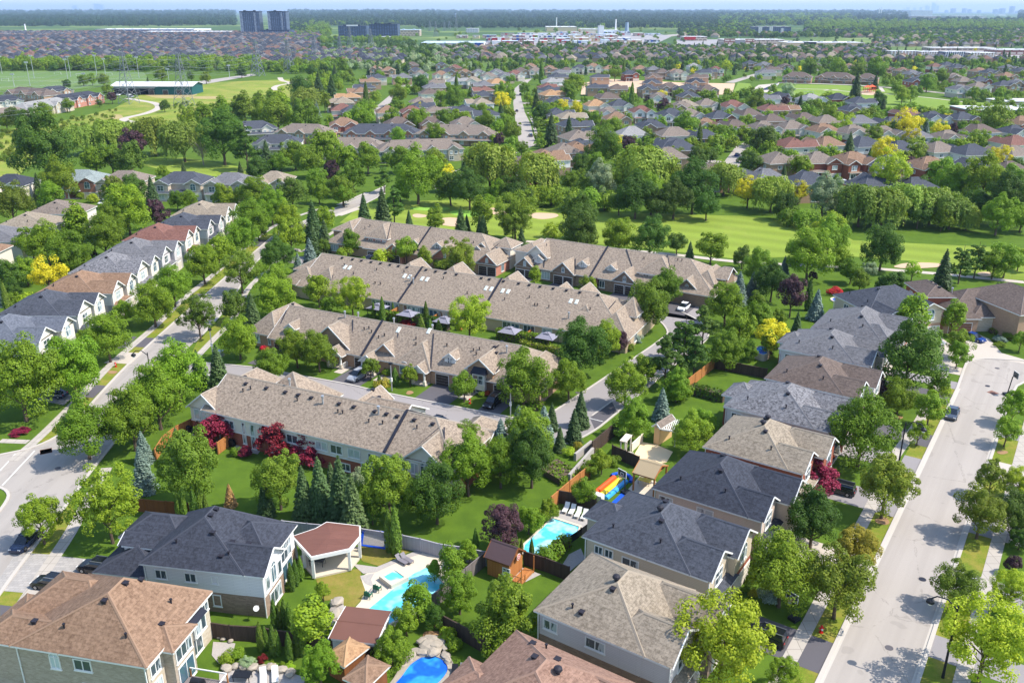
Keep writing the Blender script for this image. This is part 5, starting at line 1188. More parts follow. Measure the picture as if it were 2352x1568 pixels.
area('beside the long cedar fence and lane corner', 'trees by the lane corner', '''5 1100 1440 190 b;5 1220 1320 150 b;5 1390 1340 170 b;5 1445 1290 100 s;5 1300 1460 290 m;5 870 1500 250 m;5 1040 1560 170 m;5 1640 1240 130 s;5 1595 1350 120 s;5 1500 1440 90 s;5 1940 1090 230 m;5 2060 980 180 m;5 2000 1290 230 K;5 2190 1190 130 b;5 2290 1080 190 K;5 2220 910 230 n;5 2310 770 160 n;5 1560 1540 70 l;5 1620 1500 60 u;2 1700 130 100 m;2 1780 90 130 m;2 1860 80 80 h;2 1650 290 150 m''')
area('around the garden pools at the bottom', 'garden trees around the pools', '''2 1120 520 270 p;2 1290 480 160 m;2 1230 450 90 h;2 1420 410 120 m;2 930 620 52 c;2 885 680 105 k;2 1240 640 30 c;2 1308 670 42 c;2 765 740 165 k;2 535 990 165 k;2 460 1150 170 o;2 650 1120 140 M;2 650 800 90 k;2 820 970 230 o;2 1140 1080 420 K;2 360 1325 240 K;2 300 1520 90 h;2 740 1260 110 h;2 780 1320 100 h;2 1430 730 160 h;1 2110 1090 250 k .8;1 2160 1450 230 o;1 2180 940 80 k''')
area('beside the two bottom-left houses', 'cedars beside the bottom-left houses', '''1 1965 860 58 c;1 1995 830 55 c;1 2028 800 52 c;1 1850 1110 62 c;1 1888 1120 55 c;1 1920 1110 60 c;1 1955 1130 60 c;1 1755 1265 62 c;1 1790 1270 52 c;1 1842 1290 68 c;1 1872 1300 55 c;1 1950 1330 62 c;1 2005 1290 66 c;1 2042 1295 62 c;1 1600 1375 90 h;1 1530 1410 90 h;1 1665 1410 95 g .6;1 1772 1400 70 q;1 1960 1450 62 l .6;1 1840 1440 40 h;1 1905 1440 30 h;1 1810 1010 60 h''')
area('west of the right-hand street', 'street trees along the right-hand street', '''3 925 200 260 j;3 930 490 330 M;3 1420 265 320 O;3 1215 680 290 G;3 1100 920 370 O;3 720 850 400 m;3 600 690 100 s .7;3 500 885 60 h;3 625 1000 115 B;3 520 970 60 u;3 470 940 50 h;3 330 1270 690 a;3 730 1520 190 o;6 1260 1430 380 m;6 1510 1170 190 m;6 1570 930 400 M;6 1360 1090 130 p;6 1640 1410 125 o;6 1715 1250 180 o;6 1780 1110 135 o;6 1905 885 130 o;6 1910 805 140 o;6 1710 800 120 M;6 1600 610 190 k;6 1880 600 130 k;6 1440 650 90 m''')
area('on the east side of the right-hand street', 'trees on the east side of the right-hand street', '''3 2065 430 270 O;3 2290 440 250 M;3 2130 200 180 O;3 2320 220 200 a;3 1890 930 250 O;3 2280 770 110 p;3 2110 1290 560 a;3 2260 960 260 a;6 2285 1240 170 o;6 2235 1400 150 o;6 2330 790 100 o;3 2330 600 130 M''')
area('in front of the middle townhouse block', 'trees in front of the middle townhouse block', '''4 1610 780 220 m;4 2000 850 200 m;4 2150 870 210 m;4 1830 970 195 m;5 220 975 110 o;5 485 1020 100 o;5 850 1105 160 m;5 278 1030 40 c .6;5 385 990 58 c .6;5 330 1000 60 h;5 300 1090 90 u;5 1255 1060 310 m;5 1560 1060 210 m;4 1785 845 52 r;5 1005 1140 40 r;5 970 1145 40 h''')
area('between the two middle townhouse blocks', 'trees between the two middle townhouse blocks', '''4 2150 450 160 o;4 2230 560 120 h;5 95 480 240 a;5 240 580 32 c;5 300 580 48 c;5 372 570 26 c;5 595 605 45 c;5 890 610 310 a;5 560 640 60 c .6;5 620 660 55 c .6;5 680 670 55 c .6;5 470 645 110 q .6;5 1640 850 300 M;5 1790 790 200 m;5 1905 790 125 p;5 2025 775 60 B;5 1970 830 60 h;5 2090 560 260 m;5 2200 440 200 m''')
area('in front of the blocks facing the fairway', 'trees in front of the fairway townhouse blocks', '''5 85 120 130 m;5 40 205 90 l;5 460 180 140 m;5 590 215 85 k;5 815 230 190 O;5 305 235 120 l;5 695 280 90 h;5 1330 330 72 k;5 1690 420 110 m;5 1740 395 60 p;5 180 240 50 h;5 1195 375 40 h''')
area('along the near edge of the fairway', 'trees along the near edge of the fairway', '''5 1450 60 130 a;5 1640 60 230 M;5 1900 90 190 m;5 2105 110 215 M;5 2290 130 115 M;6 95 185 78 s;6 240 170 170 m;6 450 225 120 M;5 980 20 95 s;5 1240 90 75 s;5 1180 10 190 A;8 660 1480 110 k;8 480 1480 62 s;8 830 1500 105 s;8 970 1430 130 k;8 960 1530 70 s;8 1640 1480 220 M;8 175 1420 110 s;8 300 1410 140 s;8 375 1380 150 n;8 870 1510 60 s''')
area('beyond the right-hand house row', 'trees by the cul-de-sac gardens', '''6 430 410 130 b;6 520 390 100 b;6 340 550 230 m;6 545 530 110 k;6 650 400 200 M;6 575 310 200 m;6 735 270 85 b;6 780 510 170 p 1.3;6 900 480 58 c;6 955 520 120 b;6 925 345 60 p;6 900 220 280 m;6 1030 120 230 m;6 1110 230 120 m;6 1395 170 235 M;6 1185 320 130 m;6 1245 380 115 m;6 1470 370 180 M .7;6 1600 310 110 a;6 1305 310 100 g;6 1810 310 150 s;6 1930 265 160 n;6 2035 235 150 n;6 2150 270 160 m;6 2230 250 180 m;6 2320 240 120 m;6 2215 490 150 M;6 60 790 220 n;6 190 680 190 n;6 130 880 190 n;6 330 860 205 m;6 430 690 180 m;6 560 640 170 m;6 660 730 240 y .8;6 640 790 100 k;6 500 850 110 m;6 400 740 60 d;6 690 640 100 m;6 20 1090 160 K;6 100 1420 230 m;6 190 1330 150 m;6 2190 765 80 B .5;6 2265 745 90 h .6;6 1070 445 90 r .6;6 2185 800 70 h .5;6 820 660 80 s''')
area('in the belt beyond the west meadow', 'trees of the belt beyond the left houses', '''7 320 1040 350 M;7 560 960 170 w;7 720 930 190 w;7 820 930 150 w;7 1040 930 220 w;7 1235 965 240 w;7 1500 950 270 M;7 1660 990 190 n;7 890 980 160 p;7 640 1100 150 m;7 750 1090 160 m;7 880 1090 180 M;7 1800 1060 110 s;7 1895 1110 110 m;7 1735 1160 140 M;7 930 885 34 k;7 1150 860 40 k;7 1270 800 100 m;7 1370 770 95 k;7 1490 750 120 k;7 1570 760 90 k;7 1650 730 120 k;7 1750 690 90 k;7 1900 690 110 k;7 1820 650 55 k;7 2030 615 140 M;7 1870 790 180 m;7 1760 790 130 m;7 2060 800 170 m;7 2060 700 160 w;7 2130 720 70 b;7 2190 680 70 k;7 2240 600 90 s;7 2150 570 80 s;7 2090 1100 170 m;7 2240 1170 120 p;7 2200 1010 180 m;7 1990 1050 160 m;7 2140 1220 130 m;7 2280 1100 130 m;7 1100 1170 70 m;7 1240 1145 50 s;7 1620 1130 40 s''', .97, 1.03)
area('around the far left townhouses', 'trees around the far left townhouses', '''7 1110 720 62 M;7 465 715 72 m;7 300 760 110 m;7 100 810 120 M;7 190 830 130 M;7 40 830 90 m;7 725 615 68 m;7 755 660 60 p;7 210 630 60 m;7 1120 590 48 m;7 1630 490 60 M;7 2110 490 70 M;7 2190 480 66 M;7 2260 480 50 s;7 2310 450 60 k;7 560 545 60 m;7 620 540 60 m;7 700 540 70 m;7 1090 510 80 m;7 1000 560 40 s;7 1390 530 60 m;7 450 570 50 M;7 340 620 50 M;7 670 700 40 M;7 1290 520 50 M''')
area('in the belt beyond the fairway, centre', 'trees of the belt beyond the fairway centre', '''8 535 1210 280 m;8 1030 1150 290 w;8 1330 1200 260 w;8 890 1300 200 M;8 760 1280 180 M;8 1570 1230 115 m;8 1680 1260 120 O;8 1760 1220 200 g;8 2050 1170 290 w;8 2010 1340 230 M;8 2120 1330 200 m;8 2260 1170 120 k;8 2270 1360 200 M;8 1200 1450 280 A;8 1150 1280 130 M;8 1080 1290 110 m;8 750 1165 90 y;8 975 1000 125 k .7;8 860 1090 60 s;8 1140 1050 105 m;8 1240 1010 80 m;8 1340 1090 90 M;8 1640 1110 105 M;8 1740 1100 115 m;8 1790 1010 210 m;8 1880 970 90 y;8 1960 990 115 p;8 2100 970 100 M;8 2280 1060 110 A;8 1640 1190 70 m;8 1480 1190 70 s;8 200 1080 160 m;8 60 1090 150 m;8 430 1080 150 m;8 660 1110 150 m;8 100 1200 150 m;8 30 1300 150 m;8 330 1080 70 m;8 310 1210 110 n;8 1240 1330 140 M;8 1450 1260 120 m;8 1880 1260 130 m;8 1900 1370 140 M;8 2160 1400 150 M;8 700 1230 110 m;8 420 1300 110 m''', .97, 1.03)
area('among the centre streets beyond the fairway', 'trees among the centre streets', '''8 1090 950 80 p;8 1180 900 110 m;8 1075 890 110 m;8 1130 830 100 m;8 990 840 130 m;8 850 815 100 m;8 720 805 110 m;8 540 825 130 m;8 370 815 115 m;8 410 930 100 m;8 665 910 110 m;8 170 800 140 m;8 1370 780 105 M;8 1440 880 110 s;8 1560 865 80 s;8 1340 680 70 s;8 1110 690 110 y;8 1100 750 62 s;8 1130 640 115 m;8 190 655 46 c;8 800 575 34 c;8 1375 495 42 c;8 1930 470 30 c;8 1985 655 44 c;8 600 440 24 c;8 250 660 70 m;8 400 650 110 m;8 780 680 110 m;8 700 670 80 m;8 1260 600 70 m;8 1280 660 50 m;8 1590 590 120 m;8 1560 640 100 m;8 1620 560 70 m;8 1740 800 80 m;8 1860 880 120 m;8 1940 920 80 m;8 2240 760 85 m;8 2180 660 75 y;8 2090 680 50 p;8 2200 720 80 p;8 1870 500 80 m;8 980 760 90 m;8 560 570 100 M;8 1520 720 80 y;8 1610 740 90 y;8 560 740 80 y''')
area('in the belt beyond the fairway at right', 'trees of the belt beyond the fairway at right', '''9 330 1220 190 w;9 120 1290 260 M;9 490 1300 170 y;9 650 1320 210 w;9 830 1300 130 y;9 1000 1330 230 g;9 1250 1400 250 w;9 1400 1420 240 w;9 1560 1390 240 w;9 1730 1400 220 w;9 1860 1440 200 w;9 1970 1480 140 w;9 2080 1240 260 m;9 2270 1240 180 m;9 2260 1370 260 M;9 2180 1470 200 m;9 1190 1290 100 p;9 1070 1350 95 s;9 1090 1220 50 k;9 730 1170 60 s;9 510 1110 130 M;9 840 1140 130 m;9 140 1070 110 M;9 235 1060 90 M;9 160 940 48 c;9 350 920 105 m;9 590 960 170 M;9 80 860 150 m;9 1450 1185 290 a;9 1400 1035 170 y;9 2190 1080 150 y;9 1800 1170 170 m;9 1960 1150 60 s;9 2120 1110 60 b;9 1310 1050 52 s;9 1170 1000 105 s;9 1630 1040 120 m;9 1260 1120 60 y;9 1870 1260 200 m;9 1640 1290 140 M;9 2300 1130 90 M;9 1520 1260 60 b;9 1150 1410 150 M;9 1330 1450 130 M;9 1640 1460 140 M;9 1800 1490 120 m;9 730 1400 150 M;9 2040 1400 170 M;9 2340 1480 150 m;9 210 1400 150 M''', .97, 1.03)
area('among the houses at right beyond the fairway', 'trees among the houses at right', '''9 930 910 64 y;9 1140 840 140 a;9 1540 850 190 y;9 1780 880 112 y;9 1590 940 120 y;9 1690 880 80 b;9 1650 880 60 b;9 1290 855 64 p;9 1370 690 100 M;9 1400 720 60 s;9 1580 1100 72 p;9 1645 770 44 s;9 1530 650 90 m;9 1590 640 80 m;9 2160 820 175 m;9 1840 810 70 y;9 2050 960 120 m;9 430 860 58 s;9 480 830 90 m;9 700 830 70 m;9 860 840 70 m;9 930 800 40 b;9 550 700 120 m;9 740 690 60 p;9 840 700 60 s;9 890 730 70 M;9 1040 790 110 m;9 340 450 80 a;9 1700 560 100 m;9 1800 530 80 m;9 2010 640 70 m;9 2080 640 60 m;9 2180 640 60 m;9 1870 880 70 p;9 630 750 60 s;9 290 740 50 s;9 1220 580 90 s;9 1360 480 130 m;9 1230 480 90 m;9 910 470 90 m;9 1100 465 100 m;9 760 610 90 g;9 1880 700 60 m;9 1350 550 50 s;9 1460 900 110 M;9 1340 930 110 m;9 300 900 90 m;9 1960 700 40 m''')
area('in the shrub belt at the fairway edge', 'shrubs at the far fairway edge', '''8 1330 1350 150 h;8 1440 1350 160 h;8 1560 1380 170 h;8 1680 1380 170 h;8 1800 1385 150 h;8 1010 1370 90 h;9 760 1490 130 h;9 870 1510 150 h;9 1040 1540 170 h;9 960 1560 100 l''')
def hedge(label, t, a, b, w, h, code='mid', group=None):
    A_, B_ = Vector(P(t, *a)), Vector(P(t, *b)); L = (B_ - A_).length; n = int(L * (w + 2 * h) * 22)
    r = RNG.random((n, 3)); C = (r - np.array([0, .5, 0])) * np.array([L, w, h])
    f = RNG.random(n); C[:, 1] = np.where(f < .3, -w / 2, np.where(f < .6, w / 2, C[:, 1])); C[:, 2] = np.where(f >= .6, h, C[:, 2]); C += RNG.normal(size=(n, 3)) * .1
    N = np.zeros((n, 3)); N[:, 1] = np.where(f < .3, -1, np.where(f < .6, 1, 0)); N[:, 2] = .5; N += sph(n) * .5
    me = leaf_mesh('hedge', C, N, RNG.uniform(.12, .22, n)); me.materials.clear(); me.materials.append(LM[code])
    o = link_mesh('hedge', me, None, (A_.x, A_.y, 0), math.atan2(B_.y - A_.y, B_.x - A_.x))
    tag(o, label, 'hedge', group); 
    m = MB(); m.box(.1, L - .1, -w / 2 + .12, w / 2 - .12, 0, h - .12, M['bark']); m.build('hedge_stems', o)
    return o
hedge('long clipped hedge between the two middle townhouse blocks', 5, (1075, 760), (1420, 815), 1.6, 2.0)
hedge('low hedge below the long clipped hedge between the townhouse blocks', 5, (1230, 820), (1490, 870), 1.4, 1.3, 'olive')
hedge('clipped hedge beside the small cedar columns behind the middle block', 5, (290, 625), (490, 665), 1.5, 1.8)
hedge('dark cedar hedge left of the large lime tree between the blocks', 5, (520, 670), (750, 710), 1.6, 2.2, 'dark')
hedge('curved clipped hedge beside the turquoise lap pool', 2, (1450, 720), (1550, 640), 1.3, 1.5)
hedge('garden hedge between two back lawns on the right', 6, (100, 1130), (330, 1190), 1.8, 1.6, 'dark')
hedge('low hedge before the turret bungalow', 6, (2120, 730), (2290, 720), 1.4, .9, 'olive')
hedge('low hedge along the side of the middle townhouse block', 5, (1290, 1245), (1390, 1240), 1.5, 1.2)
hedge('groundcover juniper hedge by the cedar fence corner', 2, (1420, 190), (1560, 130), 5, 1.0, 'olive')
# ================================================================ HOUSES BEYOND
RCODE = dict(t='taupe', n='tan', b='brown', r='red', R='maroon', s='slate', d='dark', g='grey', p='pale', o='orange', m='mocha', e='teal')
RDESC = dict(t='taupe', n='tan', b='light brown', r='brick-red', R='maroon', s='slate blue', d='dark', g='grey', p='pale grey', o='orange-tan', m='brown-grey', e='green-grey')
WCODE = dict(c=('stonebrick', 'stucco', 'cream'), B=('redbrick', 'redbrick', 'red brick'), P=('pinkbrick', 'pinkbrick', 'pink brick'), k=('buffbrick', 'buffbrick', 'buff brick'), w=('brownbrick', 'whitesiding', 'white'), v=('redbrick', 'stucco', 'brick and cream'))
PROTO = {}
HOUSES = []
def house_proto(v):
    g = dict(detail=1, lo='redbrick', up='stucco', gar='gar_light', vents=[('roof_vent', 6, 3.8), ('roof_vent', 6.6, 7.6)], porch_on=2)
    if v == 0: return detached('x', (0, 0), 0, 'taupe', Lx=13, D=11, swin=((3, 3.8, 1.4), (8, 3.8, 1.4)), nwin=((3, 3.8, 1.4), (7, 3.8, 1.4)), **g)
    if v == 1: return detached('x', (0, 0), 0, 'taupe', Lx=13.5, D=12.5, sw=(14.6, 6.6), nw=None, ridge=(6, 4.8, 7.6, 3.3), swin=((4, 3.8, 1.4), (9, 3.8, 1.4)), nwin=((3, 3.8, 1.4),), **g)
    if v == 2: return detached('x', (0, 0), 0, 'taupe', Lx=14, D=12, sw=None, nw=(13.6, 5.6), ridge=(5.9, 5.0, 7.0, 3.4), swin=((4, 3.8, 1.4), (8, 3.8, 1.0)), nwin=((3, 3.8, 1.4),), **g)
    return detached('x', (0, 0), 0, 'taupe', Lx=15, D=13, sw=(14.6, 4.6), nw=(15.4, 6.4), ridge=(6.4, 5.2, 7.8, 3.5), swin=((3, 3.8, 1.4), (8.6, 3.8, 1.4)), nwin=((3, 3.8, 1.4), (8, 3.8, 1.4)), **g)
def recolour(root, roof, lo, up):
    for o in [root] + list(root.children_recursive):
        if o.type != 'MESH': continue
        for k_, s in enumerate(o.material_slots):
            n = o.data.materials[k_].name; new = None
            if n.startswith('shingle'): new = RM[roof]
            elif n.startswith('ridge_cap'): new = CAPM[roof]
            elif n == 'red_brick': new = WM[lo]
            elif n == 'cream_stucco': new = WM[up]
            if new: s.link = 'OBJECT'; s.material = new
def put_house(cx, cy, ang, rc, wc, v, label, group):
    if v not in PROTO:
        PROTO[v] = house_proto(v)
        for sx in (3.5, 8.5): add_window(PROTO[v], 0, sx, 'W', 3.8, 1.4, 1.1, 'plain')
        add_window(PROTO[v], 0, 6.2, 'W', .5, 2.2, 2, 'slide'); h = PROTO[v]
    else: h = copy_tree(PROTO[v])
    x, y = frame((cx, cy), ang, -7, -6.4)
    h.location = (x, y, 0); h.scale = (1.1, 1.1, 1.06); h.rotation_euler = (0, 0, -math.radians(ang))
    lo, up, _ = WCODE[wc]; recolour(h, RCODE[rc], lo, up)
    tag(h, label, 'house', group)
    HOUSES.append((cx, cy)); return h
ANG = dict(s=90, n=-90, e=0, w=180)
def houses(phrase, group, data, tilt=0):
    L = []
    for e in data.replace('\n', ';').split(';'):
        q = e.split()
        if q: L.append((pix(int(q[0]), float(q[1]), 0)[0], int(q[0]), float(q[1]), float(q[2]), q[3], q[4], q[5]))
    L.sort(); cnt = {}; seen = {}
    for e in L: cnt[(e[4], e[5])] = cnt.get((e[4], e[5]), 0) + 1
    for i, (X, t, x, y, r, w, f) in enumerate(L):
        k = (r, w); seen[k] = seen.get(k, 0) + 1
        d = '%s-roofed %s house' % (RDESC[r], WCODE[w][2])
        lab = d + ' ' + phrase if cnt[k] == 1 else '%s %s from left %s' % (ORD[seen[k]], d, phrase)
        cx, cy = P(t, x, y, 6.2)
        put_house(cx, cy, ANG[f] + tilt + rnd.uniform(-3, 3), r, w, rnd.choice([0, 1, 2, 3]), lab, group)
houses('just behind the fairway trees', 'houses just behind the fairway trees', '''9 240 1165 m k n;9 600 1200 g k n;9 890 1225 s k n;9 1320 1245 s k n;9 1600 1260 s k n;9 690 1085 t k e;9 950 1085 t B s;9 1175 1085 b B s;9 1440 1110 s k n;9 1690 1120 b B s;9 1985 1130 s w n;9 2240 1150 m k n''', -12)
houses('in the second row behind the fairway belt', 'houses in the second row behind the fairway', '''9 30 1000 s k n;9 790 980 r c e;9 1010 970 b v n;9 1270 975 s w n;9 1500 1000 s w n;9 1760 1010 t c n;9 2000 1030 s w n;9 2270 1035 t c n;9 2280 965 r c n;9 1190 890 t v s;9 1400 895 t c s;9 1600 915 g c n;9 1830 925 t c s;9 2050 885 m w n;9 2280 890 s c s;9 185 920 s P n''', -12)
houses('among the gardens right of centre', 'houses among the gardens right of centre', '''9 0 905 t c n;9 390 850 m c n;9 590 860 t c s;9 780 860 t c s;9 860 800 m c n;9 990 880 b v s;9 1240 820 g c n;9 1450 830 s B n;9 290 790 s B s;9 490 770 m c n;9 200 840 b c s;9 640 810 m k n;9 90 775 t c s;9 60 710 n c s;9 205 705 t v s;9 375 715 r v s;9 640 740 r k e;9 720 735 b k e;9 1190 740 s k s;9 1560 770 R B n;9 1730 790 s w s;9 1930 800 s k s;9 2320 830 b B s;9 600 665 g w e;9 700 655 d w e;9 900 670 p w s;9 1090 665 d B s;9 1240 690 s w e;9 1010 820 t k n''', -10)
houses('by the building site and park', 'houses by the building site', '''9 80 600 s k s;9 130 555 d k s;9 210 605 m k s;9 80 650 s k s;9 190 490 s c e;9 140 520 m k e;9 120 450 p c s;9 270 470 r v s;9 10 495 t c s;8 1740 590 s k e;8 1890 600 m k e;8 1760 520 s k e;8 2120 560 s k s;8 2130 520 m k s;8 2090 600 s k s;8 2230 590 m k s;8 2170 655 t v s;8 2330 610 s k s;8 2190 490 m k s;8 2270 490 b k s;9 230 485 s k e''', -6)
houses('beside the straight street in the centre', 'houses beside the straight centre street', '''8 1210 1120 m P n;8 1390 1070 b w e;8 1530 1020 t k e;8 1615 1010 b v e;8 1640 985 s k e;8 1620 930 t k e;8 1720 910 s w e;8 1590 845 s k e;8 1560 790 n k e;8 1480 770 s k e;8 1475 690 s w e;8 1440 640 o k e;8 1430 610 s c e;8 1420 590 r k e;8 1445 550 p w e;8 1480 520 s k e;8 1500 490 g c e;8 960 695 n w w;8 980 645 s k w;8 990 610 r k w;8 985 575 g k w;8 1080 560 o c n;8 850 745 s k w;8 1020 775 s w w''', -18)
houses('left of the straight centre street', 'houses left of the straight centre street', '''8 560 690 t v e;8 620 630 m c e;8 640 590 g k e;8 660 560 t c e;8 570 720 s k e;8 660 750 t k e;8 110 750 s k n;8 335 755 b c s;8 495 755 r P s;8 80 655 o k w;8 30 690 n k w;8 150 620 b k w;8 190 590 s k w;8 230 550 b k w;8 270 525 s c w;8 630 830 m k s;8 400 835 m k s;8 850 835 t c s;8 30 740 r c s;8 30 840 b P s;8 440 520 g k w;8 560 500 t c s;8 690 505 b c s;8 800 545 p w e;8 910 545 n c s;8 950 490 g c s;8 1015 515 t c s;8 1070 490 g c s;8 1130 515 g c s;8 1190 500 r c s''', -14)
houses('right of the straight centre street', 'houses right of the straight centre street', '''8 2130 1080 s k n;8 2230 1050 t k n;8 2270 985 s k n;8 2260 905 t k n;8 1990 900 p w n;8 2110 850 s k s;8 1880 800 b k s;8 1830 760 t w s;8 2050 750 r w s;8 2240 775 s w s;8 2320 725 t k s;8 1740 710 o v s;8 1830 660 m k n;8 1900 710 s v s;8 1330 480 t c s;8 1430 465 b k s;8 1540 480 m c s;8 1630 460 s c s;8 1720 450 b c s;8 1830 465 b v s;8 1910 465 R k s;8 1970 500 s B s;8 2040 465 b k s;8 2130 470 g k s;8 1300 450 b k s;8 1235 480 m k s''', -8)
houses('in the hazy rows beyond the straight street', 'houses in the hazy rows beyond', '''8 260 465 b k s;8 340 475 b k s;8 500 440 m k s;8 700 440 s k s;8 790 460 r k s;8 520 480 s k s;8 740 485 s k s;8 860 490 b k s;8 940 375 g k s;8 1000 360 b k s;8 1290 375 s k s;9 500 430 s k s;9 590 440 g k s;9 740 450 m k s;9 920 440 R k s;9 1170 450 b k s;9 1290 458 m k s;9 1420 468 R k s;9 1530 478 b k s;9 1750 450 R v s;9 1830 440 s k s;9 1900 455 s k s;9 2110 490 s k s;9 2040 482 b k s;9 2240 458 g k s;9 2320 480 s k s;9 1610 550 s B s;9 1700 520 g k s;9 1590 500 g k s;9 1870 520 t k s;9 1940 548 t k s;9 2050 545 s B s;9 2230 515 b k s;9 2210 575 s k s;9 2040 585 t c s;9 1910 600 g c s;9 2300 560 g k s;9 600 490 g c e;9 640 470 m c e''', -6)
def rowblock(label, t, a, b, depth, roof, walls, n, z=5.2, group='townhouse blocks in the middle distance', low=True, gar=0, flip=False):
    """two-storey townhouse block between two eave points"""
    A_ = P(t, *a, z); B_ = P(t, *b, z); L = math.hypot(B_[0] - A_[0], B_[1] - A_[1]); ang = -math.degrees(math.atan2(B_[1] - A_[1], B_[0] - A_[0]))
    bl = [B(0, L, .5, depth, z, 'x', 'hh', .52)]; wins = []; gars = []
    st = L / n
    for i in range(n):
        c = st * (i + .5)
        if n > 1: bl.append(B(c - st * .24, c + st * .24, -.5, depth / 2, z, 'y', 'gh', .7))
        wins += [(c - st * .1, -.5, 'S', z - 1.9, 1.0, 1.2, 'plain'), (c + st * .12, -.5, 'S', z - 1.9, 1.0, 1.2, 'plain'), (c + st * .38, .5, 'S', z - 1.9, 1.3, 1.2, 'plain'), (c - st * .38, .5, 'S', z - 1.9, 1.3, 1.2, 'plain')]
        wins += [(c - st * .1, -.5, 'S', .8, 1.8, 1.4, 'grid')]
        if gar: gars.append((c + st * .38, .5, 'S', 2.3, 2.1, 'gar_dark'))
    if low: bl.append(B(.5, L - .5, -2.0, 2, 2.9, 'x', 'hh', .35, open_=True))
    h = building('townhouse_row', label, 'townhouses', A_, ang, bl, [(None, walls)], roof, group, wins, gars, [('roof_vent', st * (i + .6), depth * .42) for i in range(n)])
    for i in range(6):
        HOUSES.append(frame(A_, ang, L * (i + .5) / 6, depth / 2))
    return h
rowblock('slate-blue-roofed pink brick townhouse block left of the straight centre street', 8, (28, 905), (535, 905), 15, 'slate', 'pinkbrick', 4)
rowblock('tan-roofed townhouse block just right of the slate-blue-roofed one', 8, (520, 905), (1048, 915), 15, 'taupe', 'buffbrick', 4)
rowblock('nearest tan-roofed townhouse block with white awnings and an arched end window', 8, (272, 1025), (850, 1005), 14, 'taupe', 'stonebrick', 4, low=False)
rowblock('tan-roofed townhouse block at left of the white-awning block', 8, (-130, 1000), (300, 1000), 14, 'taupe', 'stonebrick', 3, low=False)
rowblock('blue-grey-roofed townhouse pair beside the tall dark maple, upper', 7, (1580, 880), (1875, 865), 13, 'slate', 'stucco', 2)
rowblock('blue-grey-roofed townhouse pair beside the tall dark maple, lower', 7, (1700, 975), (2025, 970), 13, 'slate', 'stucco', 2)
rowblock('tan-roofed townhouses behind the blue-grey pair', 7, (1850, 895), (2200, 905), 14, 'taupe', 'buffbrick', 3, low=False)
PG = 'townhouse blocks facing the park'
rowblock('leftmost taupe-roofed townhouse block facing the park', 9, (720, 520), (915, 525), 16, 'mocha', 'buffbrick', 3, group=PG)
rowblock('middle taupe-roofed townhouse block facing the park', 9, (940, 520), (1190, 530), 16, 'mocha', 'buffbrick', 3, group=PG)
rowblock('rightmost taupe-roofed townhouse block facing the park', 9, (1205, 530), (1360, 535), 16, 'mocha', 'buffbrick', 2, group=PG)
WG = 'townhouse blocks by the west meadow'
rowblock('brown-roofed house group at the far left edge beside the sports field', 7, (20, 630), (290, 650), 16, 'mocha', 'buffbrick', 3, group=WG, low=False)
rowblock('dark-roofed white townhouse block at the left edge', 7, (-60, 690), (160, 680), 14, 'dark', 'stucco', 3, group=WG, low=False)
rowblock('pale-roofed buff townhouse block near the meadow', 7, (190, 745), (500, 690), 14, 'pale', 'stonebrick', 4, group=WG, low=False)
rowblock('dark-roofed pink brick townhouse block near the meadow', 7, (420, 690), (705, 645), 14, 'dark', 'pinkbrick', 4, group=WG, low=False)
rowblock('tan-roofed buff townhouse block nearest the meadow at left edge', 7, (-120, 800), (235, 760), 14, 'taupe', 'stonebrick', 4, group=WG, low=False)
rowblock('dark-roofed house with gable left of the green arena', 7, (300, 625), (500, 610), 13, 'dark', 'buffbrick', 2, group=WG, low=False)
# ---- distant subdivisions: the nearest rows as houses, the rest as one mass
FR = [RM[k] for k in ('slate', 'dark', 'taupe', 'maroon', 'mocha', 'grey', 'tan')]
FW = [WM[k] for k in ('brownbrick', 'buffbrick', 'greybrick', 'stonebrick', 'brownbrick')]
def far_house(wm, rm_, x, y, ang, w, d, z, rf, wl):
    c = [frame((x, y), ang, a, b) for a, b in ((-w / 2, -d / 2), (w / 2, -d / 2), (w / 2, d / 2), (-w / 2, d / 2))]
    for i in range(4):
        a, b = c[i], c[(i + 1) % 4]; wm.face([(*a, 0), (*b, 0), (*b, z), (*a, z)], wl)
    e = [frame((x, y), ang, a, b) for a, b in ((-w / 2 - .4, -d / 2 - .4), (w / 2 + .4, -d / 2 - .4), (w / 2 + .4, d / 2 + .4), (-w / 2 - .4, d / 2 + .4))]
    rz = z + d * .36;  r0 = frame((x, y), ang, -w / 2 + d * .42, 0); r1 = frame((x, y), ang, w / 2 - d * .42, 0)
    E_ = [(*q, z) for q in e]; R0 = (*r0, rz); R1 = (*r1, rz)
    for q in ([E_[0], E_[1], R1, R0], [E_[2], E_[3], R0, R1], [E_[1], E_[2], R1], [E_[3], E_[0], R0]): rm_.face(q, rf)
    g0, g1, g2 = frame((x, y), ang, -w * .3, -d / 2 - 1), frame((x, y), ang, w * .1, -d / 2 - 1), frame((x, y), ang, -w * .1, -d / 2 - 1)
    b0 = frame((x, y), ang, -w * .1, 0)
    wm.face([(*g0, 0), (*g1, 0), (*g1, z), (*g2, z + w * .13), (*g0, z)], wl)
    rm_.face([(*g0, z), (*g2, z + w * .13), (*b0, z + w * .13)], rf); rm_.face([(*g1, z), (*b0, z + w * .13), (*g2, z + w * .13)], rf)
FARH = []
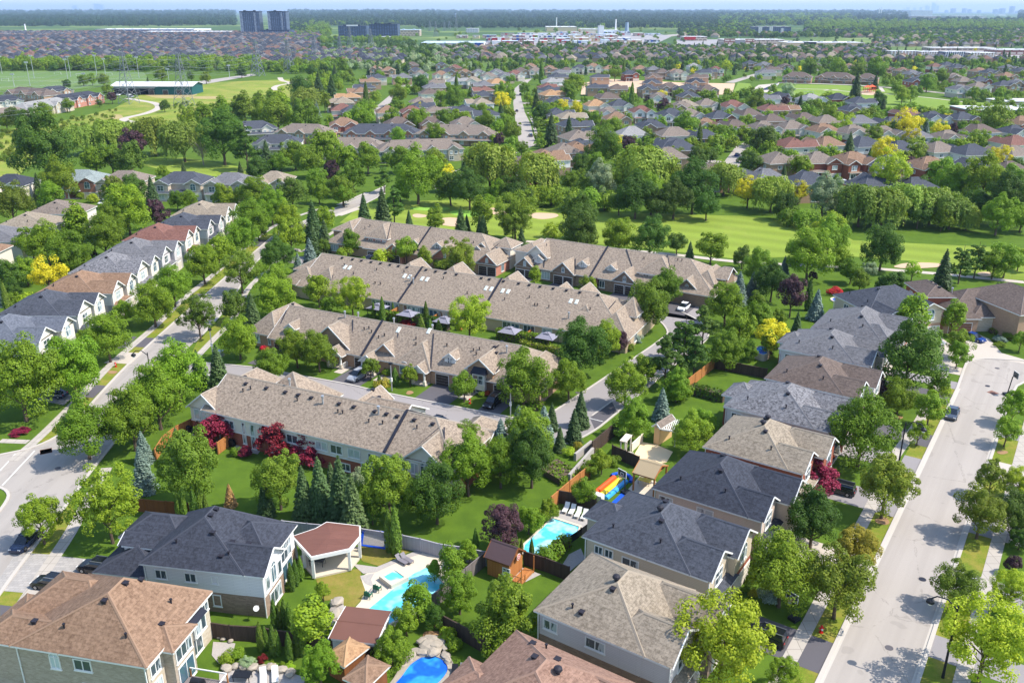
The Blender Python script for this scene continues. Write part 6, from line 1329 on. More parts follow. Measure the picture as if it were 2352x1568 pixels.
def subdivision(y0, y1, dy, dx, xa, xb, skip, ang, pal):
    y = y0; k = 0
    while y < y1:
        x = xa(y) + rnd.uniform(0, dx)
        while x < xb(y):
            if rnd.random() > skip:
                FARH.append((y, x + rnd.uniform(-1.5, 1.5), y + rnd.uniform(-2, 2) + 14 * math.sin(x * .006 + k), ang + 14 * math.cos(x * .004 + k * .7) + rnd.choice([0, 0, 0, 90]), rnd.choice(pal), rnd.choice(FW)))
            x += dx * rnd.uniform(.9, 1.2)
        y += dy * (1 if k % 2 else .8); k += 1
dk_ = [FR[0], FR[1], FR[1], FR[1], FR[3], FR[4], FR[0], FR[5]]
xl = lambda t, x, y: P(t, x, y)[0]
Yof = lambda t, y: P(t, 1176, y)[1]
subdivision(Yof(7, 432), Yof(7, 232), 27, 15.5, lambda y: -.62 * y, lambda y: -.62 * y + y * (.50 if y < 1500 else .41), .03, 0, dk_)
subdivision(Yof(8, 420), 1900, 34, 17, lambda y: -.08 * y, lambda y: .62 * y, .38, 6, FR)
subdivision(1900, 3400, 70, 26, lambda y: .1 * y, lambda y: .62 * y, .55, 6, FR)
SHOPS = [(945, 66, 1560, 110), (1545, 88, 2010, 114), (2036, 108, 2360, 138), (2190, 232, 2360, 290), (1730, 60, 1850, 82), (2080, 26, 2340, 50)]
def seen_at(x, y):
    d = y * _cp + CAM_H * _sp
    return CXP + x / d * FPX, CYP + (CAM_H * _cp - y * _sp) / d * FPX
def in_shops(x, y):
    X, Y = seen_at(x, y); return any(a <= X <= c and b <= Y <= d for a, b, c, d in SHOPS)
FARH = [q for q in FARH if not in_shops(q[1], q[2])]
FARH.sort(key=lambda q: q[0])
ni = max(0, 300 - len([1 for q in HOUSES]) - 30)
KH = []
for i, (_, x, y, a, rf, wl) in enumerate(FARH[:ni]):
    h = thing('detached_house', 'small hip-roofed house in the hazy rows far beyond the nearer gardens', 'house', (x, y), a, 'houses of the far subdivisions')
    wm, rm_ = MB(), MB(); far_house(wm, rm_, 0, 0, 0, 13, 11, 5.8, rf, wl); wm.build('wall', h); rm_.build('roof', h)
wm = MB()
for i, (_, x, y, a, rf, wl) in enumerate(FARH[ni:]):
    k = 1 if y < 1900 else 1.5
    far_house(wm, wm, x, y, a, 13.5 * k, 12 * k, 4.6, rf, wl)
tag(wm.build('distant_houses'), 'mass of small dark and brown roofs of the far subdivisions', 'houses', None, 'stuff')
# ================================================================ DISTANT TREES (counted near, massed far)
def point_in(poly, x, y):
    c = False; j = len(poly) - 1
    for i in range(len(poly)):
        if (poly[i][1] > y) != (poly[j][1] > y) and x < (poly[j][0] - poly[i][0]) * (y - poly[i][1]) / (poly[j][1] - poly[i][1]) + poly[i][0]: c = not c
        j = i
    return c
proto('lod', lambda: crown_lobes(1100, 30, .95, .08, .045, (.12, .22)), .2, .95, 0, nv=2)
proto('lodspruce', lambda: g_spruce(300, 2.0, .1), .1, 1.9, 0, nv=1)
LODSRC = []
for i, (k, v, xx) in enumerate((('lod', 0, 700), ('lod', 1, 712), ('lodspruce', 0, 690))):
    me, tr, th, h = GEO[k][v]
    t = thing('maple_tree' if i < 2 else 'spruce_tree', ['broad green tree standing alone beyond the far park', 'smaller green tree standing alone beyond the far park', 'lone spruce beyond the far park'][i], 'tree', (xx, 1010 + i * 20)); t.scale = (9, 9, 9)
    link_mesh('trunk', tr, t); o = link_mesh('crown', me, t); LODSRC.append(o)
def scatter(name, label, pts, srcs, mat):
    me = bpy.data.meshes.new(name); me.from_pydata([(x, y, 0) for x, y, s in pts], [], [])
    at = me.attributes.new('size', 'FLOAT', 'POINT'); at.data.foreach_set('value', [s for x, y, s in pts])
    o = bpy.data.objects.new(name, me); COL.objects.link(o); tag(o, label, 'trees', None, 'stuff')
    ng = bpy.data.node_groups.new(name, 'GeometryNodeTree')
    ng.interface.new_socket('Geometry', in_out='INPUT', socket_type='NodeSocketGeometry'); ng.interface.new_socket('Geometry', in_out='OUTPUT', socket_type='NodeSocketGeometry')
    N = ng.nodes; L = ng.links
    gi = N.new('NodeGroupInput'); go = N.new('NodeGroupOutput'); iop = N.new('GeometryNodeInstanceOnPoints')
    gtoi = N.new('GeometryNodeJoinGeometry')
    for s in srcs:
        oi = N.new('GeometryNodeObjectInfo'); oi.inputs[0].default_value = s; oi.inputs[1].default_value = True; oi.transform_space = 'ORIGINAL'
        L.new(oi.outputs['Geometry'], gtoi.inputs[0])
    L.new(gi.outputs[0], iop.inputs['Points']); L.new(gtoi.outputs[0], iop.inputs['Instance'])
    iop.inputs['Pick Instance'].default_value = True
    na = N.new('GeometryNodeInputNamedAttribute'); na.data_type = 'FLOAT'; na.inputs[0].default_value = 'size'
    L.new(na.outputs[0], iop.inputs['Scale'])
    rv = N.new('FunctionNodeRandomValue'); rv.data_type = 'FLOAT'; rv.inputs[3].default_value = 6.28
    cx = N.new('ShaderNodeCombineXYZ'); L.new(rv.outputs[1], cx.inputs[2]); L.new(cx.outputs[0], iop.inputs['Rotation'])
    sm_ = N.new('GeometryNodeSetMaterial'); sm_.inputs['Material'].default_value = mat
    L.new(iop.outputs[0], sm_.inputs[0]); L.new(sm_.outputs[0], go.inputs[0])
    md = o.modifiers.new('scatter', 'NODES'); md.node_group = ng
    return o
def clear_of(x, y, r):
    for hx, hy in HOUSES:
        if abs(hx - x) < r and abs(hy - y) < r: return False
    for tx, ty, tr_ in TREES:
        if (tx - x) ** 2 + (ty - y) ** 2 < (tr_ + 1.2) ** 2: return False
    return True
NOGO = [[P(9, *p) for p in [(380, 640), (420, 550), (500, 560), (700, 555), (820, 565), (1100, 570), (1420, 595), (1500, 640), (1960, 680), (2180, 700), (2150, 765), (1600, 775), (1380, 730), (900, 690), (700, 640)]],
    [P(8, *p) for p in [(1205, 1000), (1175, 700), (1190, 590), (1265, 530), (1320, 532), (1248, 620), (1270, 750), (1335, 900), (1340, 1000)]], [P(9, *p) for p in [(270, 1170), (412, 975), (505, 975), (410, 1170)]],
    [P(8, *p) for p in [(1640, 650), (1650, 555), (1850, 530), (2351, 555), (2351, 640)]], [P(9, 0, 560), P(9, 400, 560), P(9, 380, 650), P(9, 0, 640)]]
cand = []
GARD = [P(8, *p) for p in [(0, 1000), (-200, 900), (0, 640), (0, 430), (2351, 430), (2351, 1120), (1650, 1120), (1350, 1000), (1180, 1060), (1060, 1000), (1050, 860), (0, 860)]]
GARD2 = [P(9, *p) for p in [(-10, 1130), (0, 400), (2500, 400), (2500, 1130)]]
HOUSES_A = np.array(HOUSES)
tries = 0
while len(cand) < 760 and tries < 60000:
    tries += 1
    t = rnd.choice([8, 9, 9]); x = rnd.uniform(-60, 2420); y = 400 + 740 * rnd.random()
    wx, wy = P(t, x, y, 3)
    if not (point_in(GARD, wx, wy) if t == 8 else point_in(GARD2, wx, wy)): continue
    if any(point_in(g, wx, wy) for g in NOGO) or not clear_of(wx, wy, 8.6): continue
    s = rnd.uniform(3.8, 7.6); TREES.append((wx, wy, s * .22)); cand.append((wy, wx, s))
cand.sort()
ntop = max(0, 290 - NB[0])
for wy, wx, s in cand[:ntop]:
    make_tree('m', wx, wy, s * 1.1, 1, 0, 'leafy green garden tree between the closely set houses beyond the fairway', 'garden trees between the houses beyond the fairway')
rest = [(x, y, s * 1.15) for y, x, s in cand[ntop:]]
def bandpts(n, x0, x1, y0, y1, spx, poly=None, avoid=()):
    """points even in the view across a far belt; D-pixel bounds"""
    o = []
    while len(o) < n:
        X = rnd.uniform(x0, x1); Y = rnd.uniform(y0, y1)
        if poly and not point_in(poly, X, Y): continue
        if any(a <= X <= c and b <= Y <= d for a, b, c, d in avoid): continue
        wx, wy = ground_at(X, Y); s = max(6.5, min(70, spx * wy / FPX)) * rnd.uniform(.7, 1.3)
        o.append((wx, wy, s))
    return o
DK, MD, LI, YL, SP, FW_ = [], list(rest), [], [], [], []
hyd = [(540, 30, 665, 90), (760, 60, 960, 92)] + SHOPS
# tree mass between the mall and the hazy gardens
MD += bandpts(420, 700, 2352, 112, 160, 11, None, hyd); DK += bandpts(420, 700, 2352, 108, 165, 11, None, hyd); DK += bandpts(520, 900, 2352, 108, 138, 12, None, hyd); MD += bandpts(60, 950, 1560, 68, 108, 7); DK += bandpts(40, 1545, 2000, 92, 112, 7)
MD += bandpts(240, 0, 2352, 118, 180, 10, [(0, 163), (700, 163), (740, 180), (700, 120), (560, 150), (440, 150), (250, 150), (0, 150)])
DK += bandpts(150, 0, 740, 142, 166, 11, [(0, 166), (740, 175), (730, 150), (460, 146), (200, 148), (0, 140)])
MD += bandpts(260, 0, 720, 76, 140, 7, [(0, 78), (620, 80), (740, 130), (600, 140), (0, 140)])
MD += bandpts(900, 2352 * .55, 2352, 62, 112, 9, [(1300, 78), (1300, 62), (2352, 62), (2352, 118), (2180, 110), (1800, 92)], hyd); DK += bandpts(650, 1300, 2352, 60, 100, 9, [(1300, 78), (1300, 62), (2352, 62), (2352, 100), (1800, 88)], hyd); DK += bandpts(700, 1500, 2352, 84, 140, 10, None, hyd)
DK += bandpts(260, 740, 960, 100, 165, 10, [(740, 165), (720, 110), (960, 92), (960, 130), (820, 150)])
LI += bandpts(260, 640, 1100, 105, 170, 12, [(640, 160), (830, 105), (1100, 125), (1100, 170)])
# forests toward the horizon
for x0, x1, y0, y1, n, spx, L_ in [(0, 2352, 33, 37, 900, 9, FW_), (0, 560, 36, 50, 900, 9, FW_), (0, 560, 46, 60, 900, 10, FW_), (660, 1000, 30, 60, 1500, 10, FW_), (930, 1760, 40, 72, 2600, 10, FW_), (1000, 1500, 30, 46, 900, 9, FW_), (1500, 2352, 33, 60, 2200, 9, FW_), (1650, 1960, 42, 75, 700, 10, MD), (1900, 2352, 55, 74, 800, 10, MD), (1150, 2352, 70, 84, 700, 9, FW_),
        (0, 2352, 28.2, 33, 1500, 7, FW_), (640, 960, 55, 100, 500, 9, MD), (560, 700, 62, 80, 160, 9, FW_), (0, 400, 57, 62, 200, 8, FW_)]:
    L_ += bandpts(n, x0, x1, y0, y1, spx, None, hyd + [(600, 28, 2300, 34)] if y0 > 29 else hyd)
MD += bandpts(330, 0, 600, 80, 142, 6)
MD += [(*P(7, rnd.uniform(0, 700), rnd.uniform(440, 478)), rnd.uniform(8, 13)) for _ in range(120)] + [(*P(7, rnd.uniform(700, 1750), rnd.uniform(430, 480)), rnd.uniform(8, 13)) for _ in range(120)]
MD += [(*P(7, rnd.uniform(1400, 2351), rnd.uniform(440, 500)), rnd.uniform(6, 11)) for _ in range(90)] + [(*P(7, rnd.uniform(2100, 2351), rnd.uniform(460, 620)), rnd.uniform(6, 10)) for _ in range(40)]
for _ in range(110): YL.append((*P(9, rnd.uniform(0, 2350), rnd.uniform(330, 520)), rnd.uniform(4.5, 6.5)))
for _ in range(60): YL.append((*P(8, rnd.uniform(200, 2350), rnd.uniform(330, 600)), rnd.uniform(4, 6)))
SP = [(*P(rnd.choice([8, 9]), rnd.uniform(0, 2350), rnd.uniform(300, 520)), rnd.uniform(4, 6)) for _ in range(260)]
YL = [p for p in YL if not any(point_in(g, p[0], p[1]) for g in NOGO)][:60]; SP = [p for p in SP if not any(point_in(g, p[0], p[1]) for g in NOGO)]
scatter('distant_trees', 'mass of mid-green treetops among the far houses and roads', MD, LODSRC[:2], LM['mid'])
scatter('horizon_woods', 'dark blue-green woods stretching to the horizon', FW_, LODSRC[:2], LM['far'])
scatter('distant_woods', 'darker treetops among the far houses', DK, LODSRC[:2], LM['dark'])
scatter('distant_pale_trees', 'pale green scrub along the power line corridor', LI, LODSRC[:2], LM['grey'])
scatter('distant_yellow_trees', 'scattered yellow treetops among the far houses', YL, LODSRC[:2], LM['yellow'])
scatter('distant_spruces', 'scattered dark spruces among the far houses', SP, LODSRC[2:], LM['spruce'])
# meadow scrub, low
MS = [(*P(7, rnd.uniform(0, 1400), rnd.uniform(700, 1100)), rnd.uniform(1, 2.6)) for _ in range(900)]
mpoly = [ground_at(*p) for p in [(0, 400), (0, 305), (260, 255), (330, 220), (440, 196), (600, 190), (480, 290), (300, 305), (60, 380)]]
mpath = [P(7, *p) for p in [(820, 690), (1090, 690), (1240, 820), (1200, 880), (800, 830)]]
scatter('meadow_scrub', 'low green scrub dotted over the rough meadow', [p for p in MS if point_in(mpoly, p[0], p[1]) and not point_in(mpath, p[0], p[1])], LODSRC[:2], LM['olive'])
# ================================================================ FAR BUILDINGS
def z_at(px_y, Y):
    v = px_y - CYP
    return CAM_H - Y * (FPX * _sp + v * _cp) / (FPX * _cp - v * _sp)
def m_facade(name, wall, win, bw, rh, gap=.35, off=0):
    t = NT(name); uv = t.tc("UV")
    br = t.node("ShaderNodeTexBrick"); t.l.new(uv, br.inputs["Vector"]); br.offset = off
    br.inputs["Scale"].default_value = 1; br.inputs["Brick Width"].default_value = bw; br.inputs["Row Height"].default_value = rh
    br.inputs["Mortar Size"].default_value = gap; br.inputs["Mortar Smooth"].default_value = .05
    br.inputs["Color1"].default_value = win; br.inputs["Color2"].default_value = scl(win, 1.6); br.inputs["Mortar"].default_value = wall
    return t.out(br.outputs[0], .5, spec=.4)
FM = {
 'tower': m_facade('tower_facade', S(40, 50, 74), S(96, 110, 132), 5, 3.1, .8), 'tower2': m_facade('tower_side', S(176, 184, 196), S(44, 56, 80), 30, 3.1, .7),
 'darkmid': m_facade('dark_midrise', S(30, 38, 58), S(66, 84, 116), 6, 3.2, .7), 'white': m_facade('white_hall', S(222, 222, 222), S(70, 80, 96), 14, 9, 2.6, .5),
 'whitep': m_plain('white_panel', S(222, 222, 220), .7, .05), 'darkp': m_plain('navy_panel', S(34, 42, 62), .6, .1), 'tan': m_facade('retail_tan', S(190, 172, 152), S(110, 96, 88), 9, 4.5, 1.2, .5),
 'brick': m_facade('retail_brick', S(134, 84, 76), S(190, 176, 164), 11, 5, 1.2, .3), 'redp': m_plain('red_panel', S(176, 34, 36), .6, .05), 'bluep': m_plain('blue_panel', S(30, 70, 150), .6, .05),
 'teal': m_plain('teal_cladding', S(26, 84, 84), .6, .08), 'flat': m_plain('flat_roof_pale', S(196, 196, 196), .8, .06, .05), 'flatg': m_plain('flat_roof_grey', S(136, 136, 140), .8, .08, .05), 'flatb': m_plain('flat_roof_blue', S(176, 190, 206), .8, .05, .05),
 'plant': m_plain('plant_cladding', S(206, 184, 148), .8, .06, .05), 'condo': m_facade('condo_facade', S(206, 204, 202), S(70, 78, 96), 5, 3.2, 1.0), 'condob': m_facade('condo_brick', S(130, 96, 90), S(190, 190, 196), 7, 3.2, 1.0), 'steel': m_plain('pylon_steel', S(120, 126, 132), .6, .05), 'haze': m_plain('far_tower_haze_tint', S(150, 164, 186), .8, .05)}  # far towers: distance haze is painted in as a blue-grey colour
def far_building(name, label, cat, t, x0, x1, yb, yt, depth, wall, roof, group=None, ang=None, extra=(), side=None):
    A_ = P(t, x0, yb); B_ = P(t, x1, yb)
    L = math.hypot(B_[0] - A_[0], B_[1] - A_[1]); a = -math.degrees(math.atan2(B_[1] - A_[1], B_[0] - A_[0])) if ang is None else ang
    H = z_at(pix(t, 0, yt)[1], A_[1] + depth * .1)
    o = thing(name, label, cat, A_, a, group)
    m = MB(); W_ = FM[wall]
    m.box(0, L, 0, depth, 0, H, W_, top=False); m.build('wall', o)
    r = MB(); R_ = FM[roof]; k = max(.5, H * .04)
    r.box(-.3, L + .3, -.3, depth + .3, H, H + k, R_, bottom=True)
    n = max(1, int(L / 25))
    for i in range(n): r.box(L * (i + .3) / n, L * (i + .3) / n + min(6, L * .15), depth * .3, depth * .5, H + k, H + k + min(2.5, H * .12), R_)
    r.build('roof', o)
    for nm, e0, e1, z0, z1, mt in extra:
        e = MB(); e.box(L * e0, L * e1, -1.0, 2, H * z0, H * z1, FM[mt], bottom=True); e.build(nm, o)
    return o
for i, (a, b) in enumerate(((1632, 1772), (1818, 1952))):
    o = far_building('condo_tower', ('left' if i == 0 else 'right') + ' one of the two dark residential towers on the skyline', 'tower', 7, a, b - 10, 245, 84, 34, 'tower', 'darkp', 'twin dark towers', extra=[('balcony_bay', .0, .12, .05, .97, 'tower2'), ('balcony_bay', .72, .8, .05, .97, 'tower2'), ('entrance_band', 0, 1, 0, .04, 'whitep'), ('penthouse', .2, .8, 1.0, 1.05, 'darkp')])
far_building('office_block', 'dark blue low block between and beside the twin towers', 'building', 7, 1760, 1955, 246, 205, 60, 'darkmid', 'darkp')
far_building('midrise_block', 'dark glass mid-rise right of the twin towers, farther left', 'building', 8, 5, 195, 250, 178, 50, 'darkmid', 'darkp', 'dark glass mid-rises', extra=[('roof_screen', .3, .7, 1.0, 1.12, 'whitep')])
far_building('midrise_block', 'taller dark glass mid-rise right of the twin towers, nearer the mall', 'building', 8, 215, 405, 262, 168, 50, 'darkmid', 'darkp', 'dark glass mid-rises', extra=[('roof_screen', .2, .8, 1.0, 1.08, 'darkp')])
far_building('warehouse', 'long white industrial hall with a navy end left of the twin towers', 'building', 7, 648, 1310, 226, 200, 160, 'white', 'flat', extra=[('navy_end', 0, .28, .1, .95, 'darkp'), ('blue_band', .3, 1, .75, .95, 'bluep')])
far_building('warehouse', 'lower white hall attached at the right of the long industrial hall', 'building', 7, 960, 1505, 245, 216, 90, 'white', 'flat')
o = far_building('factory', 'white factory with tall chimney at the far left', 'building', 7, 100, 250, 232, 214, 60, 'white', 'flat')
far_building('factory', 'dark low factory wing right of the white factory', 'building', 7, 250, 315, 230, 208, 60, 'darkmid', 'darkp')
far_building('farm_building', 'pale farm building among the far left woods', 'building', 7, 245, 400, 122, 108, 200, 'whitep', 'flat'); far_building('farm_building', 'small pale shed among the far woods left of centre', 'building', 8, 560, 605, 118, 106, 100, 'whitep', 'flat')
ar = far_building('sports_arena', 'dark teal arena with pale metal roof beside the sports field', 'building', 7, 768, 1048, 642, 596, 26, 'teal', 'flat')
rf_ = MB(); rb = B(-1, 62, 0, 26, 6.6, 'x', 'gg', .18, 1.2); tmp = MB(); add_block(rb, tmp, rf_, tmp, [(None, FM['teal'])], FM['flat'], FM['flat'], FM['whitep']); rf_.build('pitched_roof', ar); tmp.build('gable_end', ar)
for i in range(5): add_garage(ar, 8 + i * 11, 0, 'S', 4, 3.6, 'gar_dark')
far_building('store', 'huge white-roofed store with a blue corner in the shopping centre', 'store', 8, 560, 985, 325, 292, 110, 'whitep', 'flatb', extra=[('blue_corner', .86, 1.0, 0, 1.1, 'bluep'), ('blue_sign', .02, .1, .3, .8, 'bluep')])
far_building('office_block', 'pale three-storey office behind the white-roofed store', 'building', 8, 865, 950, 222, 195, 40, 'condo', 'flat')
far_building('store', 'pale store between the dark mid-rise and the corridor', 'store', 8, 410, 552, 245, 204, 50, 'tan', 'flatb'); far_building('store', 'cream block below the dark glass mid-rises', 'store', 8, 270, 395, 272, 250, 30, 'tan', 'flat')
rnd.seed(21)
k = 0; MALL = 'shops of the far shopping centre'
for row, (yb, yt, xs, xe) in enumerate([(285, 258, 1000, 1960), (300, 278, 1040, 1700), (262, 240, 800, 1850), (245, 228, 1100, 2100), (232, 216, 1480, 2150), (296, 272, 1780, 2120)]):
    x = xs; k = 0
    while x < xe:
        k += 1
        w = rnd.uniform(50, 130); c = rnd.choice(['tan', 'brick', 'whitep', 'tan', 'plant', 'white'])
        if not (row == 4 and x > 1900):
            ex = [('sign', .3, .5, .45, .95, rnd.choice(['redp', 'bluep', 'whitep', 'redp']))]
            far_building('store', '%s flat-roofed shop from left in the %s row of the far shopping centre' % (ORD[k], ('second', 'front', 'fourth', 'fifth', 'rearmost', 'front-right')[row]), 'store', 8, x, x + w * .85, yb + rnd.uniform(-3, 3), yt + rnd.uniform(-2, 3), rnd.uniform(25, 45), c, rnd.choice(['flat', 'flatg', 'flatb']), MALL, extra=ex)
        x += w + rnd.uniform(2, 22)
far_building('store', 'store with a bright red front in the far shopping centre', 'store', 8, 1040, 1125, 291, 256, 30, 'redp', 'flat', extra=[('white_front', .45, .75, .1, 1.15, 'whitep')])
far_building('store', 'store with a dark red sign box in the far shopping centre', 'store', 8, 1475, 1535, 292, 262, 30, 'brick', 'flat', extra=[('sign', .1, .9, .3, .9, 'redp')])
pl = far_building('factory', 'sand-coloured brickworks with a low gabled roof before the forest', 'factory', 8, 1410, 1615, 214, 184, 160, 'plant', 'flat'); far_building('factory', 'long low sand-coloured sheds right of the brickworks', 'factory', 8, 1640, 1760, 214, 200, 120, 'plant', 'flat')
w_ = far_building('factory', 'white silo tower of the works beside a thin chimney', 'factory', 8, 1762, 1796, 230, 178, 40, 'whitep', 'flat'); far_building('factory', 'low white works hall at the foot of the white silo tower', 'factory', 8, 1790, 1900, 228, 206, 60, 'whitep', 'flat')
def stack(label, t, x, yb, yt, r, mat='whitep', name='chimney', cat='chimney'):
    q = P(t, x, yb); H = z_at(pix(t, 0, yt)[1], q[1]); o = thing(name, label, cat, q); m = MB()
    m.tube([(0, 0, 0), (0, 0, H)], [r, r * .7], FM[mat], 8); m.build('shaft', o); m = MB(); m.tube([(0, 0, H), (0, 0, H + 2)], [r * .9, r * .9], FM['redp'] if mat == 'redp' else M['vent'], 8); m.build('top_ring', o)
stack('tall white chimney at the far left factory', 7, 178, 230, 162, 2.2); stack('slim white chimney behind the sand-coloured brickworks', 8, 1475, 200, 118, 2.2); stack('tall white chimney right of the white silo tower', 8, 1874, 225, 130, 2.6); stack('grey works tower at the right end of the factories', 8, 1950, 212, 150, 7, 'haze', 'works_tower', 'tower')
stack('left one of two thin white masts on the far horizon', 9, 1368, 120, 60, 5); stack('right one of two thin white masts on the far horizon', 9, 1382, 120, 55, 5); stack('thin white mast over the far right forest', 9, 335, 112, 80, 4); stack('red-tipped mast above the corridor near the centre', 8, 795, 150, 90, 6, 'haze')
far_building('store', 'red-fronted pale building at the left of the far right shops', 'store', 9, 55, 210, 278, 250, 50, 'tan', 'flat', extra=[('red_front', 0, .5, .3, 1.05, 'redp')])
far_building('store', 'big-box store with red-brown sign block', 'store', 9, 325, 730, 302, 270, 60, 'tan', 'flat', extra=[('sign_block', .0, .18, 0, 1.25, 'brick'), ('sign_block', .35, .5, 0, 1.2, 'brick'), ('grey_entrance', .18, .35, 0, .9, 'flatg')])
far_building('store', 'long cream big-box store with a dark entrance', 'store', 9, 760, 1270, 332, 290, 70, 'plant', 'flat', extra=[('dark_entrance', .2, .36, 0, 1.15, 'darkp'), ('red_entrance', .28, .34, .1, 1.0, 'redp')])
far_building('condo_block', 'dark mid-rise condo block before the far right forest', 'building', 9, 530, 775, 228, 184, 60, 'darkmid', 'flatg', extra=[('wing', .1, .2, 0, 1.1, 'condo'), ('wing', .4, .5, 0, 1.12, 'condo'), ('wing', .72, .8, 0, .8, 'condo')])
far_building('condo_block', 'long pale and brick condo complex under the skyline', 'building', 9, 1640, 1880, 138, 112, 200, 'condob', 'flat'); far_building('condo_block', 'right end of the long pale condo complex under the skyline', 'building', 9, 1880, 2095, 142, 110, 200, 'condo', 'flat')
far_building('hospital', 'broad cream hospital block on the right skyline', 'building', 9, 1585, 1730, 110, 74, 300, 'condo', 'flat'); far_building('hospital', 'low cream blocks left of the hospital', 'building', 9, 1440, 1570, 118, 94, 300, 'condo', 'flat')
for i, (a, b, yb, yt) in enumerate([(1450, 1655, 382, 340), (1655, 1800, 386, 344), (1815, 1945, 396, 344), (1985, 2155, 396, 352)]):
    far_building('townhouse_row', ORD[i + 1] + ' white flat-roofed townhouse block from left near the plaza', 'townhouses', 9, a, b, yb, yt + 8, 22, ('tan', 'tan', 'darkmid', 'tan')[i], 'flat', 'white flat-roofed townhouse blocks', extra=[('party_fin', j / 9 + .01, j / 9 + .035, 0, 1.06, 'whitep') for j in range(9)])
far_building('plaza', 'long cream plaza behind the white flat-roofed townhouses', 'store', 9, 1730, 2160, 345, 325, 40, 'tan', 'flat'); far_building('plaza', 'plaza with red-brown bands at the right edge', 'store', 9, 2165, 2420, 372, 338, 40, 'brick', 'flat')
far_building('school', 'orange brick school with white flat roof at the right edge', 'school', 9, 1975, 2450, 812, 745, 26, 'brick', 'flat'); far_building('school', 'upper orange brick school block behind the white roof', 'school', 9, 2200, 2500, 735, 688, 22, 'brick', 'flat')
SK = 'hazy skyline towers'
TI = 0
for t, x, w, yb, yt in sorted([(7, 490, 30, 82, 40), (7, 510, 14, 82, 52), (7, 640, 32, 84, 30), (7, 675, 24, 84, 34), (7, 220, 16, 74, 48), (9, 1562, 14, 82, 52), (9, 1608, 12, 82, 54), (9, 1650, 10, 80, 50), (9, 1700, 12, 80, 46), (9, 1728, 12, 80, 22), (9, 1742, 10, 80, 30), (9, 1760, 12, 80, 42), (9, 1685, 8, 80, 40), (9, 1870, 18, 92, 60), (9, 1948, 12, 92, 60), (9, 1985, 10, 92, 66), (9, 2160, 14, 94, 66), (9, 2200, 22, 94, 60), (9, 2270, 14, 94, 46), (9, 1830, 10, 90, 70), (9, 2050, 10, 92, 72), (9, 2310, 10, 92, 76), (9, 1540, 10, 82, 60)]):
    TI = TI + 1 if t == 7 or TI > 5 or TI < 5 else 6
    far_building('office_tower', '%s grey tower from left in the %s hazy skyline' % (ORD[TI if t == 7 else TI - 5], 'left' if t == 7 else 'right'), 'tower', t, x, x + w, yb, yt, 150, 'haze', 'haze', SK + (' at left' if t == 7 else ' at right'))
# ---- hydro towers
def pylon(label, t, x, yb, yt, grp='lattice power pylons along the corridor'):
    q = P(t, x, yb); H = max(28, min(60, z_at(pix(t, 0, yt)[1], q[1]))); o = thing('power_pylon', label, 'pylon', q, 20, grp)
    mt = FM['steel']; w = .22 if q[1] < 900 else .36; m = MB(); hw = lambda z: 4.2 * (1 - z / H) ** 1.3 + .9
    zs = [0, .14, .28, .42, .54, .66, .78, .9, 1.0]; zs = [H * z for z in zs]
    for sx, sy in ((1, 1), (1, -1), (-1, -1), (-1, 1)):
        for a, b in zip(zs, zs[1:]): m.bar((sx * hw(a), sy * hw(a), a), (sx * hw(b), sy * hw(b), b), w, mt)
    for a, b in zip(zs, zs[1:]):
        c = [(hw(a), hw(a)), (hw(a), -hw(a)), (-hw(a), -hw(a)), (-hw(a), hw(a))]; d = [(hw(b), hw(b)), (hw(b), -hw(b)), (-hw(b), -hw(b)), (-hw(b), hw(b))]
        for i in range(4):
            j = (i + 1) % 4; m.bar((*c[i], a), (*d[j], b), w * .6, mt); m.bar((*c[j], a), (*d[i], b), w * .6, mt)
    m.build('lattice_mast', o)
    for z in (.66, .8, .94):
        a = MB()
        for s in (1, -1):
            a.bar((0, 0, H * z + 1.2), (s * 9, 0, H * z), w * .8, mt); a.bar((0, 0, H * z - 1.2), (s * 9, 0, H * z), w * .8, mt); a.bar((s * 9, 0, H * z), (s * 9, 0, H * z - 2.4), w * .7, mt)
        a.build('cross_arm', o)
    return q, H
pys = [pylon(l, *a) for l, a in [('lattice pylon in front of the teal arena', (7, 872, 700, 345)), ('lattice pylon on the meadow right of the teal arena', (7, 1245, 715, 355)), ('lattice pylon below the left twin tower', (7, 1742, 515, 262)), ('lattice pylon below the right twin tower', (7, 1955, 495, 268)), ('lattice pylon right of the twin towers', (7, 2130, 425, 235)),
    ('lattice pylon farther right of the twin towers', (7, 2298, 405, 245)), ('lattice pylon left of the dark mid-rises', (8, 85, 350, 180)), ('lattice pylon in front of the taller dark mid-rise', (8, 225, 350, 195)), ('left lattice pylon near the corridor bend', (8, 622, 215, 140)), ('right lattice pylon near the corridor bend', (8, 662, 250, 145)), ('tallest lattice pylon near the centre horizon', (8, 800, 215, 100)), ('slim lattice pylon behind the taller dark mid-rise', (8, 330, 240, 160)), ('faint lattice pylon near the centre horizon', (8, 752, 200, 150)), ('faint lattice pylon beside the corridor forest', (8, 720, 210, 155))]]
def wires(label, A_, B_):
    (a, ha), (b, hb) = A_, B_; o = thing('power_line', label, 'power line', (0, 0)); an = math.radians(-20)
    for z in (.66, .8, .94):
        for s in (1, -1):
            m = MB(); pts = []
            for i in range(9):
                f = i / 8; pts.append((a[0] + (b[0] - a[0]) * f + s * 9 * math.cos(an), a[1] + (b[1] - a[1]) * f + s * 9 * math.sin(an), (ha * z - 2.4) * (1 - f) + (hb * z - 2.4) * f - 7 * 4 * f * (1 - f)))
            m.tube(pts, .045, FM['steel'], 4, cap=False); m.build('cable', o)
wires('power cables from the arena pylon to the left twin-tower pylon', pys[0], pys[2]); wires('power cables from the meadow pylon to the right twin-tower pylon', pys[1], pys[3])
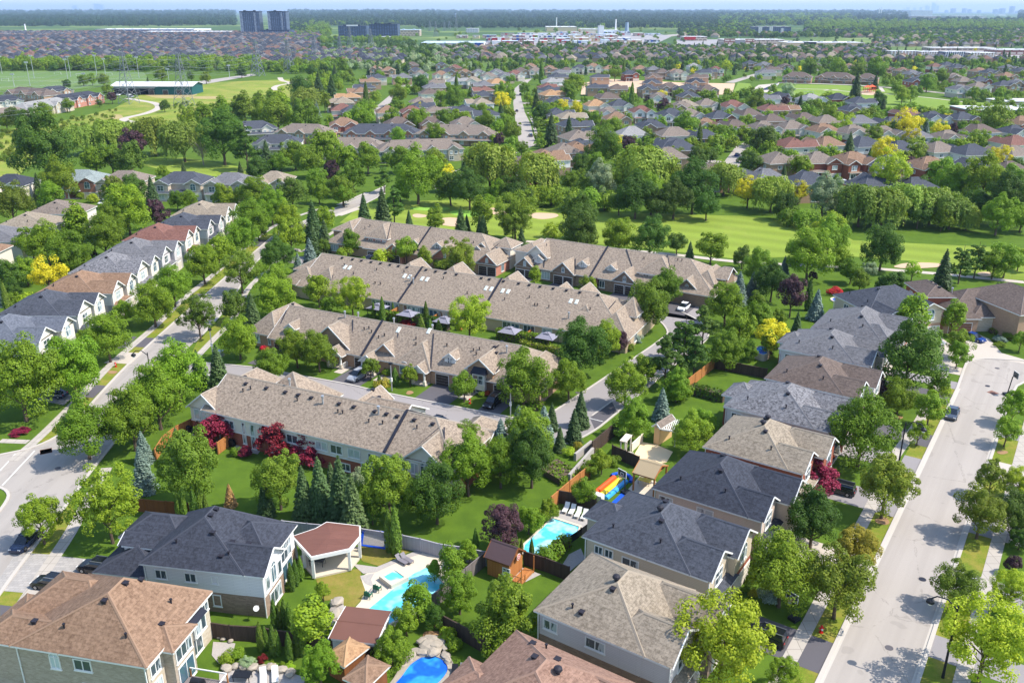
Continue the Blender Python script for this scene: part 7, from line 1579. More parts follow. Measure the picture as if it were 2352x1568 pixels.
wires('power cables crossing the meadow to the left edge from the arena pylon', pys[0], ((-330, 420), 34)); wires('power cables crossing the left meadow from the meadow pylon', pys[1], ((-260, 360), 34))
LMG = 'floodlight masts of the sports field'
for i, (x, yb, yt) in enumerate([(15, 500, 385), (205, 585, 425), (232, 530, 380), (458, 535, 405), (478, 520, 385), (655, 510, 378), (712, 500, 400), (940, 530, 390), (98, 590, 505), (575, 580, 500), (1140, 545, 470), (1552, 530, 445)]):
    q = P(7, x, yb); H = max(8, min(26, z_at(pix(7, 0, yt)[1], q[1]))); o = thing('floodlight_mast', ORD[i + 1] + ' floodlight mast listed across the sports field' if 0 else '%s tall floodlight mast from left at the sports field' % ORD[i + 1], 'light mast', q, 0, LMG)
    m = MB(); m.tube([(0, 0, 0), (0, 0, H)], [.28, .16], M['flue'], 6); m.build('pole', o); m = MB(); m.box(-1.6, 1.6, -.3, .3, H - .3, H + .9, M['flue'], bottom=True); m.build('lamp_bank', o)
def goal(label, t, x, y, w=7.3, h=2.4):
    q = P(t, x, y); o = thing('goal', label, 'goal', q, rnd.uniform(-10, 10)); m = MB()
    m.bar((-w / 2, 0, 0), (-w / 2, 0, h), .2, M['trim']); m.bar((w / 2, 0, 0), (w / 2, 0, h), .2, M['trim']); m.bar((-w / 2, 0, h), (w / 2, 0, h), .2, M['trim']); m.build('goal_frame', o)
goal('white football goal on the park lawn', 9, 895, 640); goal('white football goal left of the sports field centre', 7, 390, 505); goal('white football goal in the middle of the sports field', 7, 540, 515); goal('white goal at the left edge of the sports field', 7, 35, 550); goal('white goal near the right end of the sports field', 7, 735, 508)
# ================================================================ NEAR PROPS
CARC = {'black': S(22, 24, 30), 'navy': S(26, 38, 66), 'silver': S(150, 154, 162), 'white': S(228, 230, 232), 'blue': S(24, 60, 130), 'grey': S(62, 70, 84), 'red': S(150, 28, 30)}
CM = {k: m_plain('car_paint_' + k, c, .22, .02, spec=.7) for k, c in CARC.items()}
M['tyre'] = m_plain('tyre_rubber', S(26, 26, 28), .9, .1); M['rim'] = m_plain('wheel_rim', S(160, 162, 166), .35, .05, metal=.8); M['cglass'] = m_plain('car_glass', S(24, 30, 38), .08, .05, spec=.9); M['tail'] = m_plain('tail_lamp', S(160, 20, 20), .3, .05)
def loft(m, secs, mat):
    """secs: (x, halfwidth, z0, z1, top halfwidth)"""
    R_ = []
    for x, w, z0, z1, tw in secs: R_.append([Vector((x, -w, z0)), Vector((x, -w, (z0 + z1) * .55)), Vector((x, -tw, z1)), Vector((x, tw, z1)), Vector((x, w, (z0 + z1) * .55)), Vector((x, w, z0))])
    for A_, B_ in zip(R_, R_[1:]):
        for i in range(6): m.face([A_[i], B_[i], B_[(i + 1) % 6], A_[(i + 1) % 6]], mat)
    m.face(R_[0], mat); m.face(R_[-1][::-1], mat)
CP = {}
def car_proto(kind):
    s = kind == 'suv'; o = empty('parked_car', (0, 0, 0)); h = 1.68 if s else 1.42; b = .98 if s else .82
    m = MB(); loft(m, [(-2.3, .78, .34, .62, .7), (-2.2, .86, .24, b - .08, .78), (-1.4, .91, .22, b, .84), (.9, .91, .22, b, .84), (1.9, .88, .22, b - .1, .78), (2.28, .74, .3, .62, .66)], CM['grey']); m.build('body', o)
    m = MB()
    if s: loft(m, [(-2.12, .76, b - .06, b, .74), (-1.95, .76, b - .06, h - .1, .62), (.35, .78, b - .06, h - .08, .64), (1.15, .76, b - .06, b, .74)], M['cglass'])
    else: loft(m, [(-1.9, .76, b - .06, b, .74), (-1.2, .76, b - .06, h - .08, .6), (.2, .78, b - .06, h - .06, .62), (1.15, .76, b - .06, b, .74)], M['cglass'])
    m.build('windows', o)
    m = MB(); x0, x1 = (-1.98, .3) if s else (-1.15, .15); m.box(x0, x1, -.62, .62, h - .1, h - .02, CM['grey'], bottom=True)
    for y in (-.6, .6): m.box(x0, x1, y - .04, y + .04, h - .02, h + .04, M['rim'] if s else CM['grey'])
    m.build('roof_panel', o)
    tm2 = MB(); tm2.tube([(0, -.11, 0), (0, .11, 0)], .34, M['tyre'], 14); t_ = tm2.mesh('tyre'); rm2 = MB(); rm2.tube([(0, -.12, 0), (0, .12, 0)], .2, M['rim'], 10); r_ = rm2.mesh('rim')
    for x in (-1.4, 1.42):
        for y in (-.82, .82): w = link_mesh('wheel', t_, o, (x, y, .34)); link_mesh('rim', r_, w)
    hm = MB(); hm.box(-.06, .04, -.16, .16, -.07, .07, M['trim']); hm_ = hm.mesh('headlight'); tl = MB(); tl.box(-.04, .06, -.16, .16, -.09, .09, M['tail']); tl_ = tl.mesh('tail_lamp')
    for y in (-.6, .6): link_mesh('headlight', hm_, o, (2.22, y, .64)); link_mesh('tail_lamp', tl_, o, (-2.22, y, .78))
    return o
def car(label, t, x, y, ang, col, kind='sedan', group=None, z=.02):
    """ang: compass direction the bonnet points"""
    if kind not in CP: CP[kind] = car_proto(kind); o = CP[kind]
    else: o = copy_tree(CP[kind])
    q = P(t, x, y, .6); o.location = (q[0], q[1], z); o.rotation_euler = (0, 0, math.radians(90 - ang))
    for c in o.children_recursive:
        for s in c.material_slots:
            if s.material and s.material.name.startswith('car_paint'): s.link = 'OBJECT'; s.material = CM[col]
    return tag(o, label, 'car', group)
car('dark blue sedan parked under a small tree on the left street', 1, 170, 605, 185, 'navy'); car('black car on the paved drive beside the slate-roofed white-sided house', 1, 655, 780, 282, 'black', 'suv'); car('black car on the drive just above the large brown roof', 1, 345, 890, 282, 'black', 'suv'); car('dark car half hidden at the left edge behind the brown roof', 1, 75, 1215, 282, 'navy', 'suv')
car('silver estate car on a black driveway of the middle townhouse block', 5, 132, 1012, 206, 'silver', 'suv'); car('dark car parked before the end garage under the big maple', 5, 1045, 1190, 206, 'black', 'suv'); car('black car in the lane just beyond the front block roof ridge', 5, 695, 1325, 115, 'black'); car('white car on the driveway at the end of the fairway block', 6, 55, 548, 211, 'white')
car('bright blue car before the turret bungalow', 6, 2015, 755, 150, 'blue'); car('pale blue car partly hidden by the tall tree at the cul-de-sac', 6, 1742, 775, 150, 'silver'); car('slate-coloured car parked at the kerb of the right-hand street', 6, 1868, 1265, 213.8, 'grey', z=.03); car('black estate car beside the red Japanese maple', 3, 1098, 250, 303, 'black', 'suv'); car('dark car under the big open tree at the bottom', 3, 600, 1240, 303, 'black', 'suv')
car('dark blue car before the fairway block on the left', 5, 208, 235, 200, 'navy', 'suv'); car('dark car in the shade beside the left street drive', 4, 362, 1135, 280, 'navy'); car('dark car high up the straight centre street', 8, 1232, 637, 0, 'grey'); car('dark car half way down the straight centre street', 8, 1208, 748, 5, 'navy'); car('blue-grey car at the foot of the straight centre street', 8, 1300, 915, 350, 'grey', 'suv')
car('blue car on the short street at right beyond the fairway', 9, 415, 1045, 30, 'blue'); car('white car on a driveway between gabled brick houses', 9, 1140, 1235, 175, 'white', 'suv'); car('dark car beside the pale house with a pyramid roof', 9, 905, 1000, 170, 'navy', 'suv'); car('white car below the pink brick gabled house', 7, 690, 1365, 175, 'white')
for i, (x, y, c) in enumerate([(800, 640, 'white'), (890, 652, 'silver'), (965, 635, 'black'), (1030, 620, 'navy'), (870, 640, 'white')]): car(ORD[i + 1] + ' car from left parked by the teal arena' if i < 4 else 'white car behind the row at the teal arena', 7, x, y, 10, c, 'suv', 'cars by the teal arena')
for i in range(8): car('%s car from left in the lot beside the park' % ORD[i + 1], 9, 608 + i * 10, 603 - i * 4.5, 60, ('blue', 'blue', 'navy', 'white', 'blue', 'grey', 'blue', 'white')[i], 'sedan', 'cars in the park lot')
for i in range(36): car('tiny car in the far shopping centre lot', 8, rnd.uniform(1000, 1780), rnd.choice([316, 322, 309]), rnd.choice([10, 190]), rnd.choice(list(CARC)), 'sedan', 'cars in the shopping centre lots')
def street_lamp(label, t, base, ang, h=8.0, arm=2.4, group='black street lamps'):
    q = P(t, *base); o = thing('street_lamp', label, 'street lamp', q, ang, group); m = MB()
    m.tube([(0, 0, 0), (0, 0, .9), (0, 0, h)], [.16, .13, .08], M['black'], 8); m.build('pole', o)
    m = MB(); m.tube([(0, 0, h - .5), (arm * .4, 0, h + .35), (arm * .8, 0, h + .3), (arm, 0, h - .15)], .07, M['black'], 6); m.build('arm', o)
    m = MB(); m.tube([(arm, 0, h - .1), (arm, 0, h - .35), (arm, 0, h - .6)], [.08, .38, .4], M['black'], 10); l = m.build('lantern', o)
    m = MB(); m.tube([(arm, 0, h - .6), (arm, 0, h - .85)], [.3, .18], M['trim'], 10); m.build('lamp_glass', l)
street_lamp('black curved street lamp on the near side of the left street', 4, (1040, 1150), 180, 8); street_lamp('black curved street lamp between two driveways on the right-hand street', 3, (1498, 125), 33.8 - 0, 7.5); street_lamp('black street lamp leaning over the kerb at lower right', 3, (1802, 1530), 214, 8.6); street_lamp('dark street lamp by the road beyond the centre lawn', 8, (838, 1195), 0, 8)
def post_lamp(label, t, base, h=5):
    q = P(t, *base); o = thing('lamp_post', label, 'lamp post', q, 25, 'grey lamp posts in the complex'); m = MB()
    m.tube([(0, 0, 0), (0, 0, h)], [.12, .08], M['flue'], 8); m.build('pole', o); m = MB(); m.box(-.25, .25, -.25, .25, h, h + .35, M['black'], bottom=True); m.build('lamp_head', o); m = MB(); m.box(-.14, .14, -.16, .16, h * .36, h * .5, M['trim'], bottom=True); m.build('sign_box', o)
post_lamp('grey lamp post beside the two spruces by the left street', 4, (1438, 875)); post_lamp('grey lamp post in front of the middle block beside the gold shrub', 5, (365, 1118)); post_lamp('grey lamp post by the end of the middle block', 5, (1166, 1285)); post_lamp('grey lamp post before the left fairway block', 5, (548, 300)); post_lamp('grey lamp post before the right fairway block', 5, (1327, 405))
def hydrant(label, t, x, y):
    o = thing('fire_hydrant', label, 'fire hydrant', P(t, x, y), 0, 'red fire hydrants'); m = MB()
    m.tube([(0, 0, 0), (0, 0, .1), (0, 0, .1), (0, 0, .7), (0, 0, .85), (0, 0, .95)], [.24, .24, .15, .15, .13, .05], M['red'], 10); m.build('barrel', o)
    m = MB(); m.tube([(-.26, 0, .55), (.26, 0, .55)], .08, M['red'], 8); m.tube([(0, -.26, .5), (0, 0, .5)], .1, M['trim'], 8); m.build('nozzle', o)
hydrant('red fire hydrant on the verge of the left street', 4, 782, 955); hydrant('red fire hydrant before the middle townhouse block', 5, 890, 1202); hydrant('red fire hydrant on the right-hand street verge', 3, 980, 1225)
def hoop(label, q, ang, h=3.05):
    o = thing('basketball_hoop', label, 'basketball hoop', q, ang); m = MB(); m.box(-.5, .5, -1.4, -.4, 0, .35, M['black']); m.build('base', o)
    m = MB(); m.bar((0, -.8, .3), (0, -.5, h), .13, M['black']); m.bar((0, -.5, h), (0, -.05, h + .2), .1, M['black']); m.build('pole', o)
    m = MB(); m.box(-.75, .75, -.04, 0, h - .15, h + .85, M['glassy'], bottom=True)
    for a, b in (((-.75, h - .15), (.75, h - .15)), ((-.75, h + .85), (.75, h + .85)), ((-.75, h - .15), (-.75, h + .85)), ((.75, h - .15), (.75, h + .85)), ((-.25, h + .05), (.25, h + .05)), ((-.25, h + .45), (.25, h + .45)), ((-.25, h + .05), (-.25, h + .45)), ((.25, h + .05), (.25, h + .45))): m.bar((a[0], .01, a[1]), (b[0], .01, b[1]), .07, M['trim'])
    m.build('backboard', o); m = MB(); m.tube([(.24 * math.cos(k * PI / 6), .27 + .24 * math.sin(k * PI / 6), h) for k in range(13)], .03, M['red'], 5); m.build('ring', o)
    m = MB()
    for k in range(12): a = k * PI / 6; m.bar((.23 * math.cos(a), .27 + .23 * math.sin(a), h), (.14 * math.cos(a + .3), .27 + .14 * math.sin(a + .3), h - .42), .025, M['trim'])
    m.build('net', o)
M['glassy'] = m_plain('backboard_panel', S(70, 74, 84), .2, .05)
hoop('basketball hoop with dark backboard beside the sidewalk at lower right', P(3, 762, 1160), 235); hoop('basketball hoop at the kerb of the cul-de-sac', P(6, 2268, 1145), 90, 3.4); hoop('basketball hoop over the blue sport court', P(2, 1912, 300), 230)
# ---- pools and decks
M['pool'] = m_water('pool_water', S(84, 186, 206), S(150, 216, 226), .4); M['pool2'] = m_water('lap_pool_water', S(80, 186, 208), S(170, 218, 222), .4); M['pool3'] = m_water('deep_blue_pool_water', S(20, 90, 200), S(52, 150, 226), .55); M['spa'] = m_water('spa_water', S(90, 196, 200), S(206, 234, 232), .3)
M['deckc'] = m_asphalt('pool_deck_concrete', S(200, 188, 170), .08, False); M['sandpat'] = m_plain('buff_patio', S(226, 200, 158), .9, .05)
def ring(m, poly, w, z0, z1, mat):
    n = len(poly); cx = sum(p[0] for p in poly) / n; cy = sum(p[1] for p in poly) / n
    out = [(cx + (x - cx) * (1 + w / math.hypot(x - cx, y - cy)), cy + (y - cy) * (1 + w / math.hypot(x - cx, y - cy))) for x, y in poly]
    for i in range(n):
        j = (i + 1) % n
        m.face([(*poly[i], z1), (*poly[j], z1), (*out[j], z1), (*out[i], z1)], mat); m.face([(*out[i], z0), (*out[j], z0), (*out[j], z1), (*out[i], z1)], mat); m.face([(*poly[i], z0), (*poly[j], z0), (*poly[j], z1), (*poly[i], z1)], mat)
def pool(label, poly, water, z=.12, w=.45, cop=None, base=0):
    poly = ccw(poly); c = (sum(p[0] for p in poly) / len(poly), sum(p[1] for p in poly) / len(poly)); o = thing('swimming_pool', label, 'pool', c); L = [(x - c[0], y - c[1]) for x, y in poly]
    m = MB(); m.face([(x, y, z) for x, y in L], M[water]); m.build('water', o); m = MB(); ring(m, L, w, base, z + .1, cop or M['deckc']); m.build('coping', o)
    return o
Z8 = lambda L, z=0: [P('Z8', a, b, z) for a, b in L]
sheet('pool_deck', Z8([(630, 955), (735, 840), (780, 745), (735, 620), (800, 580), (900, 545), (1040, 470), (1230, 395), (1430, 405), (1560, 470), (1640, 560), (1560, 700), (1320, 900), (1040, 1060), (900, 1035), (720, 1000)]), .05, M['deckc'])
sheets('pebble_beds', [Z8([(730, 610), (860, 585), (830, 640), (850, 700), (870, 715), (780, 680)]), Z8([(660, 500), (880, 530), (1060, 455), (1220, 390), (1300, 400), (1060, 490), (880, 575), (760, 590)]), Z8([(470, 820), (550, 810), (590, 880), (610, 960), (540, 1040), (470, 1100), (460, 980)])], .07, M['pebble'])
pool('large turquoise pool with stepped corner beside the white pavilion', Z8([(775, 930), (1055, 702), (1060, 690), (1220, 582), (1330, 532), (1400, 590), (1490, 690), (1200, 920), (990, 1040)], .12), 'pool')
pool('raised square hot tub at the end of the large pool', Z8([(940, 612), (1042, 556), (1128, 618), (1018, 672)], .6), 'spa', .55, .5)
pool('turquoise lap pool beside the slate-roofed cream house', [P(2, *p) for p in [(1252, 690), (1262, 640), (1450, 462), (1628, 520), (1612, 570), (1350, 732)]], 'pool2')
kp = smooth_line([P(2, *p) for p in [(560, 1402), (640, 1395), (710, 1420), (742, 1480), (706, 1545), (640, 1600), (520, 1650), (400, 1640), (380, 1590), (430, 1530), (490, 1450), (560, 1402)]], 4)[:-1]
pool('deep blue kidney-shaped pool with boulders at the bottom edge', kp, 'pool3', w=.7, cop=M['stone']); pool('small blue pool beside the slate roof near the fairway', gblob(6, 1080, 505, 22, 12, 3), 'pool3'); pool('round blue above-ground pool behind the dark garden fence', gblob(6, 575, 885, 42, 26, 2), 'pool3', 1.2, .3)
sheets('stone_patios', [[P(2, *p) for p in [(1440, 440), (1500, 400), (1720, 470), (1700, 540), (1640, 560), (1630, 515), (1452, 455)]], [P(2, *p) for p in [(720, 1520), (790, 1470), (900, 1540), (880, 1600), (700, 1600)]], [P(1, *p) for p in [(1440, 1290), (1590, 1300), (1560, 1420), (1480, 1440), (1430, 1380)]], [P(1, *p) for p in [(1480, 1500), (1560, 1470), (1900, 1480), (2060, 1530), (2050, 1600), (1480, 1600)]], [P(4, *p) for p in [(1180, 1440), (1300, 1400), (1370, 1440), (1350, 1490), (1200, 1470)]], [P(4, *p) for p in [(1560, 1480), (1650, 1460), (1780, 1500), (1740, 1545), (1600, 1520)]], [P(2, *p) for p in [(1150, 800), (1250, 790), (1370, 835), (1260, 890), (1130, 870)]], [P(2, *p) for p in [(1560, 700), (1640, 660), (1670, 730), (1560, 820), (1510, 780)]]], .05, M['pebble'])
sheet('buff_patio', [P('Z7', *p) for p in [(178, 645), (262, 505), (410, 535), (560, 600), (500, 700), (400, 722)]], .06, M['sandpat'])
sheet('canopy_patio', [P(2, *p) for p in [(1960, 260), (2040, 170), (2150, 210), (2130, 330), (2040, 310)]], .06, M['deckc'])
sheet('sport_court', [P(2, *p) for p in [(1848, 350), (1930, 272), (2050, 305), (1990, 380)]], .07, m_plain('court_blue', S(20, 80, 190), .6, .04))
sheets('dry_lawns', [Z8([(330, 620), (520, 560), (740, 545), (740, 600), (735, 650), (830, 720), (735, 830), (640, 930), (590, 900), (540, 820), (400, 830)]), Z8([(720, 320), (940, 330), (1190, 385), (900, 520), (760, 480), (700, 430)])], .04, GR['dryyard'])
bd = m_plain('soil_beds', S(150, 118, 84), .95, .25, 1.5)
sheets('mulch_beds', [gblob(3, 1395, 475, 50, 24, 2), gblob(4, 545, 1212, 34, 12, 3), gblob(4, 760, 992, 30, 12, 4), gblob(5, 485, 1130, 26, 12, 5), gblob(6, 1500, 1298, 30, 12, 3), gblob(3, 2205, 12, 34, 14, 3), gblob(1, 1550, 365, 34, 16, 3), gblob(2, 640, 1250, 60, 40, 4)], .05, bd)
def small_building(label, name, t, a, b, depth, z, kind='hh', roof='tan', wall=None, p=.55, open_=False, cat='shed', posts=None, d='x', oh=.3, rm=None, trim='trim'):
    A_ = P(t, *a, z); B_ = P(t, *b, z); L = math.hypot(B_[0] - A_[0], B_[1] - A_[1]); ang = -math.degrees(math.atan2(B_[1] - A_[1], B_[0] - A_[0]))
    o = thing(name, label, cat, A_, ang); wm, r_, tm = MB(), MB(), MB()
    add_block(B(oh, L - oh, oh, depth - oh, z, d, kind, p, oh, open_=open_), wm, r_, tm, [(None, wall or M['wood'])], rm or RM[roof], rm or CAPM[roof], M[trim])
    if wm.f: wm.build('wall', o)
    f = r_.build('roof', o); tm.build('fascia', f)
    for x, y in posts or ():
        m = MB(); m.box(x * L - .1, x * L + .1, y * depth - .1, y * depth + .1, 0, z - .1, M['trim' if trim == 'trim' else trim]); m.build('post', o)
    return o, L
small_building('small garden shed with tan hipped shingle roof', 'garden_shed', 'Z8', (405, 1320), (585, 1425), 3.6, 2.5, 'hh', 'orange', M['woodbrown'], .5); small_building('small garden shed with brown hipped roof at the bottom edge', 'garden_shed', 'Z8', (570, 1525), (780, 1625), 3.8, 2.5, 'hh', 'brown', M['woodbrown'], .45)
ps_, L_ = small_building('long white pool shed with a flat red-brown roof', 'pool_shed', 'Z8', (445, 1165), (880, 1215), 5.2, 2.6, 'gg', 'red', WM['whitesiding'], .06, rm=m_plain('brown_roll_roof', S(108, 74, 64), .9, .1, .6))
for i in range(3): add_window(ps_, L_ * (.25 + .25 * i), .3, 'S', .9, .9, .8, 'plain')
ph, L_ = small_building('cedar playhouse with brown roof, porch and a red target', 'playhouse', 2, (985, 715), (1165, 778), 3.6, 2.5, 'gg', 'mocha', M['wood'], .8, rm=M['roofmetal'], trim='woodbrown')
for nm, r_, zc, mt in (('target_ring', .42, 0, 'trim'), ('target_ring', .34, .01, 'red'), ('target_ring', .2, .02, 'trim'), ('target_centre', .1, .03, 'red')):
    m = MB(); m.tube([(L_ + .02 + zc, 1.8, 2.7), (L_ + .06 + zc, 1.8, 2.7)], r_, M[mt], 18); m.build(nm, ph)
add_window(ph, L_ * .8, .3, 'S', 1.0, .8, .7, 'grid'); m = MB()
m.box(L_, L_ + 1.3, .3, 3.3, .2, .35, M['wood'], bottom=True)
for x, y in ((L_ + 1.25, .35), (L_ + 1.25, 3.25), (L_ + 1.25, 1.2)): m.bar((x, y, 0), (x, y, 2.4 if y != 1.2 else 1.1), .1, M['wood'])
m.bar((L_, .35, 1.1), (L_ + 1.25, .35, 1.1), .08, M['wood']); m.bar((L_ + 1.25, .35, 1.1), (L_ + 1.25, 1.2, 1.1), .08, M['wood'])
for k in range(6): m.bar((L_ + .1 + k * .2, .35, .3), (L_ + .1 + k * .2, .35, 1.1), .04, M['wood'])
m.build('porch', ph)
small_building('open timber canopy with a tan roof over a garden table', 'garden_canopy', 'Z7', (172, 795), (385, 858), 4.6, 2.9, 'gg', 'tan', M['wood'], .45, True, 'canopy', [(.04, .06), (.96, .06), (.04, .94), (.96, .94)], rm=m_plain('tan_metal_roof', S(160, 142, 112), .6, .05), trim='wood')
small_building('small tan-walled garden house with gabled taupe roof', 'garden_house', 'Z7', (358, 350), (440, 378), 4.4, 3.0, 'gg', 'taupe', WM['tanwall'], .9, d='y')
def pergola(label, t, a, b, depth, h=2.5, n=9, mat='trim'):
    A_ = P(t, *a, h); B_ = P(t, *b, h); L = math.hypot(B_[0] - A_[0], B_[1] - A_[1]); o = thing('pergola', label, 'pergola', A_, -math.degrees(math.atan2(B_[1] - A_[1], B_[0] - A_[0])))
    for x in (.1, L - .1):
        for y in (.1, depth - .1): m = MB(); m.bar((x, y, 0), (x, y, h), .16, M[mat]); m.build('post', o)
    m = MB(); m.bar((0, .1, h), (L, .1, h), .14, M[mat], .2); m.bar((0, depth - .1, h), (L, depth - .1, h), .14, M[mat], .2); m.build('beam', o)
    for i in range(n): m = MB(); x = L * (i + .5) / n; m.bar((x, -.3, h + .18), (x, depth + .3, h + .18), .1, M[mat], .16); m.build('rafter', o)
pergola('white slatted pergola beside the small tan garden house', 'Z7', (430, 385), (590, 408), 3.6); pergola('small cream pergola before the egg-shaped tree', 'Z7', (55, 495), (120, 510), 2.0, 2.5, 6, 'cream')
# white pavilion with a brown roof
pv = [(115, 250), (330, 178), (430, 120), (735, 155), (738, 250), (640, 365), (288, 440)]
pw = ccw(Z8(pv, 3.2)); pc = (sum(p[0] for p in pw) / 7, sum(p[1] for p in pw) / 7); po = thing('garden_pavilion', 'white open pavilion with many-sided red-brown roof', 'pavilion', pc); L = [(x - pc[0], y - pc[1]) for x, y in pw]
m = MB(); m.prism(L, 2.75, 3.2, M['trim'], M['trim'], True); m.build('fascia', po); m = MB(); i_ = [(x * .95, y * .95) for x, y in L]; brn = m_brick('brown_roll_felt', S(118, 80, 70), S(108, 73, 64), S(88, 58, 50), 1.0, 9)
for i in range(7): m.face([(*i_[i], 3.22), (*i_[(i + 1) % 7], 3.22), (0, 0, 3.6)], brn)
m.build('roof', po); m = MB(); m.prism([(x * .93, y * .93) for x, y in L], 0, .25, M['deckc']); m.build('floor', po)
for x, y in L + [((L[0][0] + L[6][0]) / 2, (L[0][1] + L[6][1]) / 2)]: m = MB(); m.box(x * .93 - .16, x * .93 + .16, y * .93 - .16, y * .93 + .16, .2, 2.8, M['trim']); m.build('column', po)
def table_set(label, q, ang, top='glassy', n=4, r=.6, seat='trim', z=0):
    o = thing('garden_table', label, 'table', (*q, z), ang); m = MB(); m.box(-.9, .9, -.5, .5, .68, .74, M[top], bottom=True); m.build('tabletop', o)
    for x, y in ((-.8, -.4), (.8, -.4), (-.8, .4), (.8, .4)): m = MB(); m.bar((x, y, 0), (x, y, .68), .06, M['black']); m.build('leg', o)
    return o
CHP = {}
def chair(label, q, ang, kind='lounger', mat='trim', group=None, z=0):
    o = thing('sun_lounger' if kind == 'lounger' else 'garden_chair', label, 'lounger' if kind == 'lounger' else 'chair', (*q, z), ang, group); Mt = M[mat]
    if kind == 'lounger':
        m = MB(); m.box(-.32, .32, -.95, .35, .3, .38, Mt, bottom=True); m.build('seat', o); m = MB(); m.face([(-.32, .35, .36), (.32, .35, .36), (.32, .85, .85), (-.32, .85, .85)], Mt); m.face([(-.32, .35, .3), (-.32, .85, .79), (.32, .85, .79), (.32, .35, .3)], Mt); m.build('backrest', o); L4 = ((-.28, -.85), (.28, -.85), (-.28, .3), (.28, .3)); hh = .3
    else:
        m = MB(); m.box(-.32, .32, -.3, .3, .36, .42, Mt, bottom=True); m.build('seat', o); m = MB(); m.box(-.32, .32, .26, .34, .42, 1.0, Mt); m.build('backrest', o); m = MB(); m.box(-.42, -.32, -.35, .3, .58, .63, Mt, bottom=True); m.box(.32, .42, -.35, .3, .58, .63, Mt, bottom=True); m.build('armrest', o); L4 = ((-.36, -.3), (.36, -.3), (-.36, .28), (.36, .28)); hh = .58
    for x, y in L4: m = MB(); m.bar((x, y, 0), (x, y, hh), .06, Mt); m.build('leg', o)
    return o
M['green'] = m_plain('green_plastic', S(28, 92, 70), .6, .08); M['grey_w'] = m_plain('grey_wicker', S(120, 116, 122), .7, .1, 8); M['blue_p'] = m_plain('blue_vinyl', S(20, 80, 200), .4, .05); M['orange_p'] = m_plain('orange_vinyl', S(226, 90, 40), .4, .05); M['yellow_p'] = m_plain('yellow_vinyl', S(240, 206, 50), .4, .05); M['sky_p'] = m_plain('light_blue_vinyl', S(60, 160, 220), .4, .05)
for i, (x, y) in enumerate([(1540, 405), (1582, 418), (1622, 438), (1664, 452)]): chair('%s white lounger from left at the lap pool' % ORD[i + 1], P(2, x, y), 20, 'lounger', 'trim', 'white loungers at the lap pool', .06)
for i, (x, y) in enumerate([(1105, 490), (1150, 478)]): chair(('left', 'right')[i] + ' grey curved lounger beside the large pool', P('Z8', x, y), -50, 'lounger', 'grey_w', 'grey loungers at the large pool', .06)
for i, (x, y) in enumerate([(1575, 1510), (1650, 1500)]): chair(('dark lounger beside the kidney pool', 'lounger with a red and white towel beside the kidney pool')[i], P('Z8', x, y), 5, 'lounger', ('black', 'grey_w')[i], None, .06)
tw_ = MB(); tw_.box(-.25, .25, .0, .3, .0, .03, M['red'], bottom=True); tw_.box(-.25, .25, .3, .8, 0, .03, M['trim'], bottom=True); q_ = P('Z8', 1650, 1500); tag(tw_.build('beach_towel', None, (q_[0], q_[1] - .4, .48)), 'red and white towel lying on a lounger by the kidney pool', 'towel')
for i, (x, y) in enumerate([(805, 805), (885, 745)]): chair('green garden chair %s the other beside the large pool' % ('in front of', 'behind')[i], P('Z8', x, y), (200, 200)[i], 'chair', 'green', 'green garden chairs', .06)
for i, (x, y) in enumerate([(1780, 1545), (1860, 1535)]): chair(('left', 'right')[i] + ' white lounger on the boulder-edged patio at the bottom', P(1, x, y), -15, 'lounger', 'trim', 'white loungers on the boulder patio', .06)
table_set('glass table under the white pavilion', P('Z8', 350, 500, .3), 10, z=.25); chair('white chair right of the table under the pavilion', P('Z8', 395, 500), 0, 'chair', 'cream', None, .25); chair('white chair left of the table under the pavilion', P('Z8', 325, 495), 120, 'chair', 'cream', None, .25)
table_set('dark table on the boulder patio at the bottom', P(1, 1640, 1545), 5, 'black'); table_set('striped picnic table under the tan canopy', P(2, 2070, 225), 30, 'yellow_p'); table_set('pale patio table behind the front townhouse block', P(4, 1690, 1480), 20, 'trim')
for i, (x, y) in enumerate([(1650, 1475), (1715, 1490)]): chair(('left', 'right')[i] + ' pale garden chair behind the front townhouse block', P(4, x, y), 30 * i, 'chair', 'cream')
tp = thing('trampoline', 'blue-edged trampoline tipped against the pale fence', 'trampoline', P(2, 240, 650), 12); m = MB()
for a, b in (((-1.6, 0, .1), (1.6, 0, .1)), ((-1.6, .9, 1.7), (1.6, .9, 1.7)), ((-1.6, 0, .1), (-1.6, .9, 1.7)), ((1.6, 0, .1), (1.6, .9, 1.7))): m.bar(a, b, .34, M['blue_p'], .12)
m.build('blue_pad', tp); m = MB(); m.face([(-1.45, .05, .2), (1.45, .05, .2), (1.45, .86, 1.6), (-1.45, .86, 1.6)], M['flatm'] if 'flatm' in M else M['pebble']); m.build('mat', tp)
a_, b_ = P(2, 1768, 312), P(2, 1905, 198); sl_ang = math.degrees(math.atan2(b_[0] - a_[0], b_[1] - a_[1])); SL = math.hypot(b_[0] - a_[0], b_[1] - a_[1]); ws = thing('water_slide', 'inflatable slide striped orange, yellow and blue on the lawn', 'inflatable slide', a_, sl_ang)
for nm, x, mt in (('orange_lane', -.95, 'orange_p'), ('yellow_lane', 0, 'yellow_p'), ('blue_lane', .95, 'sky_p')):
    m = MB(); m.tube([(x, 0, .1), (x, SL, .1)], .4, M[mt], 8); m.build(nm, ws)
m = MB(); m.tube([(1.5 * math.cos(k * PI / 8), SL + .2 + 1.5 * math.sin(k * PI / 8), .15) for k in range(9)], .25, M['blue_p'], 8); m.build('splash_end', ws); m = MB(); m.box(-.9, .9, -1.2, -.3, 0, .9, M['trim'], bottom=True); m.build('start_arch', ws)
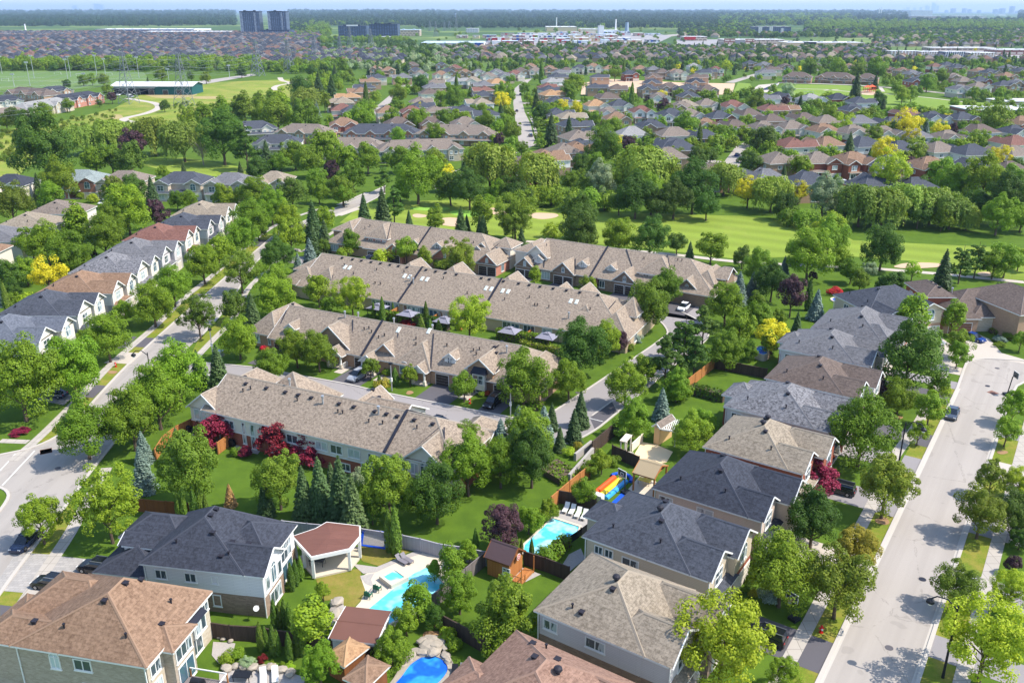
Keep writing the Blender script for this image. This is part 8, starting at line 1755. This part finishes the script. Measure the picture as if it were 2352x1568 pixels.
for i, (x, y) in enumerate([(36.5, -3.6), (44.5, -3.2), (12.6, -3.8), (21.6, -4.0), (4.4, -3.0)]):
    q = frame(oC, 26.5, x, y); o = thing('patio_gazebo', '%s grey fabric gazebo from left behind the skylight block' % ORD[[4, 5, 2, 3, 1][i]], 'gazebo', q, 26.5, 'grey gazebos behind the skylight block')
    rm2 = MB(); tmx = MB(); add_block(B(-1.8, 1.8, -1.6, 1.6, 2.3, 'x', 'hh', .45, .1, open_=True), tmx, rm2, MB(), [(None, M['grey_w'])], M['awn'] if 'awn' in M else M.setdefault('awn', m_plain('grey_canvas', S(132, 130, 142), .85, .06)), M['awn'], M['awn']); rm2.build('canopy', o)
    tmx = MB(); add_block(B(-.5, .5, -.45, .45, 3.05, 'x', 'hh', .4, .05, open_=True), MB(), tmx, MB(), [(None, M['awn'])], M['awn'], M['awn'], M['awn']); tmx.build('top_vent', o)
    for sx in (-1.7, 1.7):
        for sy in (-1.5, 1.5): m = MB(); m.bar((sx, sy, 0), (sx, sy, 2.3), .1, M['black']); m.build('post', o)
# ---- fences
POSTM = {}
def fence(label, t, pts, mat, h=1.9, name='fence', group=None, post=True, rail=True, th=.07):
    W_ = [P(t, *p) for p in pts]; o = thing(name, label, 'fence', W_[0], 0, group); b0 = W_[0]; m = MB(); n = 0
    if (mat, h) not in POSTM: pm2 = MB(); pm2.box(-.08, .08, -.08, .08, 0, h + .14, M[mat]); POSTM[(mat, h)] = pm2.mesh('post')
    for A_, B_ in zip(W_, W_[1:]):
        a = (A_[0] - b0[0], A_[1] - b0[1]); b = (B_[0] - b0[0], B_[1] - b0[1]); L = math.hypot(b[0] - a[0], b[1] - a[1])
        m.bar((*a, h / 2), (*b, h / 2), th, M[mat], h)
        if rail: m.bar((*a, h + .03), (*b, h + .03), .16, M[mat], .06)
        k = max(1, int(L / 2.5))
        for i in range(k + 1):
            if post and n < 90: link_mesh('post', POSTM[(mat, h)], o, (a[0] + (b[0] - a[0]) * i / k, a[1] + (b[1] - a[1]) * i / k, 0)); n += 1
    m.build('board_panel', o); return o
fence('brown board fence above the slate-roofed house', 1, [(890, 400), (985, 415), (1280, 440)], 'woodbrown'); fence('long pale weathered fence behind the white pavilion', 2, [(-370, 560), (-200, 580), (150, 612), (440, 660), (560, 685), (690, 720), (830, 740), (1000, 775)], 'woodwhite', 1.9)
fence('orange cedar fence left of the front townhouse block', 4, [(1055, 1590), (1110, 1500), (1200, 1430), (1310, 1375)], 'wood'); fence('short cedar screen between two red maples', 4, [(1475, 1545), (1600, 1455)], 'wood'); fence('cedar fence running up beside the sloping lawn', 2, [(1440, 395), (1560, 290), (1700, 175)], 'wood'); fence('dark fence at the head of the lap pool', 2, [(1480, 350), (1740, 400)], 'wooddark'); fence('dark fence behind the tan canopy', 2, [(1850, 40), (2030, 120)], 'wooddark')
fence('dark fence right of the cedar playhouse', 2, [(1255, 770), (1400, 815), (1560, 880)], 'wooddark'); fence('dark fence between the kidney pool and the big round tree', 2, [(690, 1200), (820, 1270), (1030, 1390)], 'wooddark'); fence('weathered diagonal fence beside the large pool', 2, [(640, 1070), (740, 990), (860, 890), (990, 780)], 'woodgrey'); fence('orange cedar fence along the lane end of the back lawn', 6, [(80, 1105), (255, 965)], 'wood'); fence('dark garden fence across the back lawn at right', 6, [(255, 965), (430, 1000), (610, 1035)], 'wooddark')
fence('dark fence beside the brick wall of the white-sided house', 1, [(1430, 1260), (1560, 1280), (1740, 1290)], 'wooddark'); fence('dark fence behind the garden cedars at lower left', 1, [(1800, 1300), (2250, 1370)], 'wooddark'); fence('grey board fence under the small sheds', 'Z8', [(640, 1350), (860, 1390)], 'wooddark'); fence('black railing around the lap pool deck', 2, [(1545, 640), (1640, 575), (1700, 530)], 'black', 1.1, th=.03, rail=False)
fence('low cream wall round the buff patio', 'Z7', [(5, 640), (180, 680)], 'cream', 1.2, 'garden_wall', post=False); fence('cream wall between the pergola and the buff patio', 'Z7', [(165, 600), (270, 500)], 'cream', 1.4, 'garden_wall', post=False)
fence('grey block retaining wall beside the juniper slope', 2, [(1560, 215), (1720, 30)], 'pebble', 1.3, 'retaining_wall', post=False, th=.4); fence('grey block retaining wall at the lane corner', 5, [(1600, 1590), (1710, 1500)], 'pebble', 1.2, 'retaining_wall', post=False, th=.4); fence('dark slatted screen wall beside the parking bays', 5, [(1715, 1550), (1890, 1400)], 'wooddark', 2.2, 'screen_wall', th=.2)
OG = 'orange privacy screens behind the skylight block'
for i, x in enumerate((7.4, 24.4, 39.4, 17.4)): q = frame(oC, 26.5, x, .4); o = thing('privacy_screen', '%s orange privacy screen from left behind the skylight block' % ORD[[1, 3, 4, 2][i]], 'fence', q, 26.5, OG); m = MB(); m.bar((0, 0, .95), (0, -3.2, .95), .08, M['wood'], 1.9); m.build('board_panel', o); m = MB(); m.bar((0, -3.2, 0), (0, -3.2, 2.0), .12, M['wood']); m.build('post', o)
# ---- boulders
BO = []
def boulder_mesh(seed):
    r = random.Random(seed); import bmesh
    bm = bmesh.new(); bmesh.ops.create_icosphere(bm, subdivisions=2, radius=.5)
    for v in bm.verts: v.co *= 1 + r.uniform(-.16, .16); v.co.z *= .62
    me = bpy.data.meshes.new('boulder'); bm.to_mesh(me); bm.free(); me.materials.append(M['stone']); return me
BO = [boulder_mesh(i) for i in range(4)]
for grp, lab, L in (('boulders round the kidney pool', 'pale boulder in the rockwork around the kidney pool', [('Z8', x, y, s) for x, y, s in [(1300, 1215, 1.8), (1380, 1200, 2.0), (1450, 1215, 1.7), (1480, 1260, 1.4), (1330, 1265, 2.4), (1400, 1270, 2.4), (1300, 1310, 1.8), (1390, 1305, 2.2), (1250, 1300, 1.6), (1195, 1340, 1.5), (1160, 1370, 1.3), (1500, 1340, 1.5), (1520, 1385, 1.3), (1120, 1410, 1.1)]]),
    ('boulders edging the lower patio', 'pale boulder edging the lower left patio', [(1, x, y, s) for x, y, s in [(1530, 1480, 1.6), (1590, 1465, 1.3), (1650, 1470, 1.5), (1710, 1475, 1.5), (1770, 1480, 1.4), (1830, 1470, 1.5), (1900, 1490, 1.5), (1960, 1515, 1.6), (1510, 1275, .9), (1560, 1290, .9), (1480, 1265, .7)]]),
    ('boulders beside the dry lawn', 'large boulder beside the dry lawn and tall maple', [('Z8', 530, 865, 2.0), ('Z8', 500, 980, 2.4), ('Z8', 560, 940, 1.4), ('Z8', 480, 1050, 1.6)])):
    for i, (t, x, y, s) in enumerate(sorted(L, key=lambda q: q[1])):
        o = link_mesh('boulder', BO[i % 4], None, (*P(t, x, y), s * .2), rnd.random() * 6); s *= .82; o.scale = (s * rnd.uniform(.8, 1.2), s * .8, s * .7); tag(o, '%s from left, %s' % (ORD[i + 1], lab), 'boulder', grp)
def bbq(label, q, ang, z=0):
    o = thing('barbecue', label, 'barbecue', (*q, z), ang); m = MB(); m.box(-.7, .7, -.32, .32, .1, .9, M['black']); m.tube([(-.6, 0, .9), (.6, 0, .9)], .33, M['black'], 12); m.build('cover', o)
    for x in (-.6, .6): m = MB(); m.tube([(x - .04, -.2, .1), (x + .04, -.2, .1)], .1, M['black'], 8); m.build('wheel', o)
dkq = frame(P(1, 45, 1325, 5.6), 12, 17.2, 3.6); dko = thing('deck', 'raised deck with glass rail and pink mat behind the brown-roofed house', 'deck', frame(P(1, 45, 1325, 5.6), 12, 15.4, -.5), 12); m = MB(); m.box(0, 4.2, 0, 5.6, .5, .7, M['woodgrey'], bottom=True); m.box(.8, 3.0, .6, 2.6, .702, .715, M['wine']if 'wine' in M else m_plain('pink_mat', S(176, 110, 112), .9, .05)); m.build('platform', dko)
for x, y in ((4.15, .05), (4.15, 2.8), (4.15, 5.5), (.2, 5.5)): m = MB(); m.bar((x, y, 0), (x, y, 1.75), .12, M['wood']); m.build('post', dko)
m = MB(); m.bar((4.15, .05, 1.75), (4.15, 5.5, 1.75), .1, M['trim']); m.bar((.2, 5.5, 1.75), (4.15, 5.5, 1.75), .1, M['trim']); m.build('rail', dko); bbq('covered black barbecue on the raised deck', dkq, 12, .7); bbq('covered barbecue at the cedar fence by the front block', P(4, 1282, 1400), 30); bbq('grey covered barbecue beside the short cedar screen', P(4, 1560, 1490), 20)
fb = thing('fire_bowl', 'orange flame-topped bowl on the porch path right', 'planter', P('Z7', 2080, 680)); m = MB(); m.tube([(0, 0, 0), (0, 0, .6)], [.25, .4], M['black'], 10); m.build('pot', fb); m = MB(); m.tube([(0, 0, .6), (0, 0, .8), (0, 0, 1.0)], [.3, .4, .1], M['orange_p'], 10); m.build('orange_flowers', fb)
for i, (x, y) in enumerate([(2005, 690), (2050, 695)]): o = thing('waste_bin', ('left', 'right')[i] + ' black bin beside the red brick porch', 'bin', P('Z7', x, y)); m = MB(); m.box(-.3, .3, -.3, .3, 0, 1.0, M['black']); m.build('bin_body', o); m = MB(); m.box(-.34, .34, -.34, .34, 1.0, 1.08, M['vent'], bottom=True); m.build('lid', o)
ut = thing('utility_box', 'pale green utility box beside the left sidewalk', 'utility box', P(4, 1490, 880), 20); m = MB(); m.box(-.6, .6, -.5, .5, 0, 1.0, M['flue']); m.build('cabinet', ut); m = MB(); m.box(-.65, .65, -.55, .55, 1.0, 1.08, M['flue'], bottom=True); m.build('lid', ut)
for i, (x, y) in enumerate([(1290, 612), (1320, 608)]):
    o = thing('play_structure', ('left', 'right')[i] + ' part of the orange-red playground climbing frame', 'play structure', P(9, x, y + 12)); m = MB()
    for a in (-2.5, 2.5):
        for b in (-2, 2): m.bar((a, b, 0), (a, b, 4), .3, M['orange_p'])
    m.build('frame', o); m = MB(); m.box(-2.6, 2.6, -2.1, 2.1, 1.6, 1.9, M['red'], bottom=True); m.build('platform', o); m = MB(); m.face([(-2.8, -2.2, 4), (2.8, -2.2, 4), (0, 0, 5.6)], M['orange_p']); m.face([(2.8, 2.2, 4), (-2.8, 2.2, 4), (0, 0, 5.6)], M['orange_p']); m.face([(2.8, -2.2, 4), (2.8, 2.2, 4), (0, 0, 5.6)], M['orange_p']); m.face([(-2.8, 2.2, 4), (-2.8, -2.2, 4), (0, 0, 5.6)], M['orange_p']); m.build('roof', o); m = MB(); m.face([(2.5, -.6, 1.8), (2.5, .6, 1.8), (6, .6, .2), (6, -.6, .2)], M['yellow_p']); m.build('slide', o)

bt = thing('bare_tree', 'pale leafless tree standing among the willows at left', 'tree', P(7, 1375, 1115)); bt.scale = (17, 17, 17); M['bark'], kb = M['barkpale'], M['bark']
link_mesh('trunk', trunk_mesh(.15, .8, 9, .014, 26, True), bt); M['bark'] = kb
gc = thing('golf_cart', 'tiny golf cart on the path near the meadow bunker', 'golf cart', P(7, 1968, 560), 60); m = MB(); m.box(-1.2, 1.2, -.6, .6, .3, .9, M['trim'], bottom=True); m.build('body', gc); m = MB(); m.box(-.9, .7, -.6, .6, 1.85, 1.95, M['trim'], bottom=True)
m.build('roof', gc)
for x in (-.8, .8):
    for y in (-.55, .55): m = MB(); m.tube([(x, y - .08, .25), (x, y + .08, .25)], .25, M['tyre'], 10); m.build('wheel', gc); m = MB(); m.bar((x * .8, y, .9), (x * .8, y, 1.9), .06, M['black']); m.build('roof_post', gc)

for i, (t, x, y, w) in enumerate(sorted([(7, 1140, 112, 40), (7, 1950, 150, 60), (7, 2060, 122, 50), (8, 300, 128, 30), (8, 690, 122, 40), (8, 1180, 110, 50), (8, 2140, 126, 60), (8, 2250, 118, 50), (9, 30, 122, 40), (9, 110, 142, 50), (9, 280, 138, 40), (9, 1190, 118, 60), (9, 1320, 112, 40), (9, 2180, 108, 50)], key=lambda q: pix(q[0], q[1], 0)[0])):
    far_building('farm_building', '%s small pale building from left in the horizon woods' % ORD[i + 1], 'building', t, x, x + w, y, y - 9, 120, 'whitep', 'flat', 'small pale buildings in the horizon woods')
# ================================================================ AIR
hm_ = MB(); hm_.box(-FE - 500, FE + 500, -900, FE + 500, -1, 330, M['trim'], bottom=True)
hz = hm_.build('haze'); hz["kind"] = 'stuff'
hmat = bpy.data.materials.new('haze_air'); hmat.use_nodes = True; hn = hmat.node_tree.nodes; hn.remove(hn["Principled BSDF"])
pv_ = hn.new("ShaderNodeVolumePrincipled"); pv_.inputs["Color"].default_value = (.54, .73, 1, 1); pv_.inputs["Density"].default_value = 5.2e-5; pv_.inputs["Anisotropy"].default_value = .1
hmat.node_tree.links.new(pv_.outputs[0], hn["Material Output"].inputs["Volume"])
hz.data.materials.clear(); hz.data.materials.append(hmat)
